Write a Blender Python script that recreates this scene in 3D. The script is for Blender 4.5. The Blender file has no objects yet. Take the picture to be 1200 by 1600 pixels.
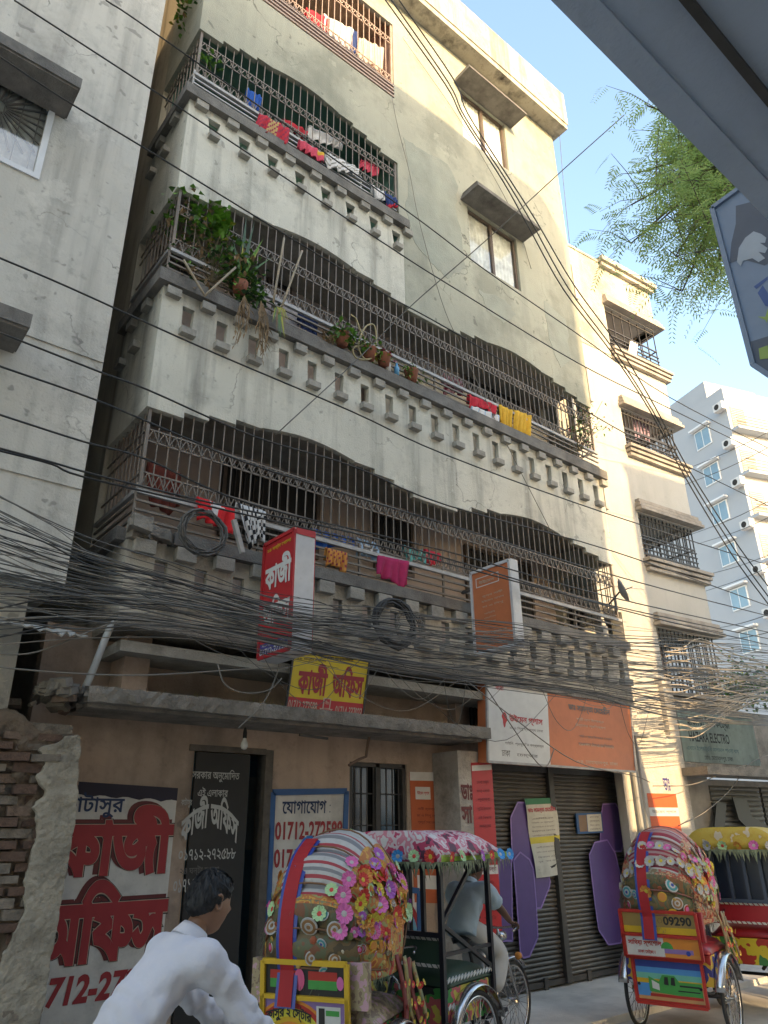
import bpy, bmesh, math, random
import numpy as np
from math import sin, cos, pi, radians as R
from mathutils import Vector as V, Matrix
from mathutils.geometry import delaunay_2d_cdt
SC = bpy.context.scene
COL = SC.collection
rnd = random.Random(7)

# ------------------------------------------------------------------ camera
CAMPOS = V((0, -6.4, 1.9))
RV = V((0.77657611, -0.62994393, -0.01000918))
UV = V((-0.24494983, -0.31652771, 0.91641136))
FV = V((0.58045596, 0.70921143, 0.40011252))
FPX = 1140.66
cam = bpy.data.cameras.new('camera'); camo = bpy.data.objects.new('camera', cam); COL.objects.link(camo)
camo.matrix_world = Matrix(((RV.x, UV.x, -FV.x, CAMPOS.x), (RV.y, UV.y, -FV.y, CAMPOS.y), (RV.z, UV.z, -FV.z, CAMPOS.z), (0, 0, 0, 1)))
cam.sensor_fit = 'VERTICAL'; cam.sensor_height = 32; cam.sensor_width = 24; cam.lens = FPX / 1600 * 32
cam.clip_start = 0.05; cam.clip_end = 2000
SC.camera = camo

# ------------------------------------------------------------------ light
SUN_EL, SUN_AZ = R(17), R(14)          # azimuth: how far the light drifts towards +X while it crosses the street (+Y)
w = bpy.data.worlds.new('World'); SC.world = w; w.use_nodes = True
nt = w.node_tree; bg = nt.nodes['Background']
sky = nt.nodes.new('ShaderNodeTexSky'); sky.sky_type = 'NISHITA'; sky.sun_disc = False
sky.sun_elevation = SUN_EL; sky.sun_rotation = pi + SUN_AZ
sky.air_density = 1.3; sky.dust_density = 2.5; sky.ozone_density = 1.0
nt.links.new(sky.outputs[0], bg.inputs[0]); bg.inputs[1].default_value = 0.15
sun = bpy.data.lights.new('sun', 'SUN'); sun.energy = 2.0; sun.angle = R(0.53); sun.color = (1.0, 0.69, 0.36)
suno = bpy.data.objects.new('sun', sun); COL.objects.link(suno)
SUND = V((sin(SUN_AZ) * cos(SUN_EL), cos(SUN_AZ) * cos(SUN_EL), -sin(SUN_EL)))
suno.rotation_euler = SUND.to_track_quat('-Z', 'Y').to_euler(); suno.location = (0, -20, 30)
vs = SC.view_settings; vs.view_transform = 'Standard'; vs.look = 'None'; vs.gamma = 1; vs.exposure = 2.12; vs.use_curve_mapping = False
SC.render.engine = 'CYCLES'; SC.cycles.use_denoising = True; SC.cycles.max_bounces = 7; SC.cycles.diffuse_bounces = 4

# ------------------------------------------------------------------ helpers
def ray(px, py): return RV * ((px - 600) / FPX) - UV * ((py - 800) / FPX) + FV
def at(px, py, Y=0.0):
    d = ray(px, py); return CAMPOS + d * ((Y - CAMPOS.y) / d.y)
def atx(px, py, X):
    d = ray(px, py); return CAMPOS + d * ((X - CAMPOS.x) / d.x)
def atz(px, py, Z):
    d = ray(px, py); return CAMPOS + d * ((Z - CAMPOS.z) / d.z)
def atd(px, py, t): return CAMPOS + ray(px, py) * t
def atp(px, py, o, n):
    d = ray(px, py); return CAMPOS + d * ((V(o) - CAMPOS).dot(V(n)) / d.dot(V(n)))
def s2l(*c):
    f = lambda x: (x / 255 / 12.92) if x <= 10.3 else ((x / 255 + .055) / 1.055) ** 2.4
    return tuple(f(x) for x in c)

MATS = {}
def mat(name, col, rough=.8, var=.1, scale=2.5, bump=0., bscale=60, streak=0., dirt=0., dscale=1.3, dcol=(.03, .028, .025), metal=0., spec=.5, obj=False, lo=.5, hi=.72, crack=0.):
    if name in MATS: return MATS[name]
    m = bpy.data.materials.new(name); MATS[name] = m; m.use_nodes = True
    t = m.node_tree; N = t.nodes; L = t.links; b = N['Principled BSDF']
    b.inputs['Roughness'].default_value = rough; b.inputs['Metallic'].default_value = metal
    b.inputs['Specular IOR Level'].default_value = spec
    m.diffuse_color = (*col, 1)
    if not (var or streak or dirt or bump):
        b.inputs['Base Color'].default_value = (*col, 1); return m
    if obj: tc = N.new('ShaderNodeTexCoord').outputs['Object']
    else: tc = N.new('ShaderNodeNewGeometry').outputs['Position']
    def noise(sc, det=4, vec=None, rg=.6):
        n = N.new('ShaderNodeTexNoise'); n.inputs['Scale'].default_value = sc; n.inputs['Detail'].default_value = det; n.inputs['Roughness'].default_value = rg
        L.new(vec or tc, n.inputs['Vector']); return n.outputs['Fac']
    def mixc(fac, a, c, blend='MIX'):
        x = N.new('ShaderNodeMix'); x.data_type = 'RGBA'; x.blend_type = blend
        for s, v_ in ((x.inputs[0], fac), (x.inputs[6], a), (x.inputs[7], c)):
            if hasattr(v_, 'is_linked'): L.new(v_, s)
            else: s.default_value = v_ if not isinstance(v_, tuple) else (*v_, 1)
        return x.outputs[2]
    def ramp(src, a, c_, mx):
        r = N.new('ShaderNodeMapRange'); r.inputs[1].default_value = a; r.inputs[2].default_value = c_; r.inputs[4].default_value = mx; L.new(src, r.inputs[0]); return r.outputs[0]
    cl = lambda k: tuple(min(.95, max(0, x * k)) for x in col)
    c = mixc(ramp(noise(scale, 5), .3, .7, 1), cl(1 - var), cl(1 + var))
    if dirt:
        c = mixc(ramp(noise(dscale, 9, rg=.68), lo, hi, dirt), c, dcol)
        c = mixc(ramp(noise(dscale * 9, 4), .58, .75, dirt * .5), c, dcol)
    if streak:
        mp = N.new('ShaderNodeMapping'); mp.inputs['Scale'].default_value = (3.2, 3.2, .22); L.new(tc, mp.inputs['Vector'])
        c = mixc(ramp(noise(1, 6, mp.outputs[0]), .5, .75, streak), c, dcol)
    if crack:
        wn = N.new('ShaderNodeTexNoise'); wn.inputs['Scale'].default_value = 2.2; wn.inputs['Detail'].default_value = 5; L.new(tc, wn.inputs['Vector'])
        va = N.new('ShaderNodeVectorMath'); va.operation = 'MULTIPLY_ADD'; va.inputs[1].default_value = (.9, .9, .9); L.new(wn.outputs['Color'], va.inputs[0]); L.new(tc, va.inputs[2])
        vo = N.new('ShaderNodeTexVoronoi'); vo.feature = 'DISTANCE_TO_EDGE'; vo.inputs['Scale'].default_value = .75; L.new(va.outputs[0], vo.inputs['Vector'])
        r1 = N.new('ShaderNodeMapRange'); r1.inputs[1].default_value = .0; r1.inputs[2].default_value = .011; r1.inputs[3].default_value = 1; r1.inputs[4].default_value = 0; L.new(vo.outputs[0], r1.inputs[0])
        mu = N.new('ShaderNodeMath'); mu.operation = 'MULTIPLY'; L.new(r1.outputs[0], mu.inputs[0]); L.new(ramp(noise(.8, 3), .50, .60, crack), mu.inputs[1]); c = mixc(mu.outputs[0], c, tuple(x * .25 for x in col))
        c = mixc(ramp(noise(5.5, 2), .66, .70, crack * .7), c, tuple(x * .38 for x in col))
        c = mixc(ramp(noise(1.6, 7, rg=.7), .60, .64, crack * .5), c, tuple(min(.9, x * 1.22) for x in col))
    L.new(c, b.inputs['Base Color'])
    if bump:
        bn = N.new('ShaderNodeBump'); bn.inputs['Strength'].default_value = bump; bn.inputs['Distance'].default_value = .02
        L.new(noise(bscale, 6), bn.inputs['Height']); L.new(bn.outputs[0], b.inputs['Normal'])
    return m
def flat(name, col, rough=.6, **k): return mat(name, col, rough, var=k.pop('var', .06), scale=k.pop('scale', 9), **k)
def glass(name, tint=(.55, .6, .62), rough=.06, alpha=.5):
    if name in MATS: return MATS[name]
    m = bpy.data.materials.new(name); MATS[name] = m; m.use_nodes = True
    t = m.node_tree; N = t.nodes; L = t.links; o = N['Material Output']; N.remove(N['Principled BSDF'])
    g = N.new('ShaderNodeBsdfGlossy'); g.inputs['Roughness'].default_value = rough; g.inputs['Color'].default_value = (.9, .93, .95, 1)
    tr = N.new('ShaderNodeBsdfTransparent'); tr.inputs['Color'].default_value = (*tint, 1)
    fr = N.new('ShaderNodeFresnel'); fr.inputs['IOR'].default_value = 1.55
    ad = N.new('ShaderNodeMath'); ad.operation = 'ADD'; ad.inputs[1].default_value = alpha * .4; L.new(fr.outputs[0], ad.inputs[0])
    mx = N.new('ShaderNodeMixShader'); L.new(ad.outputs[0], mx.inputs[0]); L.new(tr.outputs[0], mx.inputs[1]); L.new(g.outputs[0], mx.inputs[2]); L.new(mx.outputs[0], o.inputs[0])
    return m

class MB:
    def __init__(s): s.v = []; s.f = []; s.mi = []
    def add(s, vs, fs, mi=0):
        n = len(s.v); s.v += [tuple(p) for p in vs]; s.f += [tuple(i + n for i in f) for f in fs]; s.mi += [mi] * len(fs); return s
    def box(s, x0, y0, z0, x1, y1, z1, mi=0):
        return s.add([(x0, y0, z0), (x1, y0, z0), (x1, y1, z0), (x0, y1, z0), (x0, y0, z1), (x1, y0, z1), (x1, y1, z1), (x0, y1, z1)],
                     [(3, 2, 1, 0), (4, 5, 6, 7), (0, 1, 5, 4), (1, 2, 6, 5), (2, 3, 7, 6), (3, 0, 4, 7)], mi)
    def obox(s, c, a, b, d, mi=0):
        c, a, b, d = V(c), V(a), V(b), V(d)
        vs = [c - a - b - d, c + a - b - d, c + a + b - d, c - a + b - d, c - a - b + d, c + a - b + d, c + a + b + d, c - a + b + d]
        return s.add(vs, [(3, 2, 1, 0), (4, 5, 6, 7), (0, 1, 5, 4), (1, 2, 6, 5), (2, 3, 7, 6), (3, 0, 4, 7)], mi)
    def bar(s, p, q, r, up=(0, 0, 1), r2=None, mi=0):
        p, q = V(p), V(q); d = (q - p); l = d.length / 2; d.normalize(); u = V(up)
        if abs(d.dot(u)) > .98: u = V((0, 1, 0)) if abs(d.y) < .9 else V((1, 0, 0))
        x = d.cross(u).normalized(); y = x.cross(d)
        return s.obox((p + q) / 2, d * l, x * r, y * (r2 or r), mi)
    def quad(s, a, b, c, d, mi=0): return s.add([a, b, c, d], [(0, 1, 2, 3)], mi)
    def tube(s, path, r, n=6, mi=0, caps=True):
        P = [V(p) for p in path]; m = len(P); rr = r if isinstance(r, (list, tuple)) else [r] * m
        t0 = (P[1] - P[0]).normalized(); u = V((0, 0, 1)) if abs(t0.z) < .9 else V((1, 0, 0)); x = t0.cross(u).normalized()
        vs = []; fs = []
        for i, p in enumerate(P):
            t = (P[min(i + 1, m - 1)] - P[max(i - 1, 0)])
            t = t.normalized() if t.length > 1e-9 else t0
            x = (x - t * x.dot(t)); x = x.normalized() if x.length > 1e-6 else t.orthogonal().normalized(); y = t.cross(x)
            vs += [p + (x * cos(2 * pi * k / n) + y * sin(2 * pi * k / n)) * rr[i] for k in range(n)]
        for i in range(m - 1):
            for k in range(n): fs.append((i * n + k, i * n + (k + 1) % n, (i + 1) * n + (k + 1) % n, (i + 1) * n + k))
        if caps: fs += [tuple(range(n))[::-1], tuple((m - 1) * n + k for k in range(n))]
        return s.add(vs, fs, mi)
    def prism(s, pts, fn, w0, w1, mi=0):
        n = len(pts); vs = [fn(u, v_, w0) for u, v_ in pts] + [fn(u, v_, w1) for u, v_ in pts]
        fs = [tuple(range(n)), tuple(range(2 * n - 1, n - 1, -1))] + [(i, n + i, n + (i + 1) % n, (i + 1) % n) for i in range(n)]
        return s.add(vs, fs, mi)
    def lathe(s, prof, c=(0, 0, 0), ax=(0, 0, 1), n=12, mi=0):
        ax = V(ax).normalized(); x = ax.orthogonal().normalized(); y = ax.cross(x); c = V(c); vs = []; fs = []
        for r, z in prof: vs += [c + ax * z + (x * cos(2 * pi * k / n) + y * sin(2 * pi * k / n)) * r for k in range(n)]
        for i in range(len(prof) - 1):
            for k in range(n): fs.append((i * n + k, i * n + (k + 1) % n, (i + 1) * n + (k + 1) % n, (i + 1) * n + k))
        fs += [tuple(range(n))[::-1], tuple((len(prof) - 1) * n + k for k in range(n))]
        return s.add(vs, fs, mi)
    def grid(s, fn, nu, nv, mi=0, closed=False):
        vs = [fn(i / nu, j / nv) for j in range(nv + 1) for i in range(nu + 1)]; w_ = nu + 1
        return s.add(vs, [(j * w_ + i, j * w_ + i + 1, (j + 1) * w_ + i + 1, (j + 1) * w_ + i) for j in range(nv) for i in range(nu)], mi)
    def mesh(s, name, mats):
        me = bpy.data.meshes.new(name); me.from_pydata(s.v, [], s.f)
        for m in (mats if isinstance(mats, (list, tuple)) else [mats]): me.materials.append(m)
        if any(s.mi): me.polygons.foreach_set('material_index', s.mi)
        return me
    def build(s, name, mats, parent=None, smooth=False, thick=0, sub=0, off=-1):
        me = s.mesh(name, mats); o = link(name, me, parent)
        if smooth: me.polygons.foreach_set('use_smooth', [True] * len(me.polygons))
        if thick: md = o.modifiers.new('s', 'SOLIDIFY'); md.thickness = thick; md.offset = off
        if sub: md = o.modifiers.new('u', 'SUBSURF'); md.levels = sub; md.render_levels = sub
        me.update(); return o
def rough(mb, voxel, amp, sc, seed=0, smooth=4):
    """fuse the solid in mb and roughen its skin"""
    from mathutils import noise as NZ
    me = mb.mesh('tmp', []); o = bpy.data.objects.new('tmp', me); COL.objects.link(o); m = o.modifiers.new('r', 'REMESH'); m.mode = 'VOXEL'; m.voxel_size = voxel
    if smooth: s = o.modifiers.new('s', 'SMOOTH'); s.iterations = smooth; s.factor = .5
    dg = bpy.context.evaluated_depsgraph_get(); ev = o.evaluated_get(dg); m2 = ev.to_mesh(); q = MB(); sd = V((seed * 3.7, seed, 0))
    q.v = [tuple(v.co + v.normal * (NZ.noise(v.co * sc + sd) * amp + NZ.noise(v.co * sc * 3.1 + sd) * amp * .5 + abs(NZ.noise(v.co * sc * 7 + sd)) * amp * .3)) for v in m2.vertices]
    q.f = [tuple(p.vertices) for p in m2.polygons]; q.mi = [0] * len(q.f); ev.to_mesh_clear(); bpy.data.objects.remove(o); bpy.data.meshes.remove(me); return q
def link(name, data, parent=None, loc=None):
    o = bpy.data.objects.new(name, data); COL.objects.link(o)
    if parent: o.parent = parent
    if loc is not None: o.location = loc
    return o
def tag(o, label=None, cat=None, group=None, kind=None):
    if label: o['label'] = label
    if cat: o['category'] = cat
    if group: o['group'] = group
    if kind: o['kind'] = kind
    return o
def thing(name, label, cat, loc=(0, 0, 0), rz=0., group=None):
    o = link(name, None, None, loc); o.rotation_euler = (0, 0, rz); o.empty_display_size = .1
    return tag(o, label, cat, group)
def catmull(pts, n=8):
    P = [V(p) for p in pts]; P = [P[0] * 2 - P[1]] + P + [P[-1] * 2 - P[-2]]; out = []
    for i in range(1, len(P) - 2):
        a, b, c, d = P[i - 1:i + 3]
        for k in range(n):
            t = k / n; out.append(.5 * (2 * b + (c - a) * t + (2 * a - 5 * b + 4 * c - d) * t * t + (3 * b - a - 3 * c + d) * t ** 3))
    out.append(P[-2]); return out

# lettering: glyph outlines filled by winding number
TC = {}
def text2d(s, bold=0., res=3):
    key = (s, bold)
    if key in TC: return TC[key]
    c = bpy.data.curves.new('tmp', 'FONT'); c.body = s; c.resolution_u = res
    o = bpy.data.objects.new('tmp', c); COL.objects.link(o); dg = bpy.context.evaluated_depsgraph_get()
    cu = o.evaluated_get(dg).to_curve(dg); polys = []
    for sp in cu.splines:
        pts = []
        if sp.type == 'BEZIER':
            bp = sp.bezier_points; n = len(bp)
            for i in range(n):
                a, b_ = bp[i], bp[(i + 1) % n]; p0, p1, p2, p3 = a.co, a.handle_right, b_.handle_left, b_.co
                st = (p1 - p0).cross(p3 - p0).length < 1e-5 and (p2 - p0).cross(p3 - p0).length < 1e-5
                for k in range(1 if st else res):
                    t = k / res; q = p0 * (1 - t) ** 3 + p1 * 3 * t * (1 - t) ** 2 + p2 * 3 * t * t * (1 - t) + p3 * t ** 3; pts.append((q.x, q.y))
        else: pts = [(p.co.x, p.co.y) for p in sp.points]
        cl = []
        for p in pts:
            if not cl or (abs(p[0] - cl[-1][0]) + abs(p[1] - cl[-1][1])) > 1e-4: cl.append(p)
        if len(cl) > 2: polys.append(np.array(cl))
    o.evaluated_get(dg).to_curve_clear(); bpy.data.objects.remove(o); bpy.data.curves.remove(c)
    area = sum(float(np.sum(p[:, 0] * np.roll(p[:, 1], -1) - p[:, 1] * np.roll(p[:, 0], -1))) for p in polys)
    sg = 1 if area > 0 else -1
    if bold:
        for k, p in enumerate(polys):
            e = np.roll(p, -1, 0) - p; nn = np.stack([e[:, 1], -e[:, 0]], 1) * sg; nn /= np.maximum(np.linalg.norm(nn, axis=1), 1e-9)[:, None]
            a = nn + np.roll(nn, 1, 0); l = np.maximum((a * a).sum(1), .5)[:, None]; polys[k] = p + a * (2 / l) * bold
    vs = []; es = []; seg = []
    for p in polys:
        n0 = len(vs); n = len(p); vs += [V((float(x), float(y))) for x, y in p]; es += [(n0 + i, n0 + (i + 1) % n) for i in range(n)]
        seg.append(np.concatenate([p, np.roll(p, -1, 0)], 1))
    seg = np.concatenate(seg); r = delaunay_2d_cdt(vs, es, [], 0, 1e-5)
    ov = np.array([(p.x, p.y) for p in r[0]]); tr = np.array([f for f in r[2] if len(f) == 3])
    cen = ov[tr].mean(1); y0 = seg[:, 1][None]; y1 = seg[:, 3][None]; cy = cen[:, 1][:, None]
    t = (cy - y0) / np.where(np.abs(y1 - y0) < 1e-12, 1e-12, y1 - y0); xx = seg[:, 0][None] + t * (seg[:, 2] - seg[:, 0])[None]
    wn = (((y0 <= cy) & (y1 > cy) & (xx > cen[:, 0][:, None])).sum(1) - ((y1 <= cy) & (y0 > cy) & (xx > cen[:, 0][:, None])).sum(1))
    tr = tr[wn != 0]
    allp = np.concatenate(polys); TC[key] = (ov, [tuple(int(i) for i in f) for f in tr], allp.min(0), allp.max(0)); return TC[key]
class Frame:
    """a flat face: origin, horizontal axis, vertical axis; u, v in metres; w outwards"""
    def __init__(s, o, ex=(1, 0, 0), ey=(0, 0, 1)):
        s.o = V(o); s.ex = V(ex).normalized(); s.ey = V(ey).normalized(); s.n = s.ex.cross(s.ey)
    def p(s, u, v_, w_=0.): return s.o + s.ex * u + s.ey * v_ + s.n * w_
    def px(s, x, y):
        q = atp(x, y, s.o, s.n) - s.o; return q.dot(s.ex), q.dot(s.ey)
def letter(mb, fr, s, box, mi=0, bold=0., w_=.004, shear=0., arch=0.):
    ov, tr, mn, mx = text2d(s, bold); u0, v0, u1, v1 = box; sx = (u1 - u0) / (mx[0] - mn[0]); sy = (v1 - v0) / (mx[1] - mn[1])
    vs = []
    for x, y in ov:
        a = (x - mn[0]) * sx; b = (y - mn[1]) * sy; tt = (a / (u1 - u0) - .5) * 2
        vs.append(fr.p(u0 + a + shear * b, v0 + b + arch * (1 - tt * tt), w_))
    return mb.add(vs, tr, mi)
def rect(mb, fr, u0, v0, u1, v1, w_, mi=0): return mb.quad(fr.p(u0, v0, w_), fr.p(u1, v0, w_), fr.p(u1, v1, w_), fr.p(u0, v1, w_), mi)
def pbox(fr, x0, y0, x1, y1):
    xm, ym = (x0 + x1) / 2, (y0 + y1) / 2
    return (fr.px(x0, ym)[0], fr.px(xm, y1)[1], fr.px(x1, ym)[0], fr.px(xm, y0)[1])
class Quad:
    """a four-cornered face (bottom left, bottom right, top right, top left); u, v run 0..1; w outwards in metres"""
    def __init__(s, a, b, c, d):
        s.c = [V(q) for q in (a, b, c, d)]; s.n = (s.c[1] - s.c[0]).cross(s.c[3] - s.c[0]).normalized()
    def p(s, u, v_, w_=0.):
        a, b, c, d = s.c; return (a * (1 - u) + b * u) * (1 - v_) + (d * (1 - u) + c * u) * v_ + s.n * w_
    def slab(s, mb, w0, w1, mi=0):
        mb.add([s.p(u, v_, w_) for w_ in (w0, w1) for u, v_ in ((0, 0), (1, 0), (1, 1), (0, 1))], [(3, 2, 1, 0), (4, 5, 6, 7), (0, 1, 5, 4), (1, 2, 6, 5), (2, 3, 7, 6), (3, 0, 4, 7)], mi); return mb
    def frame(s, mb, t, w_, mi=0, r=.012):
        for i in range(4): mb.bar(s.c[i] + s.n * w_, s.c[(i + 1) % 4] + s.n * w_, t, s.n, r, mi)
        return mb
def pquad(Y, *ps): return Quad(*[at(*p, Y) for p in ps])
# ------------------------------------------------------------------ materials of the setting
m_band = mat('plaster_cream', (.545, .53, .455), .9, .12, 1.1, .4, 45, streak=.70, dirt=.48, dscale=1.5, lo=.52, hi=.74, crack=.8)
m_green = mat('plaster_pale_green', (.335, .335, .272), .9, .12, .8, .35, 45, streak=.40, dirt=.50, dscale=.55, dcol=(.15, .16, .13), lo=.50, hi=.60, crack=.9)
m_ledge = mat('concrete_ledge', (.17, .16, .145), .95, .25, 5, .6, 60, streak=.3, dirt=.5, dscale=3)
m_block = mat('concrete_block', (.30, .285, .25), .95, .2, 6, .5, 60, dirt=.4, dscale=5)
m_side = mat('plaster_side', (.42, .38, .30), .9, .12, .8, .3, 40, streak=.65, dirt=.45, dscale=.8)
m_inner = mat('balcony_inside_wall', (.36, .29, .25), .9, .12, 1.5, .2, 40, dirt=.2)
m_innerg = mat('balcony_inside_green', (.12, .24, .19), .85, .12, 1.5, .1, 40, dirt=.2)
m_innerp = mat('balcony_inside_pink', (.40, .27, .22), .85, .12, 1.5, .1, 40, dirt=.15)
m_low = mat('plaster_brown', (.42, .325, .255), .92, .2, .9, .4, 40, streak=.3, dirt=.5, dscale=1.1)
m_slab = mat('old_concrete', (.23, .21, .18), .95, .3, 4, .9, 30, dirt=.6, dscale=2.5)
m_dark = mat('dark_interior', (.018, .017, .016), .9, .2, 3)
m_iron = mat('painted_iron', (.17, .145, .12), .6, .25, 12, dirt=.4, dscale=6, dcol=(.10, .05, .03))
m_irond = mat('dark_iron', (.045, .042, .04), .55, .3, 12)
m_rail = mat('pale_rail', (.34, .33, .32), .5, .2, 8)
m_wood = mat('window_wood', (.09, .065, .05), .6, .2, 20)
m_alu = mat('white_aluminium', (.62, .64, .66), .4, .05, 9)
m_curt = mat('curtain_grey', (.72, .73, .70), .9, .3, 6)
m_lb = mat('plaster_grey', (.53, .51, .455), .9, .12, .9, .45, 40, streak=.50, dirt=.50, dscale=.9, crack=.9)
m_rb = mat('plaster_white', (.47, .45, .40), .9, .07, .7, .25, 40, streak=.14, dirt=.15, dscale=.8)
m_rbo = mat('plaster_weathered', (.43, .40, .33), .9, .2, 1.5, .6, 25, streak=.4, dirt=.55, dscale=1.2)
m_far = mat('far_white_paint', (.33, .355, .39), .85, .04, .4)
m_glass = glass('window_glass', (.92, .94, .94), .06, .2); m_glassd = glass('dark_window_glass', (.10, .11, .12), .08, .35)
m_asph = mat('road_dust', (.50, .465, .41), .95, .18, 2.2, .5, 70, dirt=.3, dscale=.7, dcol=(.10, .09, .08))
m_pave = mat('pavement_concrete', (.60, .57, .51), .95, .15, 2.5, .5, 70, dirt=.3, dscale=1.4, dcol=(.11, .1, .09))
m_brick = mat('old_brick', (.12, .075, .055), .95, .3, 14, .6, 60, dirt=.45, dscale=8)
m_brick2 = mat('old_brick_pale', (.19, .135, .10), .95, .3, 14, .6, 60, dirt=.45, dscale=8)
m_mortar = mat('mortar', (.21, .18, .145), .95, .3, 9, .8, 40, dirt=.5, dscale=4)
m_shut = mat('shutter_steel', (.125, .116, .102), .5, .2, 5, dirt=.45, dscale=3, metal=.35)
m_net = mat('cloth_grey', (.2, .19, .17), .95, .2, 6)

# ------------------------------------------------------------------ ground
g = MB(); g.box(-150, -150, -.4, 250, -.75, 0); g.box(-150, -.75, -.4, 250, 200, -.02)
tag(g.build('road', m_asph), kind='structure')
g = MB()
g.add([(-12, -.75, 0), (26, -.75, 0), (26, -.75, .07), (-12, -.75, .07), (-12, 3, .07), (26, 3, .07), (-12, 3, 0), (26, 3, 0)], [(0, 1, 2, 3), (3, 2, 5, 4)])
tag(g.build('pavement', m_pave), kind='structure')

# ------------------------------------------------------------------ main apartment building
X0, X1 = 2.16, 10.1
BL = thing('apartment_building', 'five storey cream apartment block with caged balconies above a row of shops', 'building', (X0, 0, 0))
BL.location = (0, 0, 0)
LEDGE = {1: 4.56, 2: 7.56, 3: 10.52}
BBOT = {1: 3.72, 2: 5.86, 3: 8.86, 4: 11.72}
def prof(t, rise=.27):
    st = [(.1, 0), (.17, .26), (.25, .52), (.33, .76)]
    for a, b in st:
        if t < a: return b * rise
    if t < .66: return rise * (.8 + .3 * sin(pi * (t - .33) / .33))
    for a, b in [(.74, .76), (.82, .52), (.9, .26)]:
        if t < a: return b * rise
    return 0
def bandbottom(k, x):
    if k == 1: return BBOT[1]
    if k in (2, 3):
        t = (x - X0) / (X1 - X0) * 2
        return BBOT[k] + prof(t if t < 1 else t - 1)
    if x > 5.6: return None
    return BBOT[k] + prof((x - X0) / (5.6 - X0))
def breaks(k):
    ts = [0, .1, .17, .25, .33] + [.33 + .33 * i / 8 for i in range(1, 9)] + [.74, .82, .9, 1]
    if k in (2, 3): L = (X1 - X0) / 2; return [X0 + L * t for t in ts] + [X0 + L + L * t for t in ts[1:]]
    if k == 4: return [X0 + (5.6 - X0) * t for t in ts]
    return [X0, X1]
TH = .075
def band(k, xr, zt, slots, s0, s1, wb, wt):
    """parapet wall of balcony k from x=X0 to xr, top zt, slots at the given centres between s0 and s1"""
    mb = MB(); bx = [b for b in breaks(k) if b < xr - .01] + [xr]
    for a, b in zip(bx[:-1], bx[1:]):
        m_ = (a + b) / 2; n = 1
        z0, z1 = bandbottom(k, a + 1e-4), bandbottom(k, b - 1e-4)
        mb.prism([(a, z0), (b, z1), (b, s0), (a, s0)], lambda u, v_, w_: (u, w_, v_), 0, TH)
    mb.box(X0, 0, s1, xr, TH, zt)
    ed = [X0] + slots + [xr]
    for i in range(len(slots) + 1):
        a, b = ed[i], ed[i + 1]
        l0 = a + (wb / 2 if i else 0); l1 = a + (wt / 2 if i else 0); r0 = b - (wb / 2 if i < len(slots) else 0); r1 = b - (wt / 2 if i < len(slots) else 0)
        mb.prism([(l0, s0), (r0, s0), (r1, s1), (l1, s1)], lambda u, v_, w_: (u, w_, v_), 0, TH)
    # left return along the open side of the balcony
    mb.box(X0, TH, bandbottom(k, X0 + .01), X0 + TH, 1.15, zt)
    if k < 3: mb.box(X1 - TH, TH, bandbottom(k, X1 - .01), X1, 1.0, zt)
    return mb.build('parapet_wall', m_band if k > 1 else mat('plaster_grimy', (.40, .37, .31), .92, .16, 1.3, .5, 40, streak=.75, dirt=.6, dscale=1.6, lo=.48, hi=.7, crack=.8), BL)
S2 = [2.47 + .4115 * i for i in range(19)]; S3 = [2.51 + .432 * i for i in range(8)]; S1 = [2.50 + .4115 * i for i in range(19)]
band(1, X1, 4.43, S1, 3.98, 4.27, .13, .13)
band(2, X1, 7.40, S2, 6.94, 7.24, .12, .14)
band(3, 5.68, 10.36, S3, 9.97, 10.23, .09, .17)
# the wall beside and above the balconies, with two window openings
Wn = [(7.22, 8.46, 13.56, 14.84), (7.18, 8.44, 10.62, 11.84)]
mb = MB(); fn = lambda u, v_, w_: (u, w_, v_)
bx = [b for b in breaks(3) if b > 5.7]; bx = [5.68] + bx
for a, b in zip(bx[:-1], bx[1:]): mb.prism([(a, bandbottom(3, a + 1e-4)), (b, bandbottom(3, b - 1e-4)), (b, 10.3), (a, 10.3)], fn, 0, TH)
xs = [5.68, 7.2, 8.45, X1]
mb.box(5.68, 0, 10.3, X1, TH, 10.62); mb.box(5.68, 0, 10.62, 7.18, TH, 11.84); mb.box(8.44, 0, 10.62, X1, TH, 11.84)
mb.box(5.68, 0, 11.84, X1, TH, 13.56); mb.box(5.68, 0, 13.56, 7.22, TH, 14.84); mb.box(8.46, 0, 13.56, X1, TH, 14.84); mb.box(5.68, 0, 14.84, X1, TH, 15.76)
bx = breaks(4)
for a, b in zip(bx[:-1], bx[1:]): mb.prism([(a, bandbottom(4, a + 1e-4)), (b, bandbottom(4, b - 1e-4)), (b, 13.18), (a, 13.18)], fn, 0, TH)
mb.box(5.6, 0, BBOT[4], 5.68, TH, 13.18); mb.box(5.6, 0, 10.4, 5.68, TH, BBOT[4])
mb.box(5.56, 0, 13.18, 5.68, TH, 15.1); mb.box(X0, 0, 15.1, 5.68, TH, 15.76); mb.box(X0, 0, 13.18, 2.5, TH, 15.1)
mb.box(X0, TH, 11.72, X0 + TH, 1.15, 15.76)
mb.build('facade_wall', m_green, BL)
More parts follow.
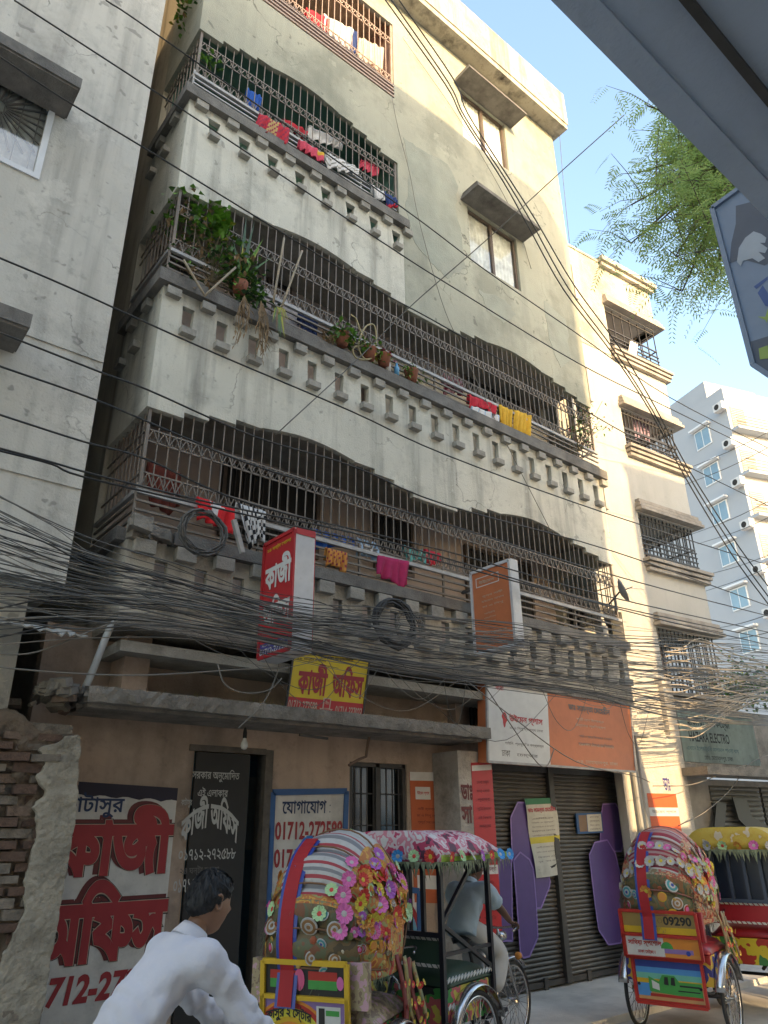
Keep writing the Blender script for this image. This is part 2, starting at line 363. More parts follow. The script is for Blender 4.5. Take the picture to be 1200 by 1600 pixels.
# patches of older grey render showing on the upper wall
m_patch = mat('old_grey_render', (.27, .285, .24), .92, .16, 2.2, .5, 35, streak=.3, dirt=.45, dscale=1.8, dcol=(.33, .33, .28), lo=.5, hi=.62)
rp = random.Random(17)
for pts in ([(630, 215), (662, 236), (700, 258), (716, 292), (712, 330), (722, 372), (728, 420), (700, 436), (672, 410), (645, 372), (634, 330), (640, 270)], [(748, 452), (790, 470), (806, 492), (786, 505), (760, 486)], [(850, 470), (884, 500), (892, 560), (876, 575), (858, 530)]):
    q = [at(*p, 0) for p in pts]; out = []
    for a, b in zip(q, q[1:] + q[:1]):
        out += [(a.x + (b.x - a.x) * k / 5 + rp.uniform(-.035, .035) * (k > 0), a.z + (b.z - a.z) * k / 5 + rp.uniform(-.035, .035) * (k > 0)) for k in range(5)]
    MB().prism(out, lambda u, v_, w_: (u, w_, v_), -.004, .002).build('render_patch', m_patch, BL)
# ledges
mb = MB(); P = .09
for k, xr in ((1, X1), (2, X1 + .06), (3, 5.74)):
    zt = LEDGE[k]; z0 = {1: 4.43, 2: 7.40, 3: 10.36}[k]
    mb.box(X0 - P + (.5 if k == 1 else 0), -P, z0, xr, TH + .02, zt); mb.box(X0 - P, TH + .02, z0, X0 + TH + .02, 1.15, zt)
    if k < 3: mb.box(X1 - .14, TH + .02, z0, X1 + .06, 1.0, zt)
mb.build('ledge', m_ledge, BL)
# broken plaster corner of the lowest ledge
mb = MB(); rr = random.Random(3)
for i in range(9):
    c = V((X0 - .06 + rr.uniform(0, .4), -.05 + rr.uniform(-.06, .1), 4.42 + rr.uniform(0, .14))); a = rr.uniform(0, 3)
    mb.obox(c, V((cos(a), sin(a), rr.uniform(-.3, .3))) * rr.uniform(.05, .12), V((-sin(a), cos(a), .2)) * rr.uniform(.05, .1), V((0, .1, 1)) * rr.uniform(.03, .07))
mb.build('broken_ledge_corner', m_slab, BL)
# blocks on the parapets
cb = MB().box(-.08, -.075, -.05, .08, 0, .05).mesh('corbel_block', m_block); sb = MB().box(-.085, -.085, -.04, .085, 0, .04).mesh('slot_sill', m_block)
def put(me, name, loc, par, rz=0, sc=None):
    o = link(name, me, par, loc); o.rotation_euler.z = rz
    if sc: o.scale = sc
    return o
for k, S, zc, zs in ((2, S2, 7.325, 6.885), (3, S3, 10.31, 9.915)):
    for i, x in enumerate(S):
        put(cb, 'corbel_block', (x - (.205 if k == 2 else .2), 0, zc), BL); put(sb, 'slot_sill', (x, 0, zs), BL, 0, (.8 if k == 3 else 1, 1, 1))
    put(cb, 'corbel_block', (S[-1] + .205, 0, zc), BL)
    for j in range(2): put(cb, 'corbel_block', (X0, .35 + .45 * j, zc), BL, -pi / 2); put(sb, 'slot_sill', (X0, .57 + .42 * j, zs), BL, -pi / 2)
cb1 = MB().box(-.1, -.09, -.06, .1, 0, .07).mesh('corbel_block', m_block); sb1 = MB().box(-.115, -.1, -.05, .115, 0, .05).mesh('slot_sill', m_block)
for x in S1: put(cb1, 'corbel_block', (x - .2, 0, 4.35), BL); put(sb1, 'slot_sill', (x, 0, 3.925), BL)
# insides of the balconies
for k, (zf, zc, xr, m_) in {1: (3.5, 6.32, X1 - .02, m_inner), 2: (6.5, 9.3, X1 - .02, m_inner), 3: (9.45, 12.2, 5.62, m_innerg), 4: (12.5, 15.6, 5.62, m_innerp)}.items():
    mb = MB(); mb.box(X0 + .14, 1.15, zf, xr, 1.25, zc); mb.box(xr - .02, TH + .01, zf, xr + .04, 1.15, zc) if k > 2 else None
    mb.build('balcony_back_wall', m_, BL)
    mb = MB(); mb.box(X0 + TH, TH, zc - .001, xr, 1.15, zc + .12); mb.build('balcony_ceiling', m_ if k > 2 else m_block, BL); mb = MB(); mb.box(X0 + TH + .02, TH + .02, zf - .1, xr, 1.15, zf - .002)
    mb.build('balcony_floor', m_ if k > 2 else m_block, BL)
MB().box(X0 + .2, .4, 9.46, 5.6, .41, 10.42).build('green_screen', m_innerg, BL)
# windows and doors in the balconies' back walls
def inner_window(x, z, w_, h, door=False):
    f = MB(); y = 1.14
    f.box(x - .05, y - .05, z - .05, x, y, z + h + .05); f.box(x + w_, y - .05, z - .05, x + w_ + .05, y, z + h + .05); f.box(x, y - .05, z + h, x + w_, y, z + h + .05); f.box(x, y - .05, z - .05, x + w_, y, z)
    fo = f.build('window', m_wood, BL)
    p = MB(); p.box(x, y - .02, z, x + w_, y - .004, z + h); p.build('pane', m_dark, fo)
    for i in range(1, int(w_ / .13)): MB().box(x + i * .13 - .006, y - .035, z, x + i * .13 + .006, y - .023, z + h).build('window_bar', m_irond, fo)
for (x0, x1, yt, yb) in ((350, 495, 742, 850), (590, 642, 812, 890), (735, 832, 872, 1010), (411, 441, 684, 716), (598, 627, 757, 780), (424, 452, 414, 450), (592, 628, 488, 522), (600, 690, 575, 640), (728, 806, 576, 622), (250, 300, 400, 460), (880, 915, 940, 1010)):
    xm, ym = (x0 + x1) / 2, (yt + yb) / 2; a, b = at(x0, ym, 1.1).x, at(x1, ym, 1.1).x; zt_, zb_ = at(xm, yt, 1.1).z, at(xm, yb, 1.1).z; inner_window(a, zb_, b - a, zt_ - zb_)
# grilles
def grille(x0, x1, ztop, zr, zl, zu, sideL=True, sideR=False, m_=m_iron, pitch=.118, zt0=None):
    """bars from the rail zr up to the band; two zigzag bands at zl and zu"""
    y = .04; mb = MB()
    for z in (zr, zl, zl + .15, zu, zu + .13): mb.box(x0, y - .008, z - .008, x1, y + .008, z + .008)
    for z, h in ((zl, .15), (zu, .13)):
        n = int((x1 - x0) / pitch)
        for i in range(n):
            a = x0 + i * (x1 - x0) / n; b = x0 + (i + 1) * (x1 - x0) / n; c = (a + b) / 2
            mb.bar((a, y - .012, z), (c, y - .012, z + h), .005, (0, 1, 0)); mb.bar((c, y - .012, z + h), (b, y - .012, z), .005, (0, 1, 0)); mb.bar((a, y + .012, z + h), (c, y + .012, z), .004, (0, 1, 0)); mb.bar((c, y + .012, z), (b, y + .012, z + h), .004, (0, 1, 0))
    g_ = mb.build('balcony_grille', m_, BL)
    n = int((x1 - x0) / pitch); cache = {}
    for i in range(n + 1):
        x = x0 + (x1 - x0) * i / n; zt = ztop(x); r = .0055 if 0 < i < n else .016
        key = (round(zt, 2), r)
        if key not in cache: cache[key] = MB().box(-r, -r, zr, r, r, zt + .02).mesh('bar', m_)
        put(cache[key], 'bar', (x, y, 0), g_)
    for on, x in ((sideL, x0), (sideR, x1)):
        if not on: continue
        s = MB()
        for z in (zr, zl, zl + .15, zu, zu + .13): s.box(x - .008, y + .02, z - .008, x + .008, 1.15, z + .008)
        for i in range(1, 9): s.box(x - .007, y + i * .12 - .007, zr, x + .007, y + i * .12 + .007, ztop(x + (.02 if on is sideL and x == x0 else -.02)) + .01)
        s.build('side_grille', m_, BL)
    return g_
grille(X0 + .05, X1 - .04, lambda x: bandbottom(2, min(max(x, X0 + .01), X1 - .01)), 4.97, 5.0, 5.5, True, True)
grille(X0 + .05, X1 - .04, lambda x: bandbottom(3, min(max(x, X0 + .01), X1 - .01)), 7.95, 7.98, 8.52, True, True)
grille(X0 + .05, 5.57, lambda x: bandbottom(4, min(max(x, X0 + .01), 5.58)), 10.88, 10.91, 11.42, True, False)
m_ironp = mat('iron_sunlit_tint', (.36, .27, .22), .6, .2, 12)  # grille iron with warm sunlight put into its colour, for the topmost cage
grille(2.52, 5.54, lambda x: 15.08, 13.55, 13.6, 14.6, False, False, m_ironp)
def rails(x0, x1, z0, n, dz, m_=m_iron, top=True, side=True, r=.011):
    y = .03; ro = None
    for i in range(int((x1 - x0) / 1.35) + 1):
        x = min(x0 + i * 1.35, x1 - .03); p_ = MB().box(x - .012, y - .012, z0 - .12, x + .012, y + .012, z0 + dz * n).build('balcony_railing' if i == 0 else 'railing_post', m_, ro or BL); ro = ro or p_
    for i in range(n):
        rr_ = r if i < n - 1 else r * (1.9 if top else 1)
        q = MB().box(x0, y - rr_ - .016, z0 + i * dz - rr_, x1, y + rr_ - .016, z0 + i * dz + rr_)
        if side: q.box(x0 - rr_, y + rr_, z0 + i * dz - rr_, x0 + rr_, 1.15, z0 + i * dz + rr_)
        q.build('rail', m_rail if (top and i == n - 1) else m_, ro)
rails(X0 + .02, X1, 4.64, 4, .095); rails(X0 + .02, X1, 7.66, 4, .09); rails(X0 + .02, 5.56, 10.60, 4, .085, m_rail)
rails(2.5, 5.56, 13.24, 4, .085, m_ironp, False, False, .016)
# right hand windows with sunshades
def shade(x0, x1, z, d=.42, par=BL, m_=m_ledge, h=.2, o=None):
    mb = MB()
    for i in range(4):
        mb.box(x0 + i * .02, -d + i * .022, z + h * i / 4, x1 - i * .02, -.001, z + h * (i + .72) / 4)
    mb.box(x0 + .06, -d + .08, z + .02, x1 - .06, -.002, z + h - .01)
    return mb.build('window_shade', m_, par)
for (a, b, z0, z1) in Wn:
    shade(a - .16, b + .2, z1 + .03, .42)
    f = MB(); t = .045
    for q in ((a, z0, a + t, z1), (b - t, z0, b, z1), (a + t, z1 - t, b - t, z1), (a + t, z0, b - t, z0 + t), ((a + b) / 2 - .03, z0 + t, (a + b) / 2 + .03, z1 - t)): f.box(q[0], .05, q[1], q[2], .1, q[3])
    fo = f.build('window', m_wood, BL)
    for u0, u1 in ((a + t, (a + b) / 2 - .03), ((a + b) / 2 + .03, b - t)):
        MB().quad((u0, .07, z0 + t), (u1, .07, z0 + t), (u1, .07, z1 - t), (u0, .07, z1 - t)).build('pane', m_glass, fo)
        n = 24; c = MB(); c.grid(lambda u, v_: (u0 - .02 + (u1 - u0 + .04) * u, .105 + .012 * sin(u * 40), z0 + (z1 - z0) * v_), n, 1); c.build('curtain', m_curt, fo, True)
    MB().box(a - .3, .5, z0 - .3, b + .3, .52, z1 + .3).build('room_wall', m_inner, BL)
# cornice
mb = MB(); mb.box(X0 - .05, -.32, 15.76, X1 + .12, .3, 15.9); mb.box(X0 - .05, -.34, 15.9, X1 + .14, -.22, 16.85); mb.box(X1 + .0, -.22, 15.9, X1 + .14, 9, 16.85); mb.box(X0 - .05, -.22, 15.9, X0 + .1, 9, 16.85)
mb.build('roof_parapet', mat('plaster_cornice', (.42, .385, .31), .9, .14, 1, .4, 40, streak=.95, dirt=.6, dscale=1.5), BL)
# side walls, roof
mb = MB(); mb.box(X0, 1.15, 0, X0 + .14, 10, 15.76); mb.build('side_wall', m_side, BL)
mb = MB(); mb.box(X1 - .15, 1.0, 0, X1, 10, 15.76); mb.box(X0, 9.9, 0, X1, 10, 15.76); mb.box(X0, .1, 15.5, X1, 10, 15.74); mb.box(5.7, .9, 6.4, X1 - .2, 1.0, 8.8); mb.build('outer_wall', m_side, BL)
for z0, z1 in ((11.4, 12.7), (7.0, 8.4), (14.2, 15.1), (4.8, 5.6)):   # openings in the alley side
    f = MB(); y = 2.2
    f.box(X0 - .1, y - .1, z1, X0, y + 1.0, z1 + .08); f.box(X0 - .05, y - .05, z0 - .06, X0, y + .95, z0)
    fo = f.build('window', m_ledge, BL); MB().box(X0 - .012, y, z0, X0 - .004, y + .9, z1).build('pane', m_dark, fo)

# -------- ground floor: recessed wall at Y = .65
YG = .65
dl, dr = at(293, 1300, YG).x, at(411, 1300, YG).x          # door opening
wl, wr = at(546, 1250, YG).x, at(636, 1250, YG).x          # window opening
zd = at(350, 1176, YG).z; zw1 = at(590, 1192, YG).z; zw0 = .95
pl = at(716, 1300, .25).x
mb = MB(); y0, y1 = YG, YG + .14; zt = 3.7
mb.box(1.75, y0, 0, dl, y1, zt); mb.box(dl, y0, zd, dr, y1, zt); mb.box(dr, y0, 0, wl, y1, zt); mb.box(wl, y0, zw1, wr, y1, zt); mb.box(wl, y0, 0, wr, y1, zw0)
mb.box(wr, y0, 0, 7.0, y1, zt); mb.box(7.0, y0, 2.7, X1, y1, zt)
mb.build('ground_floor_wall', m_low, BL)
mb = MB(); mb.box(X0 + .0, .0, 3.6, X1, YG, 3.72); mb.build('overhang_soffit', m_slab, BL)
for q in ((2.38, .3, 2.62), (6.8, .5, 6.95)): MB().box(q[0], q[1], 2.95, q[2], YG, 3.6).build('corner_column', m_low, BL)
# pillar that carries the slab
pw = .3
mb = MB(); mb.box(pl, .2, 0, pl + pw + .14, YG, 2.78); mb.build('pillar', mat('pillar_plaster', (.36, .33, .29), .9, .2, 3, .6, 30, dirt=.6, dscale=2.5), BL)
# entrance slab
zs = at(450, 1121, -.05).z; sl0, sl1 = at(136, 1100, -.05).x, at(768, 1160, -.05).x
mb = MB(); rr = random.Random(5); n = 90; nj = [[rr.gauss(0, 1) for _ in range(8)] for _ in range(n + 1)]
ring = [(-.05, -.02), (-.055, .05), (-.05, .11), (.1, .118), (YG, .12), (YG, -.02), (.2, -.02), (0, -.02)]
mb.add([(sl0 + (sl1 - sl0) * i / n, y_ + (.005 * nj[i][k] if k < 4 else 0), zs + z_ + .003 * nj[i][(k + 3) % 8] * (k < 4)) for i in range(n + 1) for k, (y_, z_) in enumerate(ring)], [(i * 8 + k, i * 8 + (k + 1) % 8, i * 8 + 8 + (k + 1) % 8, i * 8 + 8 + k) for i in range(n) for k in range(8)] + [tuple(range(8)), tuple(n * 8 + 7 - k for k in range(8))])
mb.box(sl0 + .04, .06, zs - .05, sl1 - .05, YG, zs - .021)
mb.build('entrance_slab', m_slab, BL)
# dim room behind the door and the window
mb = MB(); mb.box(dl - .8, YG + 1.8, 0, wr + .6, YG + 1.9, 3); mb.box(dl - .9, YG + .2, 0, dl - .8, YG + 1.9, 3); mb.box(dl - .9, YG + .2, 2.75, wr + .6, YG + 1.9, 2.85)
mb.build('room_wall', mat('blue_room_wall', (.10, .22, .32), .8, .1, 2), BL)
# window grille on the ground floor
f = MB(); t = .05
for q in ((wl, zw0, wl + t, zw1), (wr - t, zw0, wr, zw1), (wl, zw1 - t, wr, zw1), (wl, zw0, wr, zw0 + t), ((wl + wr) / 2 - .03, zw0, (wl + wr) / 2 + .03, zw1)): f.box(q[0] + .002, YG + .02, q[1] + .002, q[2] - .002, YG + .09, q[3] - .002)
fo = f.build('window', m_irond, BL); MB().box(wl, YG + .1, zw0, wr, YG + .11, zw1).build('pane', m_glassd, fo)
for i in range(1, 9): MB().bar((wl + (wr - wl) * i / 9, YG + .045, zw0), (wl + (wr - wl) * i / 9, YG + .045, zw1), .006).build('window_bar', m_irond, fo)
for i in range(1, 5): MB().bar((wl, YG + .06, zw0 + (zw1 - zw0) * i / 5), (wr, YG + .06, zw0 + (zw1 - zw0) * i / 5), .006).build('window_bar', m_irond, fo)
# open door leaf and frame
mb = MB(); e = at(413, 1300, YG).x
mb.box(dr - .02, YG - .02, 0, dr + .07, YG + .16, zd + .05); mb.box(dl - .06, YG - .02, zd, dr - .02, YG + .16, zd + .06); mb.build('door_frame', mat('door_wood', (.10, .085, .07), .7, .3, 12), BL)

# rolling shutters
sx = [at(768, 1400, YG).x, at(873, 1400, YG).x, at(1003, 1400, YG).x]; zb, zt = .16, 2.62
post = MB(); post.box(sx[1] - .05, YG - .06, .1, sx[1] + .05, YG + .1, zt + .1); post.box(sx[0] - .2, YG - .04, zt, sx[2] + .1, YG + .13, zt + .12); post.build('shutter_post', m_irond, BL)
def shutter(x0, x1, par, n=46, zb=zb, zt=zt, Y=YG, m_=None):
    m_ = m_ or m_shut
    mb = MB(); mb.box(x0, Y - .02, zb - .06, x1, Y + .05, zb); mb.box(x0 + .35, Y - .04, zb - .1, x0 + .42, Y - .02, zb + .04); mb.box(x1 - .42, Y - .04, zb - .1, x1 - .35, Y - .02, zb + .04); mb.box(x0, Y + .05, zb, x1, Y + .06, zt)
    s = mb.build('rolling_shutter', m_irond, par); h = (zt - zb) / n
    q = MB(); pr = [(0, 0), (-.016, .2), (-.022, .5), (-.016, .8), (0, .86), (.012, .9), (.012, 1)]
    vs = [(x, a, b * h) for x in (0, 1) for a, b in pr]; k = len(pr)
    q.add(vs, [(i, k + i, k + i + 1, i + 1) for i in range(k - 1)]); me = q.mesh('slat', m_)
    for i in range(n): put(me, 'slat', (x0, Y + .02, zb + i * h), s, 0, (x1 - x0, 1, 1))
    return s
sh1 = shutter(sx[0] - .1, sx[1] - .05, BL); sh2 = shutter(sx[1] + .05, sx[2], BL)
# purple painted sheet letters fixed to the shutters
GF = Frame((0, YG - .035, 0)); m_pur = flat('purple_paint', (.10, .055, .22), .5, streak=.1); m_purl = flat('purple_edge', (.26, .17, .45), .5)
def panel(pts, w0=0., name='painted_panel'):
    P2 = [GF.px(*p) for p in pts]; mb = MB(); mb.prism(P2, lambda u, v_, w_: GF.p(u, v_, w_), w0, w0 + .008, 0); n = len(P2)
    for i in range(n): mb.bar(GF.p(*P2[i], w0 + .009), GF.p(*P2[(i + 1) % n], w0 + .009), .010, GF.n, .002, 1)
    mb.build(name, [m_pur, m_purl], BL)
panel([(797, 1278), (800, 1345), (812, 1380), (832, 1419), (844.5, 1419), (857.6, 1386), (858.8, 1377), (850, 1340), (832, 1280), (818.6, 1254), (808, 1254)])
panel([(800.5, 1344.6), (805, 1400), (811, 1486), (816, 1496.6), (825.5, 1494), (838.6, 1464.5), (836, 1410), (831.5, 1357.6), (825.5, 1343), (811, 1331.5)], .01)
panel([(941, 1256.7), (939, 1272), (937, 1312), (945, 1330), (970, 1330), (977.5, 1303), (976, 1281.6), (961, 1255.5)])
panel([(919, 1336), (927.6, 1410), (933.6, 1452.7), (949, 1476), (968, 1473), (977.5, 1443), (977.5, 1412), (960, 1334), (947, 1312.5), (928, 1316)], .01)
panel([(778, 1345), (778, 1470), (800, 1470), (798, 1338)])
# ------------------------------------------------------------------ left neighbour
LBX = 1.66; LBY = -.05; LF = Frame((0, LBY, 0))
LB = thing('neighbour_building', 'plain grey plastered apartment block at the left edge, bare except for sunshades', 'building', (0, 0, 0))
zb = at(97, 915, LBY).z
wq = pbox(LF, -60, 95, 90, 265); wx1 = at(62, 275, LBY).x; wz0, wz1 = at(60, 282, LBY).z, at(85, 128, LBY).z; wx0 = wx1 - 1.5
mb = MB()
mb.box(-9, LBY, zb, wx0, 9, 24); mb.box(wx1, LBY, zb, LBX, 9, 24); mb.box(wx0, LBY, zb, wx1, 9, wz0); mb.box(wx0, LBY, wz1, wx1, 9, 24)
mb.build('wall', m_lb, LB)
mb = MB(); lz = at(35, 985, .25).z; mb.box(-9, .25, 0, at(35, 985, .25).x, 9, zb - .002); mb.build('lower_wall', m_lb, LB)
f = MB(); t = .06
for q in ((wx0, wz0, wx0 + t, wz1), (wx1 - t, wz0, wx1, wz1), (wx0 + t, wz0, wx1 - t, wz0 + t), (wx0 + t, wz1 - t, wx1 - t, wz1), ((wx0 + wx1) / 2 - .03, wz0 + t, (wx0 + wx1) / 2 + .03, wz1 - t)): f.box(q[0], LBY - .02, q[1], q[2], LBY + .1, q[3])
fo = f.build('window', m_alu, LB)
MB().quad((wx0 + t, LBY + .05, wz0 + t), (wx1 - t, LBY + .05, wz0 + t), (wx1 - t, LBY + .05, wz1 - t), (wx0 + t, LBY + .05, wz1 - t)).build('pane', m_glass, fo)
c = MB(); c.grid(lambda u, v_: (wx0 + (wx1 - wx0) * u, LBY + .085 + .016 * sin(u * 46 + 2 * sin(u * 9)), wz0 + (wz1 - wz0) * v_), 60, 1); c.build('curtain', m_curt, fo, True)
# wrought iron sunburst behind the glass
c = MB()
for i in range(26): a = 2 * pi * i / 26; o_ = V(((wx0 + wx1) / 2 + .25, LBY + .062, wz0 + .75)); c.bar(o_ + V((cos(a), 0, sin(a))) * .08, o_ + V((cos(a), 0, sin(a))) * .55, .008)
for i in range(9): x = wx0 + .1 + i * .16; c.bar((x, LBY + .062, wz0), (x, LBY + .062, wz1), .005)
c.build('window_grille', m_rail, fo)
MB().box(wx0 - .2, LBY + .6, wz0 - .3, wx1 + .2, LBY + .62, wz1 + .3).build('room_wall', m_inner, LB)
for (px, py, w_) in ((126, 138, 2.1), (47, 512, 2.2)):
    e = at(px, py, LBY - .45); mb = MB(); mb.box(e.x - w_, LBY - .45, e.z, e.x, LBY - .001, e.z + .14); mb.box(e.x - w_ + .02, LBY - .43, e.z - .025, e.x - .02, LBY - .002, e.z - .001); mb.build('window_shade', m_ledge, LB)
for (p, q) in (((37, 517), (157, 563)), ((0, 725), (123, 762))):
    z = (at(*p, LBY).z + at(*q, LBY).z) / 2; MB().box(-9, LBY - .014, z - .03, LBX - .003, LBY - .001, z).build('plaster_band', m_lb, LB)
# tin awning in the alley
aw = thing('tin_awning', 'pale ragged tin awning over the alley left of the cream block', 'awning', at(60, 970, -.2))
mb = MB(); a, b = at(-10, 963, -.35), at(138, 990, -.35); rr = random.Random(2)
def fa(u, v_):
    x = -1.2 + (b.x + 1.2) * u - aw.location.x; return (x, -.35 + v_ * .7 - aw.location.y, b.z + .05 * v_ + .12 * v_ + .012 * sin(x * 70) - .06 * max(0, u - .8) * 5 * (1 - v_) * rr.random() - aw.location.z)
mb.grid(fa, 90, 3); mb.build('tin_sheet', mat('tin_pale', (.42, .41, .38), .6, .2, 5, dirt=.3, dscale=4), aw, thick=.012)
# back of the alley
MB().box(LBX - .5, 6.0, 0, X0 - .02, 6.2, 15).build('alley_wall', m_side, None)
o = bpy.data.objects['alley_wall']; tag(o, 'dark wall closing the narrow alley between grey and cream buildings', 'wall')

# ------------------------------------------------------------------ broken wall at the lower left
BW = thing('broken_wall', 'crumbling brick wall with plaster broken off beside red lettered board', 'wall', at(80, 1595, -.02))
BY = -.02; bo = BW.location; fr = Frame((0, BY, 0))
prof_px = [(128, 1150), (124, 1200), (118, 1290), (108, 1345), (98, 1400), (90, 1450), (78, 1520), (64, 1600), (50, 1680), (-30, 1700), (-20, 1600), (-5, 1540), (5, 1500), (20, 1462), (42, 1420), (38, 1380), (50, 1330), (60, 1285), (52, 1262), (72, 1240), (58, 1215), (74, 1190), (60, 1172), (90, 1160), (108, 1150)]
pts = [fr.px(*p) for p in prof_px]; rr = random.Random(11); pp = []
for i, (p, q) in enumerate(zip(pts, pts[1:] + pts[:1])):
    pp.append(p)
    if i > 9:
        for k in (.25, .5, .75): pp.append((p[0] + (q[0] - p[0]) * k + rr.uniform(-.018, .018), p[1] + (q[1] - p[1]) * k + rr.uniform(-.018, .018)))
mb = MB(); mb.prism(pp, lambda u, v_, w_: V((u, BY + w_, v_)) - bo, 0, .06)
m_bp = mat('broken_plaster', (.33, .30, .24), .95, .22, 2.5, .9, 25, streak=.3, dirt=.65, dscale=2.2)
rough(mb, .013, .012, 9, 1, 1).build('plaster', m_bp, BW)
in_px = [(p[0] - (26 + 14 * rr.random()) * (i > 9), p[1] - 8 * (i > 9)) for i, p in enumerate(prof_px)]
mb = MB(); mb.prism([fr.px(*p) for p in in_px], lambda u, v_, w_: V((u, BY + w_, v_)) - bo, .065, .16)
rough(mb, .022, .05, 6, 2, 1).build('masonry_core', mat('raw_masonry', (.17, .13, .095), .95, .3, 4, .9, 25, dirt=.6, dscale=3), BW, True)
mb = MB(); mb.prism([fr.px(*p) for p in ((-40, 1140), (12, 1112), (45, 1122), (80, 1150), (112, 1158), (100, 1185), (60, 1195), (-40, 1210))], lambda u, v_, w_: V((u, BY + w_, v_)) - bo, .05, .4)
rough(mb, .025, .07, 6, 3, 1).build('crumbled_top', MATS['raw_masonry'], BW, True)
xr = lambda z: np.interp(z, sorted(p[1] for p in pts[:9]), [p[0] for p in sorted(pts[:9], key=lambda p: p[1])])
bm_ = [MB().box(-.115, -.055, -.033, .115, .055, .033).mesh('brick', m_) for m_ in (m_brick, m_brick2, m_mortar)]
ztop = at(60, 1120, BY + .2).z
core = MB()
z = 0; k = 0
while z < ztop - .1:
    xe = float(xr(min(z, pts[0][1]))) - .03
    core.box(-1.6, BY + .1, z, xe - .02, BY + .55, z + .075)
    x = -1.3 + (.12 if k % 2 else 0) + rr.uniform(-.02, .02)
    while x < xe - .1:
        pz = z + .037
        o = put(bm_[rr.choice([0, 0, 1, 2])], 'brick', V((x, BY + .105 + rr.uniform(-.06, .025), pz)) - bo, BW, rr.uniform(-.16, .16)); o.rotation_euler.y = rr.uniform(-.05, .05); o.scale = (rr.uniform(.7, 1.05), 1, rr.uniform(.75, 1.05))
        x += .245
    z += .078; k += 1
core2 = MB(); core2.v = [tuple(V(p) - bo) for p in core.v]; core2.f = core.f; core2.mi = core.mi; core2.build('mortar_core', m_mortar, BW)
for i in range(26):                                                    # loose bricks and rubble along the top
    x = rr.uniform(-.9, float(xr(ztop)) + .1); q = put(bm_[rr.choice([0, 1, 2, 2])], 'brick', V((x, BY + rr.uniform(.05, .5), ztop - .12 + rr.uniform(0, .14) + .1 * max(0, x))) - bo, BW, rr.uniform(0, 3)); q.rotation_euler.x = rr.uniform(-.6, .6); s = rr.uniform(.35, .9); q.scale = (s, s, s)
# rubble at the left end of the entrance slab
mb = MB()
for i in range(110):
    u = rr.random() ** 1.5; c = V((sl0 - .28 + u * .8, rr.uniform(-.05, .5), zs + .03 + rr.uniform(0, .09) * (1 - u * .6))); a = rr.uniform(0, 3); s = rr.uniform(.015, .055)
    mb.obox(c, V((cos(a), sin(a), rr.uniform(-.5, .5))) * s, V((-sin(a), cos(a), rr.uniform(-.4, .4))) * s * .8, V((rr.uniform(-.4, .4), .1, 1)) * s * .6)
tag(mb.build('rubble', m_slab, BL), kind='stuff')

# ------------------------------------------------------------------ right neighbour, turned a little to the street
A6 = R(6); RX = V((cos(A6), -sin(A6), 0)); RO = V((10.16, .42, 0)); RF = Frame(RO, RX)
RB = thing('corner_apartment_building', 'narrow white and weathered apartment block right of the cream one', 'building', RO, -A6)
LFR = Frame((0, 0, 0))                                               # local frame of that building
def rq(x, y): return RF.px(x, y)
RW = rq(1011, 452)[0]; RT = (rq(890, 387)[1] + rq(1011, 452)[1]) / 2
bu = [rq(950, 520)[0], rq(975, 680)[0], rq(1006, 850)[0]]; BU = sum(bu) / 3
bz = []
for (t0, b0) in (((945, 478), (955, 545)), ((968, 636), (978, 695)), ((996, 800), (1010, 872)), ((1028, 980), (1040, 1080))):
    bz.append((rq(*b0)[1], rq(*t0)[1]))
mb = MB(); fl = lambda u, v_, w_: (u, w_, v_)
zs_ = [0] + [z for p in sorted(bz) for z in p] + [RT]
pu0, pu1 = rq(1006, 1220)[0], rq(1062, 1220)[0]; zs_[0] = 2.75; mb.box(BU, 0, 0, pu1, .14, 2.75)
for i in range(0, len(zs_), 2): mb.box(BU, 0, zs_[i], RW, .14, zs_[i + 1])
su0, su1 = .1, .42                                                   # column of small recessed openings
so = []
for (a, b) in (((900, 425), (905, 515)), ((925, 585), (930, 675)), ((950, 765), (952, 830)), ((978, 962), (985, 1040))):
    so.append((rq(*b)[1], rq(*a)[1]))
mb.box(0, 0, 0, su0, .14, RT); mb.box(su1, 0, 0, BU, .14, RT)
z_ = [0] + [z for p in sorted(so) for z in p] + [RT]
for i in range(0, len(z_), 2): mb.box(su0, 0, z_[i], su1, .14, z_[i + 1])
mb.box(RW - .14, 1.2, 0, RW, 9, RT); mb.box(0, 8.9, 0, RW, 9, RT); mb.box(0, .14, RT - .3, RW, 9, RT - .15); mb.box(RW - .14, .14, sorted(bz)[-1][1], RW, 1.2, RT)
for i in range(0, len(zs_), 2): mb.box(RW - .14, .14, zs_[i], RW, 1.2, zs_[i + 1])
mb.build('facade_wall', m_rb, RB)
mb = MB(); zw = rq(910, 520)[1]; mb.box(-.0, -.012, zw + .1, su0 - .002, -.001, RT - .02); mb.box(su1 + .002, -.012, zw - .25, BU - .03, -.001, RT - .02); mb.box(BU - .028, -.012, sorted(bz)[-1][1] + .3, RW, -.001, RT - .02); mb.build('weathered_plaster', m_rbo, RB)
for z0, z1 in so:
    mb = MB(); mb.box(su0 - .05, -.1, z1, su1 + .08, 0, z1 + .06); mb.box(su1, -.1, z0 + (z1 - z0) * .45, su1 + .08, 0, z1); mb.build('slot_hood', m_rb, RB); MB().box(su0, .5, z0, su1, .52, z1).build('slot_back', m_rb, RB); MB().box(su0 - .03, -.06, z0 - .06, su1 + .05, 0, z0).build('slot_sill', m_rb, RB)
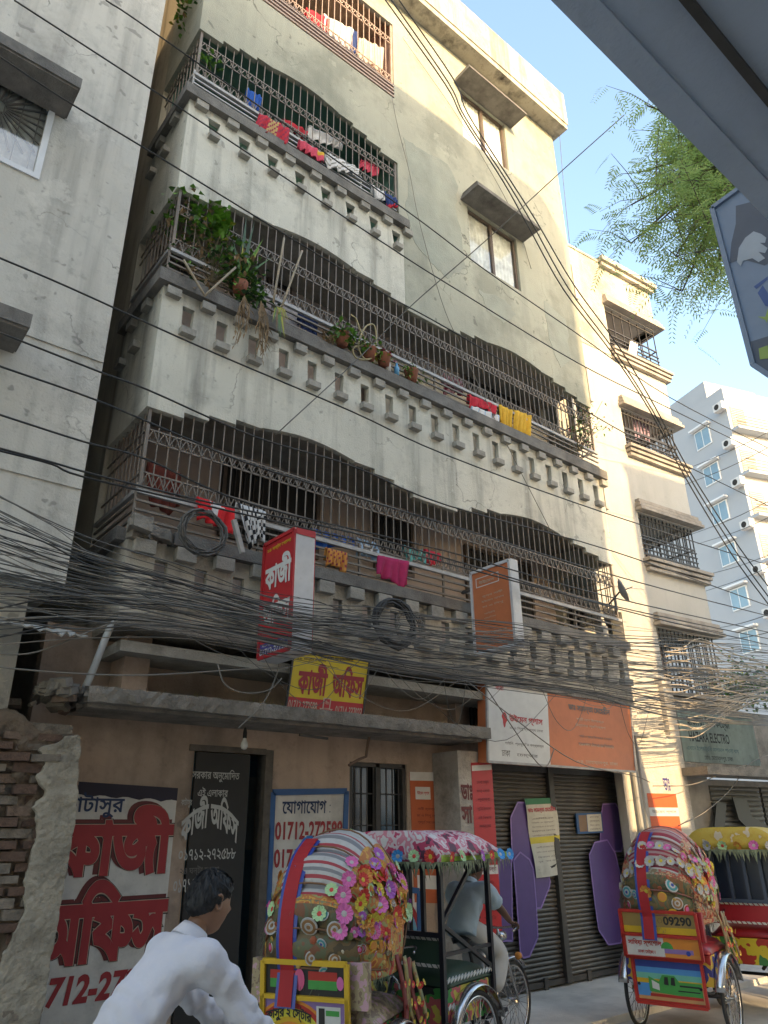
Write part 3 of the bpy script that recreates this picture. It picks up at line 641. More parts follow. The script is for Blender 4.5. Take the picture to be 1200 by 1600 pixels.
for i, (z0, z1) in enumerate(sorted(bz)):
    for zz, up in ((z0, -1), (z1, 1)):
        mb = MB()
        for j in range(3): p_ = .09 + .03 * (2 - j); za = zz + up * (.02 + j * .085); mb.box(BU - .06 + .02 * j, -p_, min(za, za + up * .06), RW + p_, 0 - .001, max(za, za + up * .06)); mb.box(RW + .001, -.001, min(za, za + up * .06), RW + p_, 1.2, max(za, za + up * .06))
        mb.build('ledge_moulding', mat('moulding_weathered', (.36, .32, .27), .9, .2, 3, .3, 40, streak=.4, dirt=.4, dscale=2.5), RB)
    mb = MB(); mb.box(BU + .02, 1.1, z0 - .4, RW - .02, 1.2, z1 + .3); mb.build('balcony_back_wall', m_innerp if i != 1 else m_inner, RB)
    mb = MB(); mb.box(BU + .02, .14, z1 + .05, RW - .15, 1.1, z1 + .15); mb.box(BU + .02, .14, z0 - .3, RW - .15, 1.1, z0 - .2); mb.box(BU, .14, z0 - .2, BU + .02, 1.1, z1 + .05); mb.build('balcony_floor', m_rb, RB)
    g_ = MB()
    for j in range(3): zz = z0 + .12 + (z1 - z0 - .2) * j / 2; g_.bar((BU, .05, zz), (RW - .02, .05, zz), .012); g_.bar((RW - .05, .05, zz), (RW - .05, 1.1, zz), .012)
    go = g_.build('balcony_grille', m_irond, RB); n = 15 if i != 3 else 6
    for j in range(n + 1): x = BU + .03 + (RW - BU - .06) * j / n; MB().box(x - .008, .04, z0, x + .008, .06, z1).build('bar', m_irond, go)
    for j in range(1, 7): MB().box(RW - .06, .05 + j * .15, z0, RW - .044, .065 + j * .15, z1).build('bar', m_irond, go)
    w0 = BU + .5
    f = MB(); f.box(w0, 1.07, z0 + .1, w0 + .9, 1.099, z1 - .25); f.build('window', m_dark, RB)
    for j in range(4):
        zz = z0 + .1 + j * .1; MB().bar((BU, .03, zz), (RW - .02, .03, zz), .012).build('rail', m_irond, RB)
mb = MB(); mb.box(BU + .0, -.16, RT - .02, RW + .14, .2, RT + .1); mb.box(BU + .03, -.1, RT - .12, RW + .09, -.001, RT - .021); mb.box(0, -.03, RT - .02, BU - .002, .2, RT + .04); mb.build('roof_ledge', m_rbo, RB)
# pier with a niche at street level
pu0, pu1 = rq(1006, 1220)[0], rq(1062, 1220)[0]; pz1 = rq(1030, 1085)[1]; pzn = rq(1030, 1150)[1]
m_pier = mat('pier_plaster', (.56, .52, .45), .9, .12, 2, .5, 30, streak=.3, dirt=.3, dscale=2)
mb = MB(); mb.box(-.15, -.14, 0, pu1, -.002, pzn); mb.box(-.15, -.14, pzn, -.03, -.002, 4.9); mb.box(.26, -.14, pzn, .38, -.002, 4.2); mb.box(pu1 - .24, -.14, pzn, pu1, -.002, 4.2); mb.box(.38, -.05, pzn, pu1 - .24, -.003, 4.1); mb.box(-.16, -.2, pzn - .06, .55, -.141, pzn)
mb.build('street_pier', m_pier, RB)

# ------------------------------------------------------------------ low electrical shop on the right
HO = RO + RX * (pu1 + .02) + RF.n * .1; HF = Frame(HO, RX)
HS = thing('corner_shop', 'low dark shop with a faded turquoise sign and half shut shutters', 'shop', HO, -A6)
hb = pbox(HF, 1050, 1112, 1196, 1208); q0 = HF.px(1053, 1180); q1 = HF.px(1190, 1205); q2 = HF.px(1190, 1122); q3 = HF.px(1053, 1112)
zc0, zc1 = (q0[1] + q1[1]) / 2, (q2[1] + q3[1]) / 2; hu = q1[0]
lu = HF.px(1055, 1200); zl = lu[1]
mb = MB(); mb.box(0, 0, zl, 7, .3, zc1 + .1); mb.build('parapet_wall', m_slab, HS)
mb = MB(); mb.box(-.12, -.5, zl - .12, 7, 0, zl); mb.build('canopy_ledge', m_slab, HS)
mb = MB(); mb.box(0, .3, 0, .12, .35, zl); mb.box(.35, .3, 0, 1.0, .33, zl); mb.box(1.0, .3, 2.55, 7, .4, zl - .121); mb.build('door_jamb', mat('jamb_grey', (.3, .28, .25), .8, .2, 4), HS)
MB().box(.12, .5, 0, .35, .52, zl).build('dark_doorway', m_dark, HS)
for i in range(3): shutter(1.0 + i * 1.5, 2.44 + i * 1.5, HS, 30, .12, 2.55, .28, mat('shutter_dark', (.10, .095, .08), .5, .25, 5, dirt=.5, dscale=3, metal=.3))
# dark sheet letter shapes on its shutters
mb = MB(); m_dk = flat('dark_sheet', (.022, .022, .02), .5)
def hp(pts): mb.prism([HF.px(*p) for p in pts], lambda u, v_, w_: (u, .2 - w_, v_), 0, .02)
hp([(1135, 1255), (1150, 1255), (1146, 1340), (1128, 1340)]); hp([(1160, 1245), (1182, 1248), (1190, 1275), (1215, 1290), (1215, 1310), (1190, 1300), (1170, 1280)])
mb.build('sheet_letter', m_dk, HS)
SG = MB(); fr = Frame((0, -.01, 0)); rect(SG, fr, .05, zc0, hu, zc1, .0); SG.box(.05, -.01, zc0, hu, -.001, zc1)
sgn = SG.build('sign_board', mat('faded_turquoise', (.44, .53, .48), .8, .15, 3, dirt=.55, dscale=2, streak=.4), HS)
lt = MB(); W_ = hu - .05; H_ = zc1 - zc0
letter(lt, fr, 'HAZARA ELECTRO', (.05 + W_ * .1, zc0 + H_ * .40, .05 + W_ * .62, zc0 + H_ * .60), 0, .02)
letter(lt, fr, 'হাজারা ইেলকেট্রা', (.05 + W_ * .1, zc0 + H_ * .66, .05 + W_ * .66, zc0 + H_ * .95), 0, .012)
letter(lt, fr, 'এখােন ইেলকট্রিক মালামাল পাওয়া যায়', (.05 + W_ * .05, zc0 + H_ * .2, .05 + W_ * .72, zc0 + H_ * .33), 1, .004)
letter(lt, fr, 'েরাড, েমাহাম্মদপুর, ঢাকা', (.05 + W_ * .25, zc0 + H_ * .03, .05 + W_ * .62, zc0 + H_ * .14), 0, .004)
lt.build('lettering', [flat('sign_black', (.035, .045, .045), .8), flat('sign_teal', (.10, .2, .22), .8)], HS)

# ------------------------------------------------------------------ far white block
def up(px, py, X_, Y_):                                             # height of a pixel on the vertical line over (X, Y)
    d = ray(px, py); t = V((X_, Y_)).dot(d.xy) / d.xy.length_squared; return CAMPOS.z + d.z * t
fc = atd(1172, 800, 50); F0 = V((fc.x, fc.y, 0)); fx = V((.32, .947, 0)).normalized()   # left face runs away from the near corner
FB = thing('white_apartment_block', 'far white apartment block with blue windows and air conditioners', 'building', F0)
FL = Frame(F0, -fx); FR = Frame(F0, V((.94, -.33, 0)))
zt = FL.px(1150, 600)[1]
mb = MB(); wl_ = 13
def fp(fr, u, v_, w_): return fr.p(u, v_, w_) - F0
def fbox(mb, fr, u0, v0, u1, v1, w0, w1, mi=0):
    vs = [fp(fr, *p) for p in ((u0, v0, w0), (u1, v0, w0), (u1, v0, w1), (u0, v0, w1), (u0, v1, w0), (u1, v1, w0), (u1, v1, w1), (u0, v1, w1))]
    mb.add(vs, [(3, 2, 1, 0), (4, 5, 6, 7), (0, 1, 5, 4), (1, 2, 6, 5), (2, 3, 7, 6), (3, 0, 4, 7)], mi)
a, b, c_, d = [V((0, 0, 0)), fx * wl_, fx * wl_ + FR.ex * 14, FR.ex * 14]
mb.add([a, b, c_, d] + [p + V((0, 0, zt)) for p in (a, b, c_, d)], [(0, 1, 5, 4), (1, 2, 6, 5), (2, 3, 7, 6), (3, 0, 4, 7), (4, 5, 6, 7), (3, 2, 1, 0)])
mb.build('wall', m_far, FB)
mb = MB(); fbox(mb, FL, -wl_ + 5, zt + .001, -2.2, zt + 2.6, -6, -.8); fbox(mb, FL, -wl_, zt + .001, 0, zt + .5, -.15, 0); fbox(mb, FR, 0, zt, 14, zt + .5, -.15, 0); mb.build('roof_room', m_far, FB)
m_fg = mat('far_glass_blue', (.18, .28, .36), .15, .2, .5)
m_ac = mat('aircon_white', (.5, .5, .5), .6, .1, 3)
rows = [(1099, 685), (1113, 741), (1126, 801), (1139, 866), (1156, 935), (1172, 1002)]
for (px, py) in rows:
    u, v_ = FL.px(px, py); f = MB(); fbox(f, FL, u - .75, v_ - .75, u + .75, v_ + .75, 0, .06); fbox(f, FL, u - .95, v_ + .85, u + .95, v_ + .98, 0, .4)
    fo = f.build('window', m_alu, FB)
    for s in (-1, 1): q = MB(); fbox(q, FL, u + s * .36 - .31, v_ - .66, u + s * .36 + .31, v_ + .66, .061, .08); q.build('pane', m_fg, fo)
    f = MB(); u2 = u + 1.9; fbox(f, FL, u2, v_ + 1.0, u2 + .85, v_ + 1.6, .1, .55); fo = f.build('air_conditioner', m_ac, FB)
    q = MB(); q.lathe([(.22, .551), (.22, .56), (.05, .57)], fp(FL, u2 + .35, v_ + 1.3, 0), FL.n, 14); q.build('fan', m_dark, fo)
for i, v_ in enumerate([FR.px(1185, y)[1] for y in (655, 718, 780, 845, 910, 980)]):
    f = MB(); fbox(f, FR, -.0, v_ - 1.6, 6, v_ - 1.4, 0, .7); f.build('balcony_slab', m_far, FB)
    f = MB(); fbox(f, FR, .3, v_ - 1.2, 1.6, v_ + .6, 0.001, .03); f.build('window', m_inner, FB)
    f = MB()
    for j in range(12): fbox(f, FR, .3, v_ - 1.2 + j * .15, 1.6, v_ - 1.14 + j * .15, .03, .06)
    f.build('shutter', m_rail, FB)
    f = MB()
    for j in range(4): fbox(f, FR, 0, v_ - 1.3 + j * .25, 6, v_ - 1.26 + j * .25, 0.64, .68)
    f.build('rail', m_iron, FB)

# ------------------------------------------------------------------ the canopy over the photographer and the buildings across the street
CY = -5.905
CN = thing('concrete_canopy', 'grey concrete canopy slab reaching over the street from above', 'canopy', (3, CY - 1, 3.4))
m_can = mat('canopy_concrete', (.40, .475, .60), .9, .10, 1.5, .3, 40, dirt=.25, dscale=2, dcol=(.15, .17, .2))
mb = MB(); mb.box(-2.25, 1 - .06, .0, 9, 1.0, .42); mb.build('edge_beam', m_can, CN)
mb = MB(); mb.box(-2.25, -4.0, .012, 9, .9399, .16); mb.build('soffit', m_can, CN)
tag(MB().bar((-2.2, .83, -.004), (9, .83, -.004), .009).build('conduit', m_irond, CN))
for x in (-2.0, 3.4, 8.6): MB().box(x - .15, -3.9, -3.4, x + .15, -3.6, .0).build('column', m_can, CN)
def across(name, x0, x1, zt, y, col, label, cols, seed, dp=9):
    b = thing(name, label, 'building', ((x0 + x1) / 2, y, 0)); cx = (x0 + x1) / 2; hw = (x1 - x0) / 2
    m_ = mat('paint_' + str(seed), col, .9, .1, 1, dirt=.2, streak=.2)
    MB().box(-hw, -dp, 0, hw, 0, zt).build('wall', m_, b)
    MB().box(-hw - .05, -dp - .05, zt, hw + .05, .06, zt + .12).build('roof_ledge', m_ledge, b)
    nf = int(zt / 3)
    for k in range(nf):
        for i in range(cols):
            u = -hw + (i + .5) * 2 * hw / cols; f = MB(); f.box(u - .65, .001, 3 * k + 1, u + .65, .05, 3 * k + 2.3); f.box(u - .8, .001, 3 * k + 2.4, u + .8, .4, 3 * k + 2.5)
            fo = f.build('window', m_alu, b); MB().box(u - .58, .051, 3 * k + 1.07, u + .58, .06, 3 * k + 2.23).build('pane', m_fg, fo)
    return b
YO = -11.0
across('street_building', -16, 2.4, 17.0, YO, (.68, .65, .58), 'tall cream building across the street behind the photographer', 6, 1)
across('street_building', 2.45, 6.62, 16.9, YO, (.66, .66, .64), 'slim grey building across the street, taller than its right neighbour', 2, 2, 2.5)
across('street_building', 8.5, 20, 11.8, YO - .4, (.66, .58, .52), 'lower pinkish building across the street right of the gap', 4, 3)

# ------------------------------------------------------------------ hanging sign board near the canopy
SX = atd(1114, 326, 3.9).x
sp = [atx(*p, SX) for p in ((1114, 326), (1178, 571), (1240, 612), (1240, 235))]
HB = thing('hanging_sign', 'pale blue hanging sign board with a white hand print under canopy', 'sign', sp[1])
hf = Frame(sp[1], (0, -1, 0)); lf = Frame((0, 0, 0), (0, -1, 0))
mb = MB(); mb.prism([hf.px(*p) for p in ((1178, 571), (1240, 612), (1240, 235), (1114, 326))], lambda u, v_, w_: lf.p(u, v_, -w_), 0, .06)
mb.build('board', flat('sign_pale_blue', (.15, .20, .29), .5), HB)
mb = MB(); cs = [lf.p(*hf.px(*p), .004) for p in ((1178, 571), (1240, 612), (1240, 235), (1114, 326))]
for i in (0, 2, 3): mb.bar(cs[i], cs[(i + 1) % 4], .012, lf.n)
mb.build('frame', MATS['sign_pale_blue'], HB)
mb = MB()
def poly(ps, mi, w_=.002):
    mb.add([lf.p(*hf.px(*p), w_) for p in ps], [tuple(range(len(ps)))], mi)
poly([(1150, 322), (1235, 300), (1235, 395), (1195, 415), (1160, 405), (1140, 412), (1143, 380), (1150, 350)][::-1], 0)
poly([(1152, 410), (1155, 388), (1165, 372), (1178, 362), (1190, 366), (1198, 372), (1196, 380), (1188, 380), (1200, 388), (1196, 396), (1186, 394), (1196, 404), (1186, 410), (1176, 404), (1162, 408), (1158, 416)], 1, .004)
poly([(1178, 448), (1200, 432), (1200, 437), (1182, 452)][::-1], 2); poly([(1184, 458), (1192, 446), (1200, 458), (1204, 480), (1196, 478)], 2)
poly([(1184, 495), (1196, 495), (1200, 482), (1204, 484), (1198, 505), (1196, 500)][::-1], 3); poly([(1170, 535), (1235, 515), (1235, 600), (1180, 570)][::-1], 0)
poly([(1186, 545), (1200, 540), (1204, 560), (1188, 562)], 3, .004)
mb.build('print', [flat('print_slate', (.07, .085, .12), .6), flat('print_white', (.30, .34, .40), .6), flat('print_blue', (.04, .08, .24), .6), flat('print_lime', (.24, .33, .08), .6)], HB)
mb = MB()
for z in (.3, .9): mb.bar((.03, -.2, z), (.03, -2.95, z), .02)
mb.build('bracket', m_irond, HB)
# ------------------------------------------------------------------ signs
c_red = flat('sign_red', (.42, .025, .03), .45); c_dred = flat('letter_red', (.30, .025, .03), .6); c_white = flat('sign_white', (.60, .60, .58), .5, dirt=.15, dscale=2); c_navy = flat('letter_navy', (.012, .03, .09), .6)
c_black = flat('letter_black', (.02, .015, .015), .6); c_cream = flat('letter_cream', (.45, .36, .27), .6); c_orange = flat('sign_orange', (.50, .16, .065), .5, dirt=.12, dscale=1.5); c_yel = flat('sign_yellow', (.58, .42, .02), .45); c_grey = flat('letter_grey', (.16, .15, .14), .7)
c_chalk = flat('letter_chalk', (.42, .42, .40), .8); c_blue = flat('frame_blue', (.025, .09, .24), .6); c_wall = flat('painted_white', (.58, .56, .52), .85, streak=.25, dirt=.3, dscale=2.5); c_maroon = flat('letter_maroon', (.12, .02, .02), .6)
c_green = flat('print_green', (.03, .16, .07), .6); c_paper = flat('paper', (.55, .54, .47), .85, dirt=.2, dscale=4); c_violet = flat('sign_indigo', (.05, .045, .22), .5); c_plastic = flat('sign_box_white', (.55, .55, .56), .4, dirt=.25, dscale=3)
def sub(o, name, mb, m_): return mb.build(name, m_, o)
def sign(name, label, cat, Q, thick, board_mat, loc=None):
    o = thing(name, label, cat, (0, 0, 0)); Q.slab(MB(), -thick, 0).build('board', board_mat, o); return o
def lines(mb, Q, txt, u0, u1, v_top, h, gap, mi=0, rs=3, bold=.004):
    r_ = random.Random(rs); v_ = v_top
    for s in txt:
        w_ = (u1 - u0) * r_.uniform(.75, 1); c = (u0 + u1) / 2; letter(mb, Q, s, (c - w_ / 2, v_ - h, c + w_ / 2, v_), mi, bold, .004); v_ -= h + gap

# painted board on the wall at the left
Y_ = YG - .004; Q = pquad(Y_, (20, 1640), (238, 1640), (277, 1242), (60, 1228))
o = sign('painted_sign_board', 'big white wall board with bold red lettering, partly behind the crumbling wall', 'sign', Q, .002, c_wall); F_ = Frame((0, Y_, 0))
mb = MB(); n = 24
for i in range(n):
    u0, u1 = i / n, (i + 1) / n; d0 = .965 + .012 * abs(sin(u0 * 18)); d1 = .965 + .012 * abs(sin(u1 * 18)); mb.quad(Q.p(u0, d0, .003), Q.p(u1, d1, .003), Q.p(u1, 1.03, .003), Q.p(u0, 1.03, .003))
mb.build('dark_border', flat('border_dark', (.03, .025, .04), .8), o)
def fancy(s, box, layers, shear=0.):
    for i, (m_, b, du, dv) in enumerate(layers):
        mb = MB(); w_ = (box[2] - box[0]); h = box[3] - box[1]; letter(mb, F_, s, (box[0] + du - b * .2, box[1] + dv - b * .2, box[2] + du + b * .2, box[3] + dv + b * .2), 0, b, .003 + .0025 * i, shear); mb.build('lettering', m_, o)
LY = [(c_maroon, .10, -.035, .02), (c_black, .075, 0, 0), (c_cream, .058, 0, 0), (c_dred, .046, 0, 0)]
fancy('কাজী', pbox(F_, 88, 1258, 268, 1368), LY)
fancy('অিফস', pbox(F_, 52, 1376, 258, 1502), LY)
mb = MB(); letter(mb, F_, 'কাটাসুর', pbox(F_, 94, 1238, 194, 1278), 0, .02, .004); mb.build('lettering', c_navy, o)
mb = MB(); letter(mb, F_, '01712-272588', pbox(F_, 26, 1520, 268, 1566), 0, .04, .004, .12); mb.build('lettering', c_dred, o)
# the open door leaf with chalk white writing
zd2 = zd - .01; xl, xr2 = dl + .01, at(384, 1300, YG - .03).x
dm = MB(); dm.box(xl, YG - .035, .02, xr2, YG + .0, zd2); do = dm.build('door', flat('door_black', (.022, .021, .02), .7, dirt=.2, dcol=(.07, .06, .05)), BL)
DF = Frame((0, YG - .037, 0)); mb = MB()
for s, b, k in (('সরকার অনুেমািদত', (300, 1202, 374, 1222), 0), ('এই এলাকার', (309, 1230, 356, 1246), 0), ('কাটাসুর', (283, 1246, 300, 1262), 0), ('০১৭১২-২৭২৫৮৮', (279, 1326, 368, 1344), 0), ('২৪ ঘন্টা েখালা', (281, 1352, 342, 1368), 1), ('০১৭১৪-৩৩৭০২৩', (271, 1372, 350, 1394), 0)):
    letter(mb, DF, s, pbox(DF, *b), k, .01, .003)
letter(mb, DF, 'কাজী অিফস', pbox(DF, 283, 1268, 372, 1322), 0, .03, .003, 0, .16)
mb.build('lettering', [c_chalk, flat('letter_chalk_faint', (.13, .12, .11), .8)], do)
# blue window seen through the doorway
mb = MB(); x_ = at(400, 1260, YG + 1.78).x; mb.box(x_ - .35, YG + 1.77, 1.7, x_ + .35, YG + 1.79, 2.55); mb.build('inner_window', flat('pale_notice', (.25, .33, .38), .6), BL)
# contact board
Q = pquad(YG - .004, (412, 1562), (529, 1562), (541, 1236), (426, 1238)); o = sign('contact_board', 'white painted phone number board with blue border beside the doorway', 'sign', Q, .002, c_wall)
mb = MB(); Q.frame(mb, .03, .004); mb.build('border', c_blue, o); mb = MB()
letter(mb, Q, 'েযাগােযাগ :', (.13, .885, .78, .955), 0, .015); mb.build('lettering', c_navy, o); mb = MB()
letter(mb, Q, '01712-272588', (.05, .75, .96, .845), 0, .03); letter(mb, Q, '01714-337023', (.05, .61, .96, .705), 0, .03); mb.build('lettering', c_dred, o)
mb = MB(); m_sky = flat('paint_sky', (.12, .30, .42), .6)
for r0, r1, mi in ((.34, .40, 1), (.26, .34, 0), (.0, .26, 2)):
    for i in range(16):
        a, b = pi * i / 16, pi * (i + 1) / 16; mb.quad(*[Q.p(.5 + r * cos(t), .12 + r * .8 * sin(t), .004) for r, t in ((r0, a), (r1, a), (r1, b), (r0, b))], mi)
mb.build('emblem', [c_dred, m_sky, c_wall], o)
Q = pquad(YG - .004, (582, 1560), (655, 1560), (654, 1392), (588, 1385)); o = sign('painted_wall_panel', 'white painted panel with red and blue emblem below the barred window', 'sign', Q, .002, c_wall)
mb = MB(); Q.frame(mb, .03, .004); mb.build('border', c_blue, o); mb = MB()
for r0, r1, mi in ((.42, .52, 0), (.28, .42, 1), (.2, .28, 0)):
    for i in range(20):
        a, b = pi * i / 20, pi * (i + 1) / 20; mb.quad(*[Q.p(.55 + r * cos(t), .55 + r * .7 * sin(t), .004) for r, t in ((r0, a), (r1, a), (r1, b), (r0, b))], mi)
letter(mb, Q, 'অ', (.12, .15, .95, .56), 0, .05, .004); mb.build('emblem', [c_dred, m_sky], o)

# yellow sign over the slab
Q = pquad(-.02, (445, 1115), (565, 1127), (577, 1030), (459, 1017)); o = sign('yellow_sign', 'yellow tin sign with red Bengali lettering and red bottom strip on the slab', 'sign', Q, .02, c_yel)
mb = MB(); mb.quad(Q.p(0, 0, .003), Q.p(1, 0, .003), Q.p(1, .27, .003), Q.p(0, .27, .003)); mb.build('red_strip', c_red, o)
mb = MB(); letter(mb, Q, 'কাজী', (.10, .32, .47, .84), 0, .035); letter(mb, Q, 'অিফস', (.54, .34, .96, .84), 0, .035); mb.build('lettering', c_dred, o)
mb = MB(); letter(mb, Q, 'সরকার অনুেমািদত', (.34, .91, .78, .985), 0, .015); letter(mb, Q, '২৪ ঘন্টা েখালা', (.05, .855, .42, .915), 0, .012); mb.build('lettering', c_black, o)
mb = MB(); letter(mb, Q, '01712-272588', (.02, .06, .38, .22), 0, .015, .006); letter(mb, Q, '01714-337023', (.62, .04, .98, .2), 0, .015, .006)
mb.add([Q.p(*p, .006) for p in ((.5, .0), (.59, .14), (.55, .14), (.55, .3), (.45, .3), (.45, .14), (.41, .14))][::1], [(0, 1, 2, 3, 4, 5, 6)]); mb.build('lettering', c_cream, o)
mb = MB(); mb.add([Q.p(*p, .008) for p in ((.5, .025), (.565, .125), (.535, .125), (.535, .285), (.465, .285), (.465, .125), (.435, .125))], [(0, 1, 2, 3, 4, 5, 6)]); mb.build('arrow', c_red, o)
mb = MB(); letter(mb, Q, 'নীচ', (.475, .2, .525, .26), 0, .01, .01); letter(mb, Q, 'তলায়', (.465, .1, .535, .15), 0, .01, .01); mb.build('lettering', c_cream, o)
mb = MB(); Q.frame(mb, .008, .004); mb.bar(Q.p(.2, .02, -.03), Q.p(.2, -.06, -.03), .012); mb.bar(Q.p(.8, .02, -.03), Q.p(.8, -.06, -.03), .012); mb.bar(Q.p(.5, .9, -.03), Q.p(.5, .9, -.03) + V((0, .66, .1)), .01); mb.build('frame', m_irond, o)

# projecting box signs (their face looks along the street)
def boxsign(name, label, p_far, p_near, pb, thick, face_mat, Yfar):
    """p_far / p_near: top corners in the picture, pb: bottom far corner"""
    a = at(*p_far, Yfar); X_ = a.x; b = atx(*p_near, X_); zb = atx(*pb, X_).z; zt = (a.z + b.z) / 2
    o = thing(name, label, 'sign', (0, 0, 0))
    MB().box(X_ + .004, b.y, zb, X_ + thick, a.y, zt).build('box', c_plastic, o)
    Q = Quad((X_, a.y - .02, zb + .02), (X_, b.y + .02, zb + .02), (X_, b.y + .02, zt - .02), (X_, a.y - .02, zt - .02))
    Q.slab(MB(), -.003, .001).build('face', face_mat, o)
    mb = MB(); Q.frame(mb, .018, .004); mb.build('frame', c_plastic if name != 'red_box_sign' else c_red, o)
    m_ = MB()
    for z in (zb + .2, zt - .2): m_.bar((X_ + thick / 2, a.y, z), (X_ + thick / 2, .02 if z > 4 else .64, z), .018)
    m_.build('bracket', m_irond, o)
    return o, Q, X_, b
o, Q, X_, b = boxsign('red_box_sign', 'tall red and white box sign with indigo foot, projecting from the lowest balcony', (413, 853), (463, 820), (401, 1034), .22, c_red, -.22)
mb = MB(); mb.quad(Q.p(0, .0, .003), Q.p(1, .0, .003), Q.p(1, .11, .003), Q.p(0, .11, .003)); mb.build('indigo_strip', c_violet, o)
mb = MB(); letter(mb, Q, 'কাজী', (.08, .56, .95, .84), 0, .035, .005); letter(mb, Q, 'অিফস', (.08, .25, .95, .50), 0, .035, .005); letter(mb, Q, '01712-272588', (.04, .015, .97, .065), 0, .02, .006); letter(mb, Q, 'নীচ তলায় আসুন', (.1, .075, .9, .1), 0, .01, .006); mb.build('lettering', c_white, o)
mb = MB(); letter(mb, Q, '২৪ ঘন্টা েখালা', (.1, .90, .9, .95), 0, .015, .005); mb.build('lettering', c_yel, o)
mb = MB(); mb.box(X_ + .22, b.y, Q.c[0].z, X_ + .228, b.y + .03, Q.c[2].z); mb.box(X_, b.y - .006, Q.c[2].z - .05, X_ + .22, b.y - .001, Q.c[2].z + .02); mb.build('side_strip', c_red, o)
o, Q, X_, b = boxsign('orange_box_sign', 'orange box sign in white frame projecting from the right half of the balcony', (734, 896), (797, 871), (738, 1026), .13, c_orange, -.2)
mb = MB(); lines(mb, Q, ['সুস্থ নারী', 'উইেমন প্লাস', 'মা ও িশশু'], .2, .85, .68, .035, .03); lines(mb, Q, ['গাইিন', 'প্রসূতি েসবা', 'আলট্রা'], .25, .6, .46, .025, .03); lines(mb, Q, ['েচম্বার', 'িসিরয়ােলর জন্য', 'েমাবাইল নম্বর'], .15, .9, .22, .035, .03); letter(mb, Q, 'উইেমন', (.2, .82, .6, .87), 0, .02, .006); mb.build('lettering', c_cream, o)
mb = MB(); 
for a0, b0, c0, d0 in ((.12, .79, .72, .8), (.12, .9, .72, .91), (.12, .8, .14, .9), (.7, .8, .72, .9)): mb.quad(Q.p(a0, b0, .004), Q.p(c0, b0, .004), Q.p(c0, d0, .004), Q.p(a0, d0, .004))
mb.build('logo_frame', c_white, o)

# wide signboard over the shutters
Yb = .03; Q = pquad(Yb, (762, 1190), (993, 1206), (984, 1101), (760, 1066)); o = sign('shop_signboard', 'wide signboard over the shutters, white left third and orange right part', 'sign', Q, .16, c_orange)
mb = MB(); k = .40; mb.quad(Q.p(0, 0, .003), Q.p(k - .02, 0, .003), Q.p(k - .02, 1, .003), Q.p(0, 1, .003)); mb.build('white_panel', c_white, o)
mb = MB(); letter(mb, Q, 'উইেমন প্লাস', (.13, .50, .34, .63), 0, .03, .005); mb.add([Q.p(.1 + .018 * cos(t) * (1 if t < pi else .5), .54 + .1 * sin(t), .005) for t in [2 * pi * i / 14 for i in range(14)]], [tuple(range(14))]); letter(mb, Q, 'নারী', (.05, .92, .1, .99), 0, .02, .005); mb.build('lettering', c_red, o)
mb = MB(); letter(mb, Q, 'মা ও িশশু স্বাস্থ্য েসবা', (.13, .42, .34, .47), 0, .01, .005); letter(mb, Q, 'গাইিন, প্রসূতি ও বন্ধ্যাত্ব', (.1, .22, .34, .27), 0, .01, .005); letter(mb, Q, 'ঢাকা', (.08, .08, .13, .16), 0, .01, .005); letter(mb, Q, 'েচম্বার', (.17, .08, .3, .13), 0, .01, .005)
letter(mb, Q, 'ডাঃ সামন্তা েমেহরীন', (.52, .76, .83, .90), 0, .03, .005); lines(mb, Q, ['গাইিন ও প্রসূতি িবেশষজ্ঞ ও সার্জন', 'বন্ধ্যাত্ব িবষেয় প্রিশক্ষিত'], .56, .86, .46, .05, .05, 0); mb.build('lettering', c_grey, o)
mb = MB(); lines(mb, Q, ['স্ত্রী েরাগ িবেশষজ্ঞ', 'উচ্চতর প্রিশক্ষণ'], .55, .8, .70, .055, .03, 0); letter(mb, Q, 'েরাগী েদখার সময়', (.58, .3, .84, .34), 0, .01, .005); letter(mb, Q, '৩/৪, েমাহাম্মদপুর, ঢাকা', (.56, .05, .86, .11), 0, .01, .005); mb.build('lettering', c_cream, o)
mb = MB(); Q.frame(mb, .014, .003); mb.build('frame', m_rail, o)
mb = MB()
for u in (.1, .5, .9): mb.bar(Q.p(u, .5, -.16), Q.p(u, .5, -.16) + V((0, .46, 0)), .02)
mb.build('bracket', m_irond, o)

# posters at the pillar
Yp = .196; Q = pquad(Yp, (752, 1506), (788, 1506), (768, 1190), (736, 1192)); o = sign('red_poster', 'long red poster strip down the face of the pillar', 'poster', Q, .004, c_red)
for v0, v1 in ((.955, .985), (.42, .465), (.03, .08)): MB().quad(Q.p(.02, v0, .002), Q.p(.98, v0, .002), Q.p(.98, v1, .002), Q.p(.02, v1, .002)).build('white_band', c_white, o)
mb = MB(); lines(mb, Q, ['েসবা সমূহ', 'মাতৃ েসবা', 'প্রসব', 'সুিচিকৎসা', 'এই িবষেয়', 'স্বাস্থ্য েসবা'], .15, .85, .9, .022, .024); lines(mb, Q, ['এনআইিস', 'েসবা', 'নার্স', 'ওিট েসবা', 'গাইিন', 'িশশু'], .2, .8, .39, .022, .02); letter(mb, Q, 'ডাঃ সামন্তা', (.12, .43, .9, .455), 0, .01, .004); mb.build('lettering', flat('letter_plum', (.16, .01, .02), .6), o)
PF = Frame((0, .197, 0)); mb = MB()
for s, b in (('ডাঃ', (720, 1224, 738, 1250)), ('সা', (721, 1258, 738, 1286)), ('ম', (724, 1330, 742, 1352)), ('ন্তা', (728, 1366, 746, 1390)), ('েম', (730, 1400, 750, 1424)), ('েহ', (732, 1432, 752, 1456))): letter(mb, PF, s, pbox(PF, *b), 0, .03, .003)
mb.build('lettering', c_maroon, [c for c in BL.children if c.name.startswith('pillar')][0])
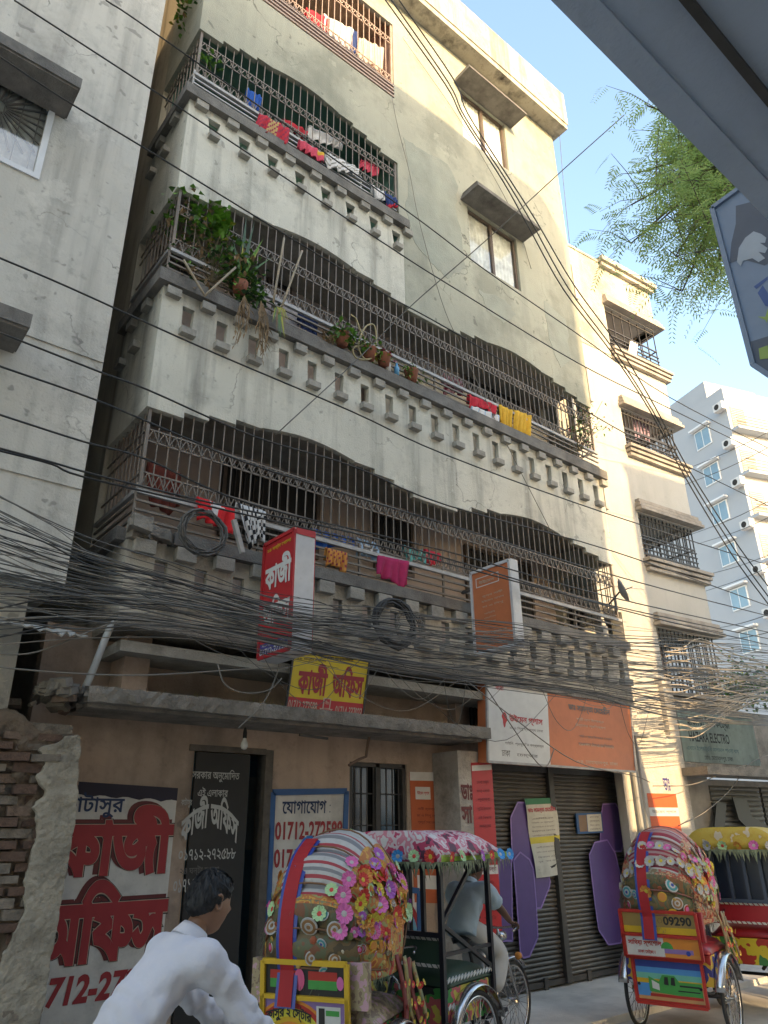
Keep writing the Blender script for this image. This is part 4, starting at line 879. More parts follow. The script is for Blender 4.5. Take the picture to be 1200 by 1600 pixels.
Yq = YG - .006; Q = pquad(Yq, (648, 1410), (700, 1412), (689, 1207), (640, 1206)); o = sign('orange_poster', 'orange printed banner hung right of the barred window', 'poster', Q, .006, flat('poster_orange', (.42, .10, .035), .6))
for a0, b0, c0, d0 in ((0, .93, 1, 1), (.15, .78, .62, .88), (.1, .1, .9, .2)): MB().quad(Q.p(a0, b0, .002), Q.p(c0, b0, .002), Q.p(c0, d0, .002), Q.p(a0, d0, .002)).build('white_field', c_white, o)
mb = MB(); letter(mb, Q, 'উইেমন প্লাস', (.2, .81, .58, .85), 0, .02, .004); mb.build('lettering', c_red, o)
mb = MB(); lines(mb, Q, ['নারী স্বাস্থ্য', 'মা ও িশশু েসবা', 'প্রসূতি েসবা েকন্দ্র'], .12, .9, .72, .03, .022); lines(mb, Q, ['েচম্বার', 'সময়', 'েযাগােযাগ'], .2, .8, .5, .03, .03, 0); mb.build('lettering', c_maroon, o)
# doctor's poster on the left shutter
Ys = YG - .06; Q = pquad(Ys, (838, 1372), (880, 1366), (868, 1246), (819, 1248)); o = thing('paper_poster', 'torn white paper poster with green head and yellow band on the left shutter', 'poster')
mb = MB(); nz = random.Random(4); mb.grid(lambda u, v_: Q.p(u, v_, .012 * sin(v_ * 9 + u * 2) + (.02 * (1 - v_) ** 4 * sin(u * 5))), 6, 14); mb.build('paper', c_paper, o, thick=.002)
def wq(u, v_, w_=0): return Q.p(u, v_, .012 * sin(v_ * 9 + u * 2) + .004)
class QW:
    n = Q.n
    @staticmethod
    def p(u, v_, w_): return Q.p(u, v_, .012 * sin(v_ * 9 + u * 2) + .003 + w_)
def band_(v0, v1, m_, nm):
    b = MB(); b.grid(lambda u, v_: QW.p(u, v0 + (v1 - v0) * v_, .0), 6, 3); b.build(nm, m_, o)
band_(.92, 1, c_green, 'green_head'); band_(.42, .50, flat('print_yellow', (.55, .47, .06), .7), 'yellow_band')
mb = MB(); letter(mb, QW, 'ডাঃ সামন্তা েমেহরীন', (.03, .80, .95, .89), 0, .03, .002); mb.build('lettering', c_red, o)
mb = MB(); lines(mb, QW, ['এমিবিবএস', 'গাইিন ও প্রসূতি', 'িবেশষজ্ঞ ও সার্জন', 'বন্ধ্যাত্ব েরােগর', 'আলট্রাসেনাগ্রাফী'], .05, .9, .75, .025, .03); lines(mb, QW, ['েরাগী েদখার সময়', 'শিন েথেক বৃহস্পিত', 'িবকাল ৫টা', 'শুক্রবার বন্ধ'], .08, .92, .38, .025, .035); mb.build('lettering', c_grey, o)
mb = MB(); pts = [(.1, .1), (.3, .13), (.55, .12), (.8, .15), (.7, .11), (.4, .08), (.12, .07)]; mb.add([QW.p(u, v_, .003) for u, v_ in pts], [tuple(range(7))]); mb.build('torn_patch', c_black, o)
Q = pquad(YG - .05, (903, 1303), (943, 1301), (940, 1269), (900, 1271)); o = sign('framed_notice', 'small blue framed notice fixed to the right shutter', 'notice', Q, .02, c_blue)
mb = MB(); mb.quad(Q.p(.08, .1, .002), Q.p(.38, .1, .002), Q.p(.38, .9, .002), Q.p(.08, .9, .002), 0); mb.quad(Q.p(.40, .08, .002), Q.p(.96, .08, .002), Q.p(.96, .92, .002), Q.p(.40, .92, .002), 1); mb.build('print', [flat('print_brown', (.2, .13, .08), .6), c_paper], o)
mb = MB(); lines(mb, Q, ['বাসা ভাড়া', 'েযাগােযাগ', 'িদন রাত', 'েমাবাইল'], .46, .9, .82, .1, .09); mb.build('lettering', c_grey, o)
# posters on the street pier
PF2 = Frame(RO + RF.n * .141, RX); o = thing('pier_poster', 'red and orange poster with white band on the sunlit pier', 'poster')
b = pbox(PF2, 1016, 1240, 1062, 1320); mb = MB(); H_ = b[3] - b[1]; rect(mb, PF2, b[0], b[1] - .3, b[2], b[3], .003); mb.build('sheet', flat('poster_red_orange', (.62, .10, .02), .5), o)
mb = MB(); rect(mb, PF2, b[0], b[3] - .28 * H_ - .12, b[2], b[3] - .28 * H_, .005); mb.build('white_band', c_white, o)
mb = MB(); letter(mb, PF2, 'উইেমন প্লাস', (b[0] + .06, b[3] - .28 * H_ - .09, b[2] - .06, b[3] - .28 * H_ - .03), 0, .01, .007); mb.build('lettering', c_grey, o)
mb = MB(); c0 = pbox(PF2, 1036, 1214, 1046, 1236); rect(mb, PF2, *c0, .003); mb.build('small_sheet', c_paper, o); mb = MB(); letter(mb, PF2, 'ডাঃ', c0, 0, .02, .006); mb.build('lettering', c_violet, o)

# ------------------------------------------------------------------ small fittings
o = thing('light_bulb', 'bare bulb in black holder hanging under the entrance slab', 'light bulb', at(383, 1145, .2))
MB().lathe([(.012, .05), (.02, .0), (.02, -.05)], n=10).build('holder', m_dark, o, True)
MB().lathe([(.015, -.05), (.02, -.07), (.034, -.1), (.036, -.125), (.026, -.15), (.004, -.16)], n=14).build('bulb', flat('bulb_glass', (.55, .54, .5), .15), o, True)
pp = [at(x, y, .1) for x, y in ((132, 1078), (150, 1035), (168, 990), (176, 976), (190, 972), (215, 978))]
tag(MB().tube(catmull(pp, 6), .032, 8).build('drain_pipe', flat('pipe_grey', (.36, .37, .36), .4), None, True), 'pale bent pipe rising from the slab end to the balcony', 'pipe')
pp = [at(x, y, .15) for x, y in ((545, 1196), (562, 1186), (572, 1182), (575, 1160), (577, 1152))]
tag(MB().tube(pp, .016, 6).build('gas_pipe', flat('pipe_rust', (.12, .07, .045), .8, dirt=.4)), 'rusty bent pipe under the slab near the barred window', 'pipe')
mb = MB(); mb.bar(at(468, 1148, .1), at(512, 1154, .1), .012); tag(mb.build('iron_rod', m_irond), 'short rusty rod under the entrance slab', 'rod')
for (a, b) in (((990, 1206), (1006, 1330)), ((1000, 1206), (1014, 1330))):
    p, q = atp(*a, RO + RF.n * .2, RF.n), atp(*b, RO + RF.n * .2, RF.n); tag(MB().tube([V((p.x, p.y, 3.2)), V((p.x, p.y, .07))], .035 if a[0] == 990 else .02, 8).build('down_pipe', flat('pipe_grey2', (.30, .30, .29), .5, dirt=.3)), 'thick grey down pipe between the shutters and the pier' if a[0] == 990 else 'thin grey conduit pipe on the sunlit pier', 'pipe', 'pipes on the pier')
f = MB(); x0, x1 = at(733, 1110, YG).x, at(758, 1110, YG).x; z0, z1 = 3.02, 3.6
MB().box(x0, YG - .01, z0, x1 + .3, YG - .002, z1).build('dark_opening', m_dark, BL)
for i in range(7): MB().bar((x0 + i * .07, YG - .04, z0), (x0 + i * .07, YG - .04, z1), .009).build('window_bar', m_irond, BL)
# ------------------------------------------------------------------ washing on the balconies
def cloth(px, label, col, Y=-.03, name='laundry', cat='laundry', fold=.030, nf=4, pat=None, over=True):
    """px: top left, top right, bottom right, bottom left in the picture; hangs over a rail at depth Y"""
    a, b, c, d = [at(*p, Y) for p in px]; o = (a + b) / 2; ph = rnd.uniform(0, 6)
    def f(u, v_):
        v_ = v_ * (1 + .10 * sin(u * 5 + ph * 2) + .06 * sin(u * 13 + ph)); u2 = u + .05 * v_ * sin(u * 4 + ph); p = (a * (1 - u2) + b * u2) * (1 - v_) + (d * (1 - u2) + c * u2) * v_
        p = p + V((0, -1, 0)) * (fold * sin(u * nf * 6.3 + ph + v_) * (.25 + .75 * v_) + .010 * sin(u * 17 + ph + 3 * v_)) + V((0, 0, -1)) * (.025 * sin(u * 5 + ph) * v_)
        return p - o
    mb = MB(); n, m = 22, 8; mb.grid(f, n, m)
    if pat: mb.mi = [pat(i % n, i // n) for i in range(n * m)]
    if over: 
        k = len(mb.v); mb.grid(lambda u, v_: (a * (1 - u) + b * u) - o + V((0, .05 * v_ + .01, .02 * sin(v_ * 3.1) - .22 * max(0, v_ - .4))), n, 4)
    cols = col if isinstance(col, list) else [col]
    e = mb.build(name, cols, None, True, thick=.004); e.location = o
    return tag(e, label, cat, 'washing hung on the balconies')
def cm(n, c): return flat('cloth_' + n, c, .95, var=.12, scale=14)
k_red, k_pink, k_wh, k_blue, k_navy, k_yel, k_org, k_teal, k_mar, k_blk, k_lb, k_gr = cm('red', (.42, .02, .035)), cm('pink', (.5, .06, .10)), cm('white', (.55, .54, .53)), cm('blue', (.02, .10, .42)), cm('navy', (.02, .04, .14)), cm('yellow', (.55, .33, .03)), cm('orange', (.5, .22, .05)), cm('teal', (.10, .32, .30)), cm('maroon', (.22, .02, .05)), cm('black', (.02, .02, .022)), cm('pale_blue', (.28, .40, .55)), cm('grey', (.3, .29, .28))
cloth([(478, 12), (515, 30), (512, 62), (476, 48)], 'red cloth hung inside the topmost balcony cage', k_red, .1)
cloth([(505, 22), (560, 50), (556, 88), (503, 62)], 'white cloth with dark trim in the topmost balcony cage', [k_wh, k_navy], .12, pat=lambda i, j: int(i > 18))
cloth([(562, 58), (600, 76), (598, 112), (560, 96)], 'cream sheet at the right end of the topmost balcony cage', cm('cream', (.55, .48, .38)), .12)
cloth([(386, 138), (410, 152), (404, 180), (380, 166)], 'blue garment at the left of the green walled balcony', k_blue, .1)
cloth([(406, 176), (452, 202), (448, 230), (398, 198)], 'patchwork rug in red and ochre over the ledge of the green walled balcony', [k_red, cm('ochre', (.38, .26, .10)), k_mar], -.06, pat=lambda i, j: (1 if 7 < i < 14 else 0) if (i + j) % 3 else 2)
cloth([(443, 184), (482, 206), (476, 214), (440, 196)], 'red cloth behind the bars of the green walled balcony', k_red, .1)
cloth([(482, 196), (538, 222), (530, 236), (478, 210)], 'white cloth behind the bars of the green walled balcony', k_wh, .11)
cloth([(468, 217), (506, 240), (505, 254), (470, 234)], 'crimson towel over the ledge of the green walled balcony', [k_pink, k_yel], -.07, pat=lambda i, j: int(i > 15 and j < 3))
cloth([(510, 238), (562, 264), (560, 278), (506, 254)], 'white blanket with grey pattern on the rails of the green walled balcony', [k_wh, k_gr], -.05, pat=lambda i, j: int((i // 2 + j) % 3 == 0))
cloth([(564, 248), (592, 262), (590, 276), (560, 262)], 'pink towel near the right end of the green walled balcony', k_pink, .09)
cloth([(582, 290), (602, 302), (600, 318), (584, 306)], 'white shirt at the right end of the green walled balcony', k_wh, -.05)
cloth([(600, 300), (622, 312), (620, 328), (602, 322)], 'dark clothes bundled at the right end of the green walled balcony', [k_navy, k_red], -.06, pat=lambda i, j: int(j > 5))
cloth([(398, 440), (470, 482), (466, 520), (396, 480)], 'pale grey sheet behind the plants on the middle balcony', cm('pale_grey', (.42, .38, .37)), .25)
cloth([(468, 484), (498, 500), (496, 528), (466, 514)], 'dark blue garment on the middle balcony beside the grey sheet', k_navy, .12)
cloth([(692, 584), (724, 596), (722, 622), (690, 610)], 'pink checked cloth on the middle balcony', [cm('rose', (.42, .22, .24)), k_mar], .08, pat=lambda i, j: int((i // 3 + j // 2) % 2))
cloth([(732, 616), (776, 634), (774, 648), (730, 632)], 'red cloth on the rails of the middle balcony', k_red, -.03)
cloth([(738, 634), (780, 650), (780, 664), (738, 648)], 'white and pale blue cloth under the red one on the middle balcony', [k_wh, k_lb], -.05, pat=lambda i, j: int(i % 5 == 0))
cloth([(780, 632), (802, 642), (800, 672), (780, 662)], 'left one of two yellow cloths on the middle balcony', k_yel, -.02)
cloth([(804, 640), (830, 650), (828, 684), (804, 676)], 'right one of two yellow cloths on the middle balcony', k_yel, -.02)
cloth([(309, 776), (366, 796), (364, 832), (306, 812)], 'fluffy red and white towel over the lowest railing', [cm('bright_red', (.55, .015, .02)), k_wh], -.05, pat=lambda i, j: int(8 < i + rnd.randint(-2, 2) < 14 and j < 6))
cloth([(370, 786), (416, 800), (412, 852), (384, 846)], 'black and white printed cloth on the lowest railing', [k_wh, k_blk], -.02, pat=lambda i, j: int((i * 3 + j * 5) % 11 < 4))
cloth([(488, 826), (556, 842), (552, 862), (486, 848)], 'bright blue cloth on the lowest railing', k_blue, .06)
cloth([(510, 856), (542, 864), (540, 892), (508, 884)], 'orange patterned cloth on the lowest railing', [k_org, k_mar], -.03, pat=lambda i, j: int((i + 2 * j) % 5 == 0))
cloth([(556, 840), (592, 850), (590, 878), (554, 868)], 'pale blue printed cloth on the lowest railing', [k_lb, k_wh], .05, pat=lambda i, j: int((i - 11) ** 2 / 30 + (j - 4) ** 2 / 6 < 1))
cloth([(592, 868), (640, 878), (636, 914), (590, 904)], 'crimson cloth on the lowest railing', cm('crimson', (.34, .02, .09)), -.03)
cloth([(630, 852), (666, 862), (664, 882), (632, 874)], 'teal cloth on the lowest railing', k_teal, .05)
cloth([(664, 858), (690, 866), (688, 884), (664, 878)], 'red cloth next to the teal one on the lowest railing', k_red, .05)
cloth([(232, 722), (284, 740), (280, 800), (228, 784)], 'dark red curtain inside the left end of the lowest balcony', cm('rust', (.14, .03, .02)), .35, 'curtain', 'curtain')
cloth([(985, 532), (996, 538), (992, 562), (982, 558)], 'pale shirt hung in the top balcony of the corner block', k_wh, .2)
cloth([(985, 640), (1012, 652), (1014, 690), (990, 682)], 'mauve clothes in the second balcony of the corner block', cm('mauve', (.35, .25, .32)), .4)

# ------------------------------------------------------------------ plants
m_leaf = [flat('leaf_bright', (.10, .24, .02), .5), flat('leaf_green', (.05, .13, .02), .5), flat('leaf_dark', (.02, .06, .015), .5), flat('leaf_dry', (.22, .15, .08), .9), flat('leaf_yellow', (.30, .30, .03), .6), flat('flower_pink', (.45, .08, .16), .6)]
m_stem = flat('plant_stem', (.10, .08, .04), .9); m_pot = flat('clay_pot', (.25, .09, .05), .8)
def leaf(mb, p, d, l, w_, mi, droop=.2):
    d = V(d).normalized(); s = d.cross(V((0, 0, 1))); s = s.normalized() if s.length > .05 else V((1, 0, 0)); n = s.cross(d)
    m = p + d * l * .5 - n * 0 + V((0, 0, .06 * l)); e = p + d * l - V((0, 0, droop * l))
    mb.add([p, m + s * w_, e, m - s * w_, p + d * l * .5 - V((0, 0, .03 * l))], [(0, 4, 1), (4, 2, 1), (0, 3, 4), (4, 3, 2)], mi)
def plant(name, label, cat, base, blobs, seed, group=None, pot=None):
    """blobs: (centre, radius, count, leaf length, leaf width, colour weights)"""
    r_ = random.Random(seed); o = thing(name, label, cat, base, 0, group); B = V(base); mb = MB(); st = MB()
    for c, rad, n, ll, lw, wts in blobs:
        c = V(c)
        for i in range(max(3, n // 14)):
            q = c + V([r_.gauss(0, .5) * x for x in rad]); m = (B + q) / 2 + V((r_.uniform(-.05, .05), 0, .06)); st.tube([p - B for p in catmull([B, m, q], 3)], .004, 4)
        for i in range(n):
            p = c + V([r_.gauss(0, .55) * x for x in rad]); d = V((r_.uniform(-1, 1), r_.uniform(-1, .5), r_.uniform(-.6, .9)))
            leaf(mb, p - B, d, ll * r_.uniform(.6, 1.3), lw * r_.uniform(.7, 1.2), r_.choices(range(6), wts)[0], r_.uniform(0, .6))
    f = mb.build('foliage', m_leaf, o); f['kind'] = 'stuff'; s = st.build('stem', m_stem, o); s['kind'] = 'stuff'
    if pot: MB().lathe([(.07, 0), (.10, .16), (.105, .17), (.09, .17), (.085, .12)], (0, 0, 0), n=12).build('pot', m_pot, o, True)
    return o
G = (3, 5, 3, .6, 1, 0); DRY = (.2, .5, 1, 6, 0, 0)
b = at(330, 440, .0)
plant('balcony_plant', 'tangled creeper with dry twigs and bright leaves at the left corner of the middle balcony', 'plant', b, [
    (at(300, 345, .1), (.25, .2, .3), 120, .10, .038, (6, 2, 0, 1, 0, 0)), (at(345, 355, -.02), (.16, .1, .22), 130, .11, .045, (8, 2, 0, 0, 1, 0)), (at(320, 400, .05), (.3, .15, .35), 150, .09, .02, (1, 2, 3, 6, 0, 0)),
    (at(372, 420, -.05), (.27, .12, .27), 220, .10, .028, (5, 4, 4, 2, 0, 0)), (at(385, 455, -.02), (.22, .1, .17), 130, .09, .034, (4, 4, 4, 0, 0, 0)), (at(265, 345, .6), (.1, .4, .15), 50, .09, .035, (6, 3, 0, 0, 0, 0)), (at(300, 440, 0), (.2, .1, .1), 40, .14, .03, (0, 0, 1, 6, 0, 0))], 21)
b = at(375, 445, -.06); o = thing('balcony_plant', 'spiky plant with long yellow green blades on the middle balcony', 'plant', b); mb = MB(); r_ = random.Random(5)
for (x, y, w_, c) in ((398, 345, .022, 2), (406, 388, .018, 4), (380, 378, .018, 4), (392, 372, .02, 1), (425, 402, .018, 1), (385, 338, .028, 2), (412, 372, .02, 0), (370, 390, .02, 1), (400, 400, .02, 4), (364, 372, .018, 2)):
    e = at(x, y, -.1 + r_.uniform(-.15, .1)) - b; m = e * .5 + V((0, 0, .05)); s = V((1, 0, 0)) * w_; mb.add([V((0, 0, 0)) - s * .5, V((0, 0, 0)) + s * .5, m + s, m - s, e], [(0, 1, 2, 3), (3, 2, 4)], c)
mb.build('blade', m_leaf, o); MB().lathe([(.07, -.12), (.1, .03), (.09, .03)], n=12).build('pot', m_pot, o, True)
for (x, y), (x2, y2), lab in (((382, 462), (376, 535), 'left'), ((408, 470), (408, 555), 'right')):
    b = at(x, y, -.15); o = thing('dry_vine', 'brown dried vine hanging below the middle balcony ledge, the ' + lab + ' one of two', 'plant', b, 0, 'dried vines'); mb = MB()
    for i in range(16):
        e = at(x2 + r_.uniform(-10, 10), y2 + r_.uniform(-40, 8), -.17 + r_.uniform(-.05, .03)); P_ = [p - b for p in catmull([b, b * .5 + e * .5 + V((r_.uniform(-.05, .05), -.03, 0)), e], 4)]; mb.tube(P_, .004, 4, 3)
        for j in range(3): leaf(mb, P_[r_.randint(2, len(P_) - 1)], (r_.uniform(-1, 1), -.3, -1), .09, .012, 3, .3)
    mb.build('foliage', m_leaf, o)['kind'] = 'stuff'
b = at(425, 478, -.12); o = thing('hanging_grass', 'drooping yellow green grass tuft over the middle balcony ledge', 'plant', b); mb = MB()
for i in range(26):
    e = at(r_.uniform(425, 455), r_.uniform(500, 535), -.2); mb.add([V((0, 0, 0)), V((.02, 0, 0)), (e - b) * .5 + V((.02, -.05, .06)), (e - b) * .5 + V((0, -.05, .06)), e - b], [(0, 1, 2, 3), (3, 2, 4)], r_.choice([3, 4, 1]))
mb.build('foliage', m_leaf, o)['kind'] = 'stuff'
plant('potted_plant', 'leafy bright green pot plant on the middle balcony ledge left of the hose loops', 'plant', at(535, 540, -.06), [(at(537, 525, -.08), (.16, .08, .10), 110, .09, .035, (7, 4, 0, 0, 0, 0)), (at(512, 530, -.08), (.08, .06, .12), 40, .07, .015, DRY)], 31, 'pots on the middle balcony', True)
plant('potted_plant', 'straggly pot plant among hose loops on the middle balcony', 'plant', at(577, 562, -.06), [(at(578, 545, -.08), (.2, .08, .12), 90, .08, .025, (3, 4, 1, 1, 2, 0))], 32, 'pots on the middle balcony', True)
plant('potted_plant', 'pot plant with pink flowers on the middle balcony', 'plant', at(600, 572, -.06), [(at(600, 556, -.08), (.1, .06, .07), 50, .06, .025, (2, 4, 1, 0, 0, 6))], 33, 'pots on the middle balcony', True)
plant('potted_plant', 'small fern like pot plant at the centre of the middle balcony', 'plant', at(643, 596, -.06), [(at(644, 585, -.08), (.14, .06, .08), 70, .09, .015, (5, 5, 0, 0, 1, 0))], 34, 'pots on the middle balcony', True)
plant('balcony_shrub', 'thorny flowering shrub leaning out at the right end of the middle balcony', 'plant', at(905, 705, .0), [(at(905, 680, -.02), (.22, .25, .28), 160, .06, .02, (2, 4, 2, 3, 0, 1)), (at(915, 650, -.05), (.2, .3, .2), 70, .06, .018, (3, 4, 1, 2, 0, 1)), (at(940, 668, -.1), (.3, .2, .15), 30, .05, .02, (3, 3, 0, 2, 0, 1))], 35)
plant('balcony_vine', 'thin vine with heart leaves in the left corner of the green walled balcony', 'plant', at(330, 118, .05), [(at(328, 98, .04), (.18, .1, .1), 26, .08, .03, (7, 3, 0, 0, 0, 0))], 36)
plant('balcony_vine', 'thin vine hanging at the top left edge of the cream block', 'plant', atx(290, 2, X0 - .05), [(atx(290, 8, X0 - .08), (.06, .3, .35), 60, .08, .03, (6, 3, 0, 1, 2, 0))], 37)
plant('roof_bush', 'dusty bush growing over the electrical shop sign', 'bush', at(1150, 1112, .3), [(at(1165, 1070, .5), (1.0, .5, .4), 900, .10, .035, (2, 5, 4, 1, 1, 0)), (at(1120, 1085, .4), (.5, .3, .25), 300, .09, .03, (3, 4, 4, 1, 0, 0))], 38)
# hoses, sticks
def wire(name, label, cat, pts, r, m_, grp=None, n=6, sides=6):
    P_ = catmull(pts, n); o = P_[len(P_) // 2]; e = MB().tube([p - o for p in P_], r, sides).build(name, m_, None, True); e.location = o; return tag(e, label, cat, grp)
m_hose = flat('hose_yellow', (.30, .25, .13), .6)
wire('hose', 'looped yellow garden hose on the middle balcony ledge', 'hose', [at(548 + x, 500 + y, -.09 - .001 * i) for i, (x, y) in enumerate([(0, -8), (8, -2), (14, 14), (22, 36), (4, 44), (10, 60), (34, 58), (40, 30), (36, 8), (22, 12), (12, 40), (24, 62), (46, 50)])], .012, m_hose)
m_stick = flat('bamboo', (.30, .25, .18), .8)
for i, (p, q, lab) in enumerate((((287, 406), (320, 462), 'left arm of the V shaped sticks at the plants'), ((320, 462), (368, 418), 'right arm of the V shaped sticks at the plants'), ((444, 372), (427, 472), 'straight pale stick leaning on the middle balcony cage'), ((472, 392), (440, 480), 'slanting pale stick leaning on the middle balcony cage'))):
    Y_ = -.17 - .012 * i; wire('stick', lab, 'stick', [at(*p, Y_), (at(*p, Y_) + at(*q, Y_)) / 2, at(*q, Y_)], .014, m_stick, 'sticks on the middle balcony', 2)
for (x, y, m_, lab) in ((607, 582, k_wh, 'white plastic bottle on the middle balcony ledge'), (620, 586, flat('bottle_blue', (.10, .30, .50), .3), 'blue plastic bottle on the middle balcony ledge')):
    p = at(x, y, -.06); p.z = LEDGE[2] + .0; tag(MB().lathe([(.035, 0), (.037, .13), (.015, .17), (.015, .2)], n=10).build('bottle', m_, None, True), lab, 'bottle', 'bottles on the ledge').location = p
# satellite dish
p = at(968, 925, -.2); o = thing('satellite_dish', 'small grey satellite dish at the right end of the lowest balcony', 'satellite dish', p)
MB().lathe([(.001, .0), (.09, .012), (.17, .045), (.2, .07), (.19, .07), (.16, .05), (.08, .02), (.001, .012)], (0, 0, 0), (.55, -.75, .3), 18).build('dish', m_rail, o, True); MB().tube([(0, 0, 0), V((.55, -.75, .3)) * .22], .008).build('arm', m_irond, o); MB().tube([(0, 0, 0), (.0, .22, -.15)], .014).build('bracket', m_irond, o)
# weeds along the slab
mb = MB(); r_ = random.Random(8)
for i in range(420):
    x = r_.uniform(sl0 + .3, sl1); d = max(0, .5 - abs(((x * 1.7) % 1.4) - .7)); b = V((x, r_.uniform(-.04, .3), zs + .1)); l = r_.uniform(.03, .07) + .16 * d * r_.random(); e = b + V((r_.uniform(-.06, .06), r_.uniform(-.05, .03), l)); mb.add([b, b + V((.004, 0, 0)), e], [(0, 1, 2)], r_.choice([3, 3, 3, 4, 2]))
tag(mb.build('dry_weeds', m_leaf), kind='stuff')

# ------------------------------------------------------------------ the neem tree
def neem():
    r_ = random.Random(44); base = V((9.6, -5.0, 0)); o = thing('neem_tree', 'feathery green neem tree reaching over the street at the upper right', 'tree', base)
    tr = MB(); lf = MB()
    trunk = [base, V((9.4, -4.9, 2.5)), V((9.0, -4.7, 5)), V((8.6, -4.6, 7.2))]
    tr.tube([p - base for p in catmull(trunk, 4)], [.24 - .012 * i for i in range(13)], 9)
    tips = []
    def T(x, y, t): return atd(x + 26, y, t)
    ends = [T(1030, 185, 8.3), T(985, 165, 8.2), T(1010, 235, 8), T(970, 270, 8), T(1050, 300, 7.8), T(960, 320, 7.8), T(960, 380, 7.8), T(1000, 350, 7.6), T(1030, 400, 7.6), T(1040, 455, 7.6), T(1090, 440, 7.6), T(1110, 400, 7.7), T(1130, 350, 7.6), T(1090, 250, 8), T(1120, 300, 8), T(1060, 220, 8.2), T(1010, 290, 7.4), T(1080, 350, 7.3), T(1140, 330, 8.4), T(1100, 230, 8.6), T(1150, 420, 8.0), T(1240, 300, 8.5), T(1250, 400, 8), T(1300, 250, 8.6), T(1320, 380, 8)]
    hub = [V((8.6, -4.6, 7.2)), T(1165, 290, 8.2), T(1180, 310, 8.4)]
    tr.tube([p - base for p in catmull([hub[0], hub[2], hub[1]], 5)], [.16 - .01 * i for i in range(11)], 7)
    for e in ends:
        s = min(hub, key=lambda h: (h - e).length); m = s * .5 + e * .5 + V((0, 0, .3)); P_ = catmull([s, m, e], 5); tr.tube([p - base for p in P_], [.028 - .002 * i for i in range(len(P_))], 5)
        for i in range(17):
            p = P_[r_.randint(4, len(P_) - 1)]; q = p + V((r_.gauss(0, .28), r_.gauss(0, .3), r_.gauss(-.05, .26))); tr.tube([p - base, (p * .5 + q * .5 + V((0, 0, .06))) - base, q - base], [.006, .004, .002], 4, 0, False)
            for j in range(5):
                s0 = p * (1 - (j + 1) / 5) + q * ((j + 1) / 5); d = V((r_.gauss(0, 1), r_.gauss(0, 1), r_.gauss(-.5, .5))).normalized(); L = r_.uniform(.22, .36); side = d.cross(V((0, 0, 1))); side = side.normalized() if side.length > .1 else V((1, 0, 0)); mi = r_.choices(range(3), (4, 4, 1))[0]
                for k in range(8):
                    c = s0 + d * L * (k + 1) / 8 - V((0, 0, .25 * L * ((k + 1) / 8) ** 2))
                    for sg in (-1, 1):
                        ld = (side * sg + d * .45 - V((0, 0, .35))).normalized() * (.085 - .005 * k); wv = d * .008
                        lf.add([c - base, c + ld * .5 + wv - base, c + ld - base, c + ld * .5 - wv - base], [(0, 1, 2, 3)], mi)
    tr.build('trunk', flat('bark', (.12, .09, .07), .95), o, True)
    c = lf.build('crown', [flat('neem_leaf', (.28, .37, .16), .5), flat('neem_leaf_deep', (.20, .32, .10), .5), flat('neem_leaf_yellow', (.34, .38, .10), .5)], o); c['kind'] = 'stuff'
    for m_ in c.data.materials:
        N = m_.node_tree.nodes; L_ = m_.node_tree.links; b_ = N['Principled BSDF']; tl = N.new('ShaderNodeBsdfTranslucent'); tl.inputs[0].default_value = (.42, .58, .18, 1); mx = N.new('ShaderNodeMixShader'); mx.inputs[0].default_value = .5
        L_.new(b_.outputs[0], mx.inputs[1]); L_.new(tl.outputs[0], mx.inputs[2]); L_.new(mx.outputs[0], N['Material Output'].inputs[0])
neem()

# ------------------------------------------------------------------ overhead cables
m_cab = [flat('cable_black', (.025, .025, .025), .5), flat('cable_grey', (.10, .098, .092), .6), flat('cable_worn', (.20, .185, .16), .7), flat('cable_sunlit_tint', (.38, .33, .26), .7)]  # the last is grey sheathing with warm sunlight put into the colour
def cable(px, Y, r=.011, m_=0, label='single black cable running along the street front above the balconies', grp='cables along the street', n=5):
    Ys = Y if isinstance(Y, (list, tuple)) else [Y] * len(px)
    return wire('cable', label, 'cable', [at(p[0], p[1], y) for p, y in zip(px, Ys)], r, m_cab[m_], grp, n, 5)
LONG = [[(165, 0), (250, 57), (627, 323), (760, 423), (900, 520), (1045, 620), (1210, 705)], [(22, 0), (250, 148), (600, 380), (710, 450), (903, 567), (1050, 640), (1210, 718)], [(-10, 82), (100, 155), (250, 246), (448, 368), (597, 457), (720, 525), (1000, 690), (1210, 795)],
        [(-10, 399), (110, 450), (320, 545), (550, 643), (700, 712), (950, 803), (1210, 886)], [(-10, 516), (153, 580), (233, 610), (400, 683), (550, 728), (700, 790), (960, 862), (1210, 950)], [(-10, 569), (150, 625), (280, 680), (420, 735), (700, 820), (980, 905), (1210, 965)], [(-10, 645), (130, 690), (230, 718), (400, 790), (700, 862), (950, 932), (1210, 990)],
        [(-10, 702), (80, 725), (130, 745), (330, 792), (620, 860), (950, 945), (1210, 1000)], [(-10, 698), (80, 722), (150, 742), (340, 788), (620, 850), (960, 950), (1210, 1010)]]
LL = ['highest long cable, starting above the top left balcony corner', 'second long cable from the top, crossing the upper parapet', 'third long cable from the top, crossing the plants on the middle balcony', 'long cable under the slots of the middle parapet', 'long cable across the blank band above the lowest balcony', 'long cable along the top of the lowest balcony cage', 'long cable through the lattice of the lowest balcony cage', 'upper one of two cables meeting at the wire coil', 'lower one of two cables meeting at the wire coil']
for i, p in enumerate(LONG): cable(p, -1.0 - .03 * (i % 3), .009, 0, LL[i])
DG = [(606, -8), (700, 128), (726, 182), (790, 280), (832, 350), (888, 450), (960, 548), (1020, 642), (1075, 742), (1150, 862), (1210, 945)]
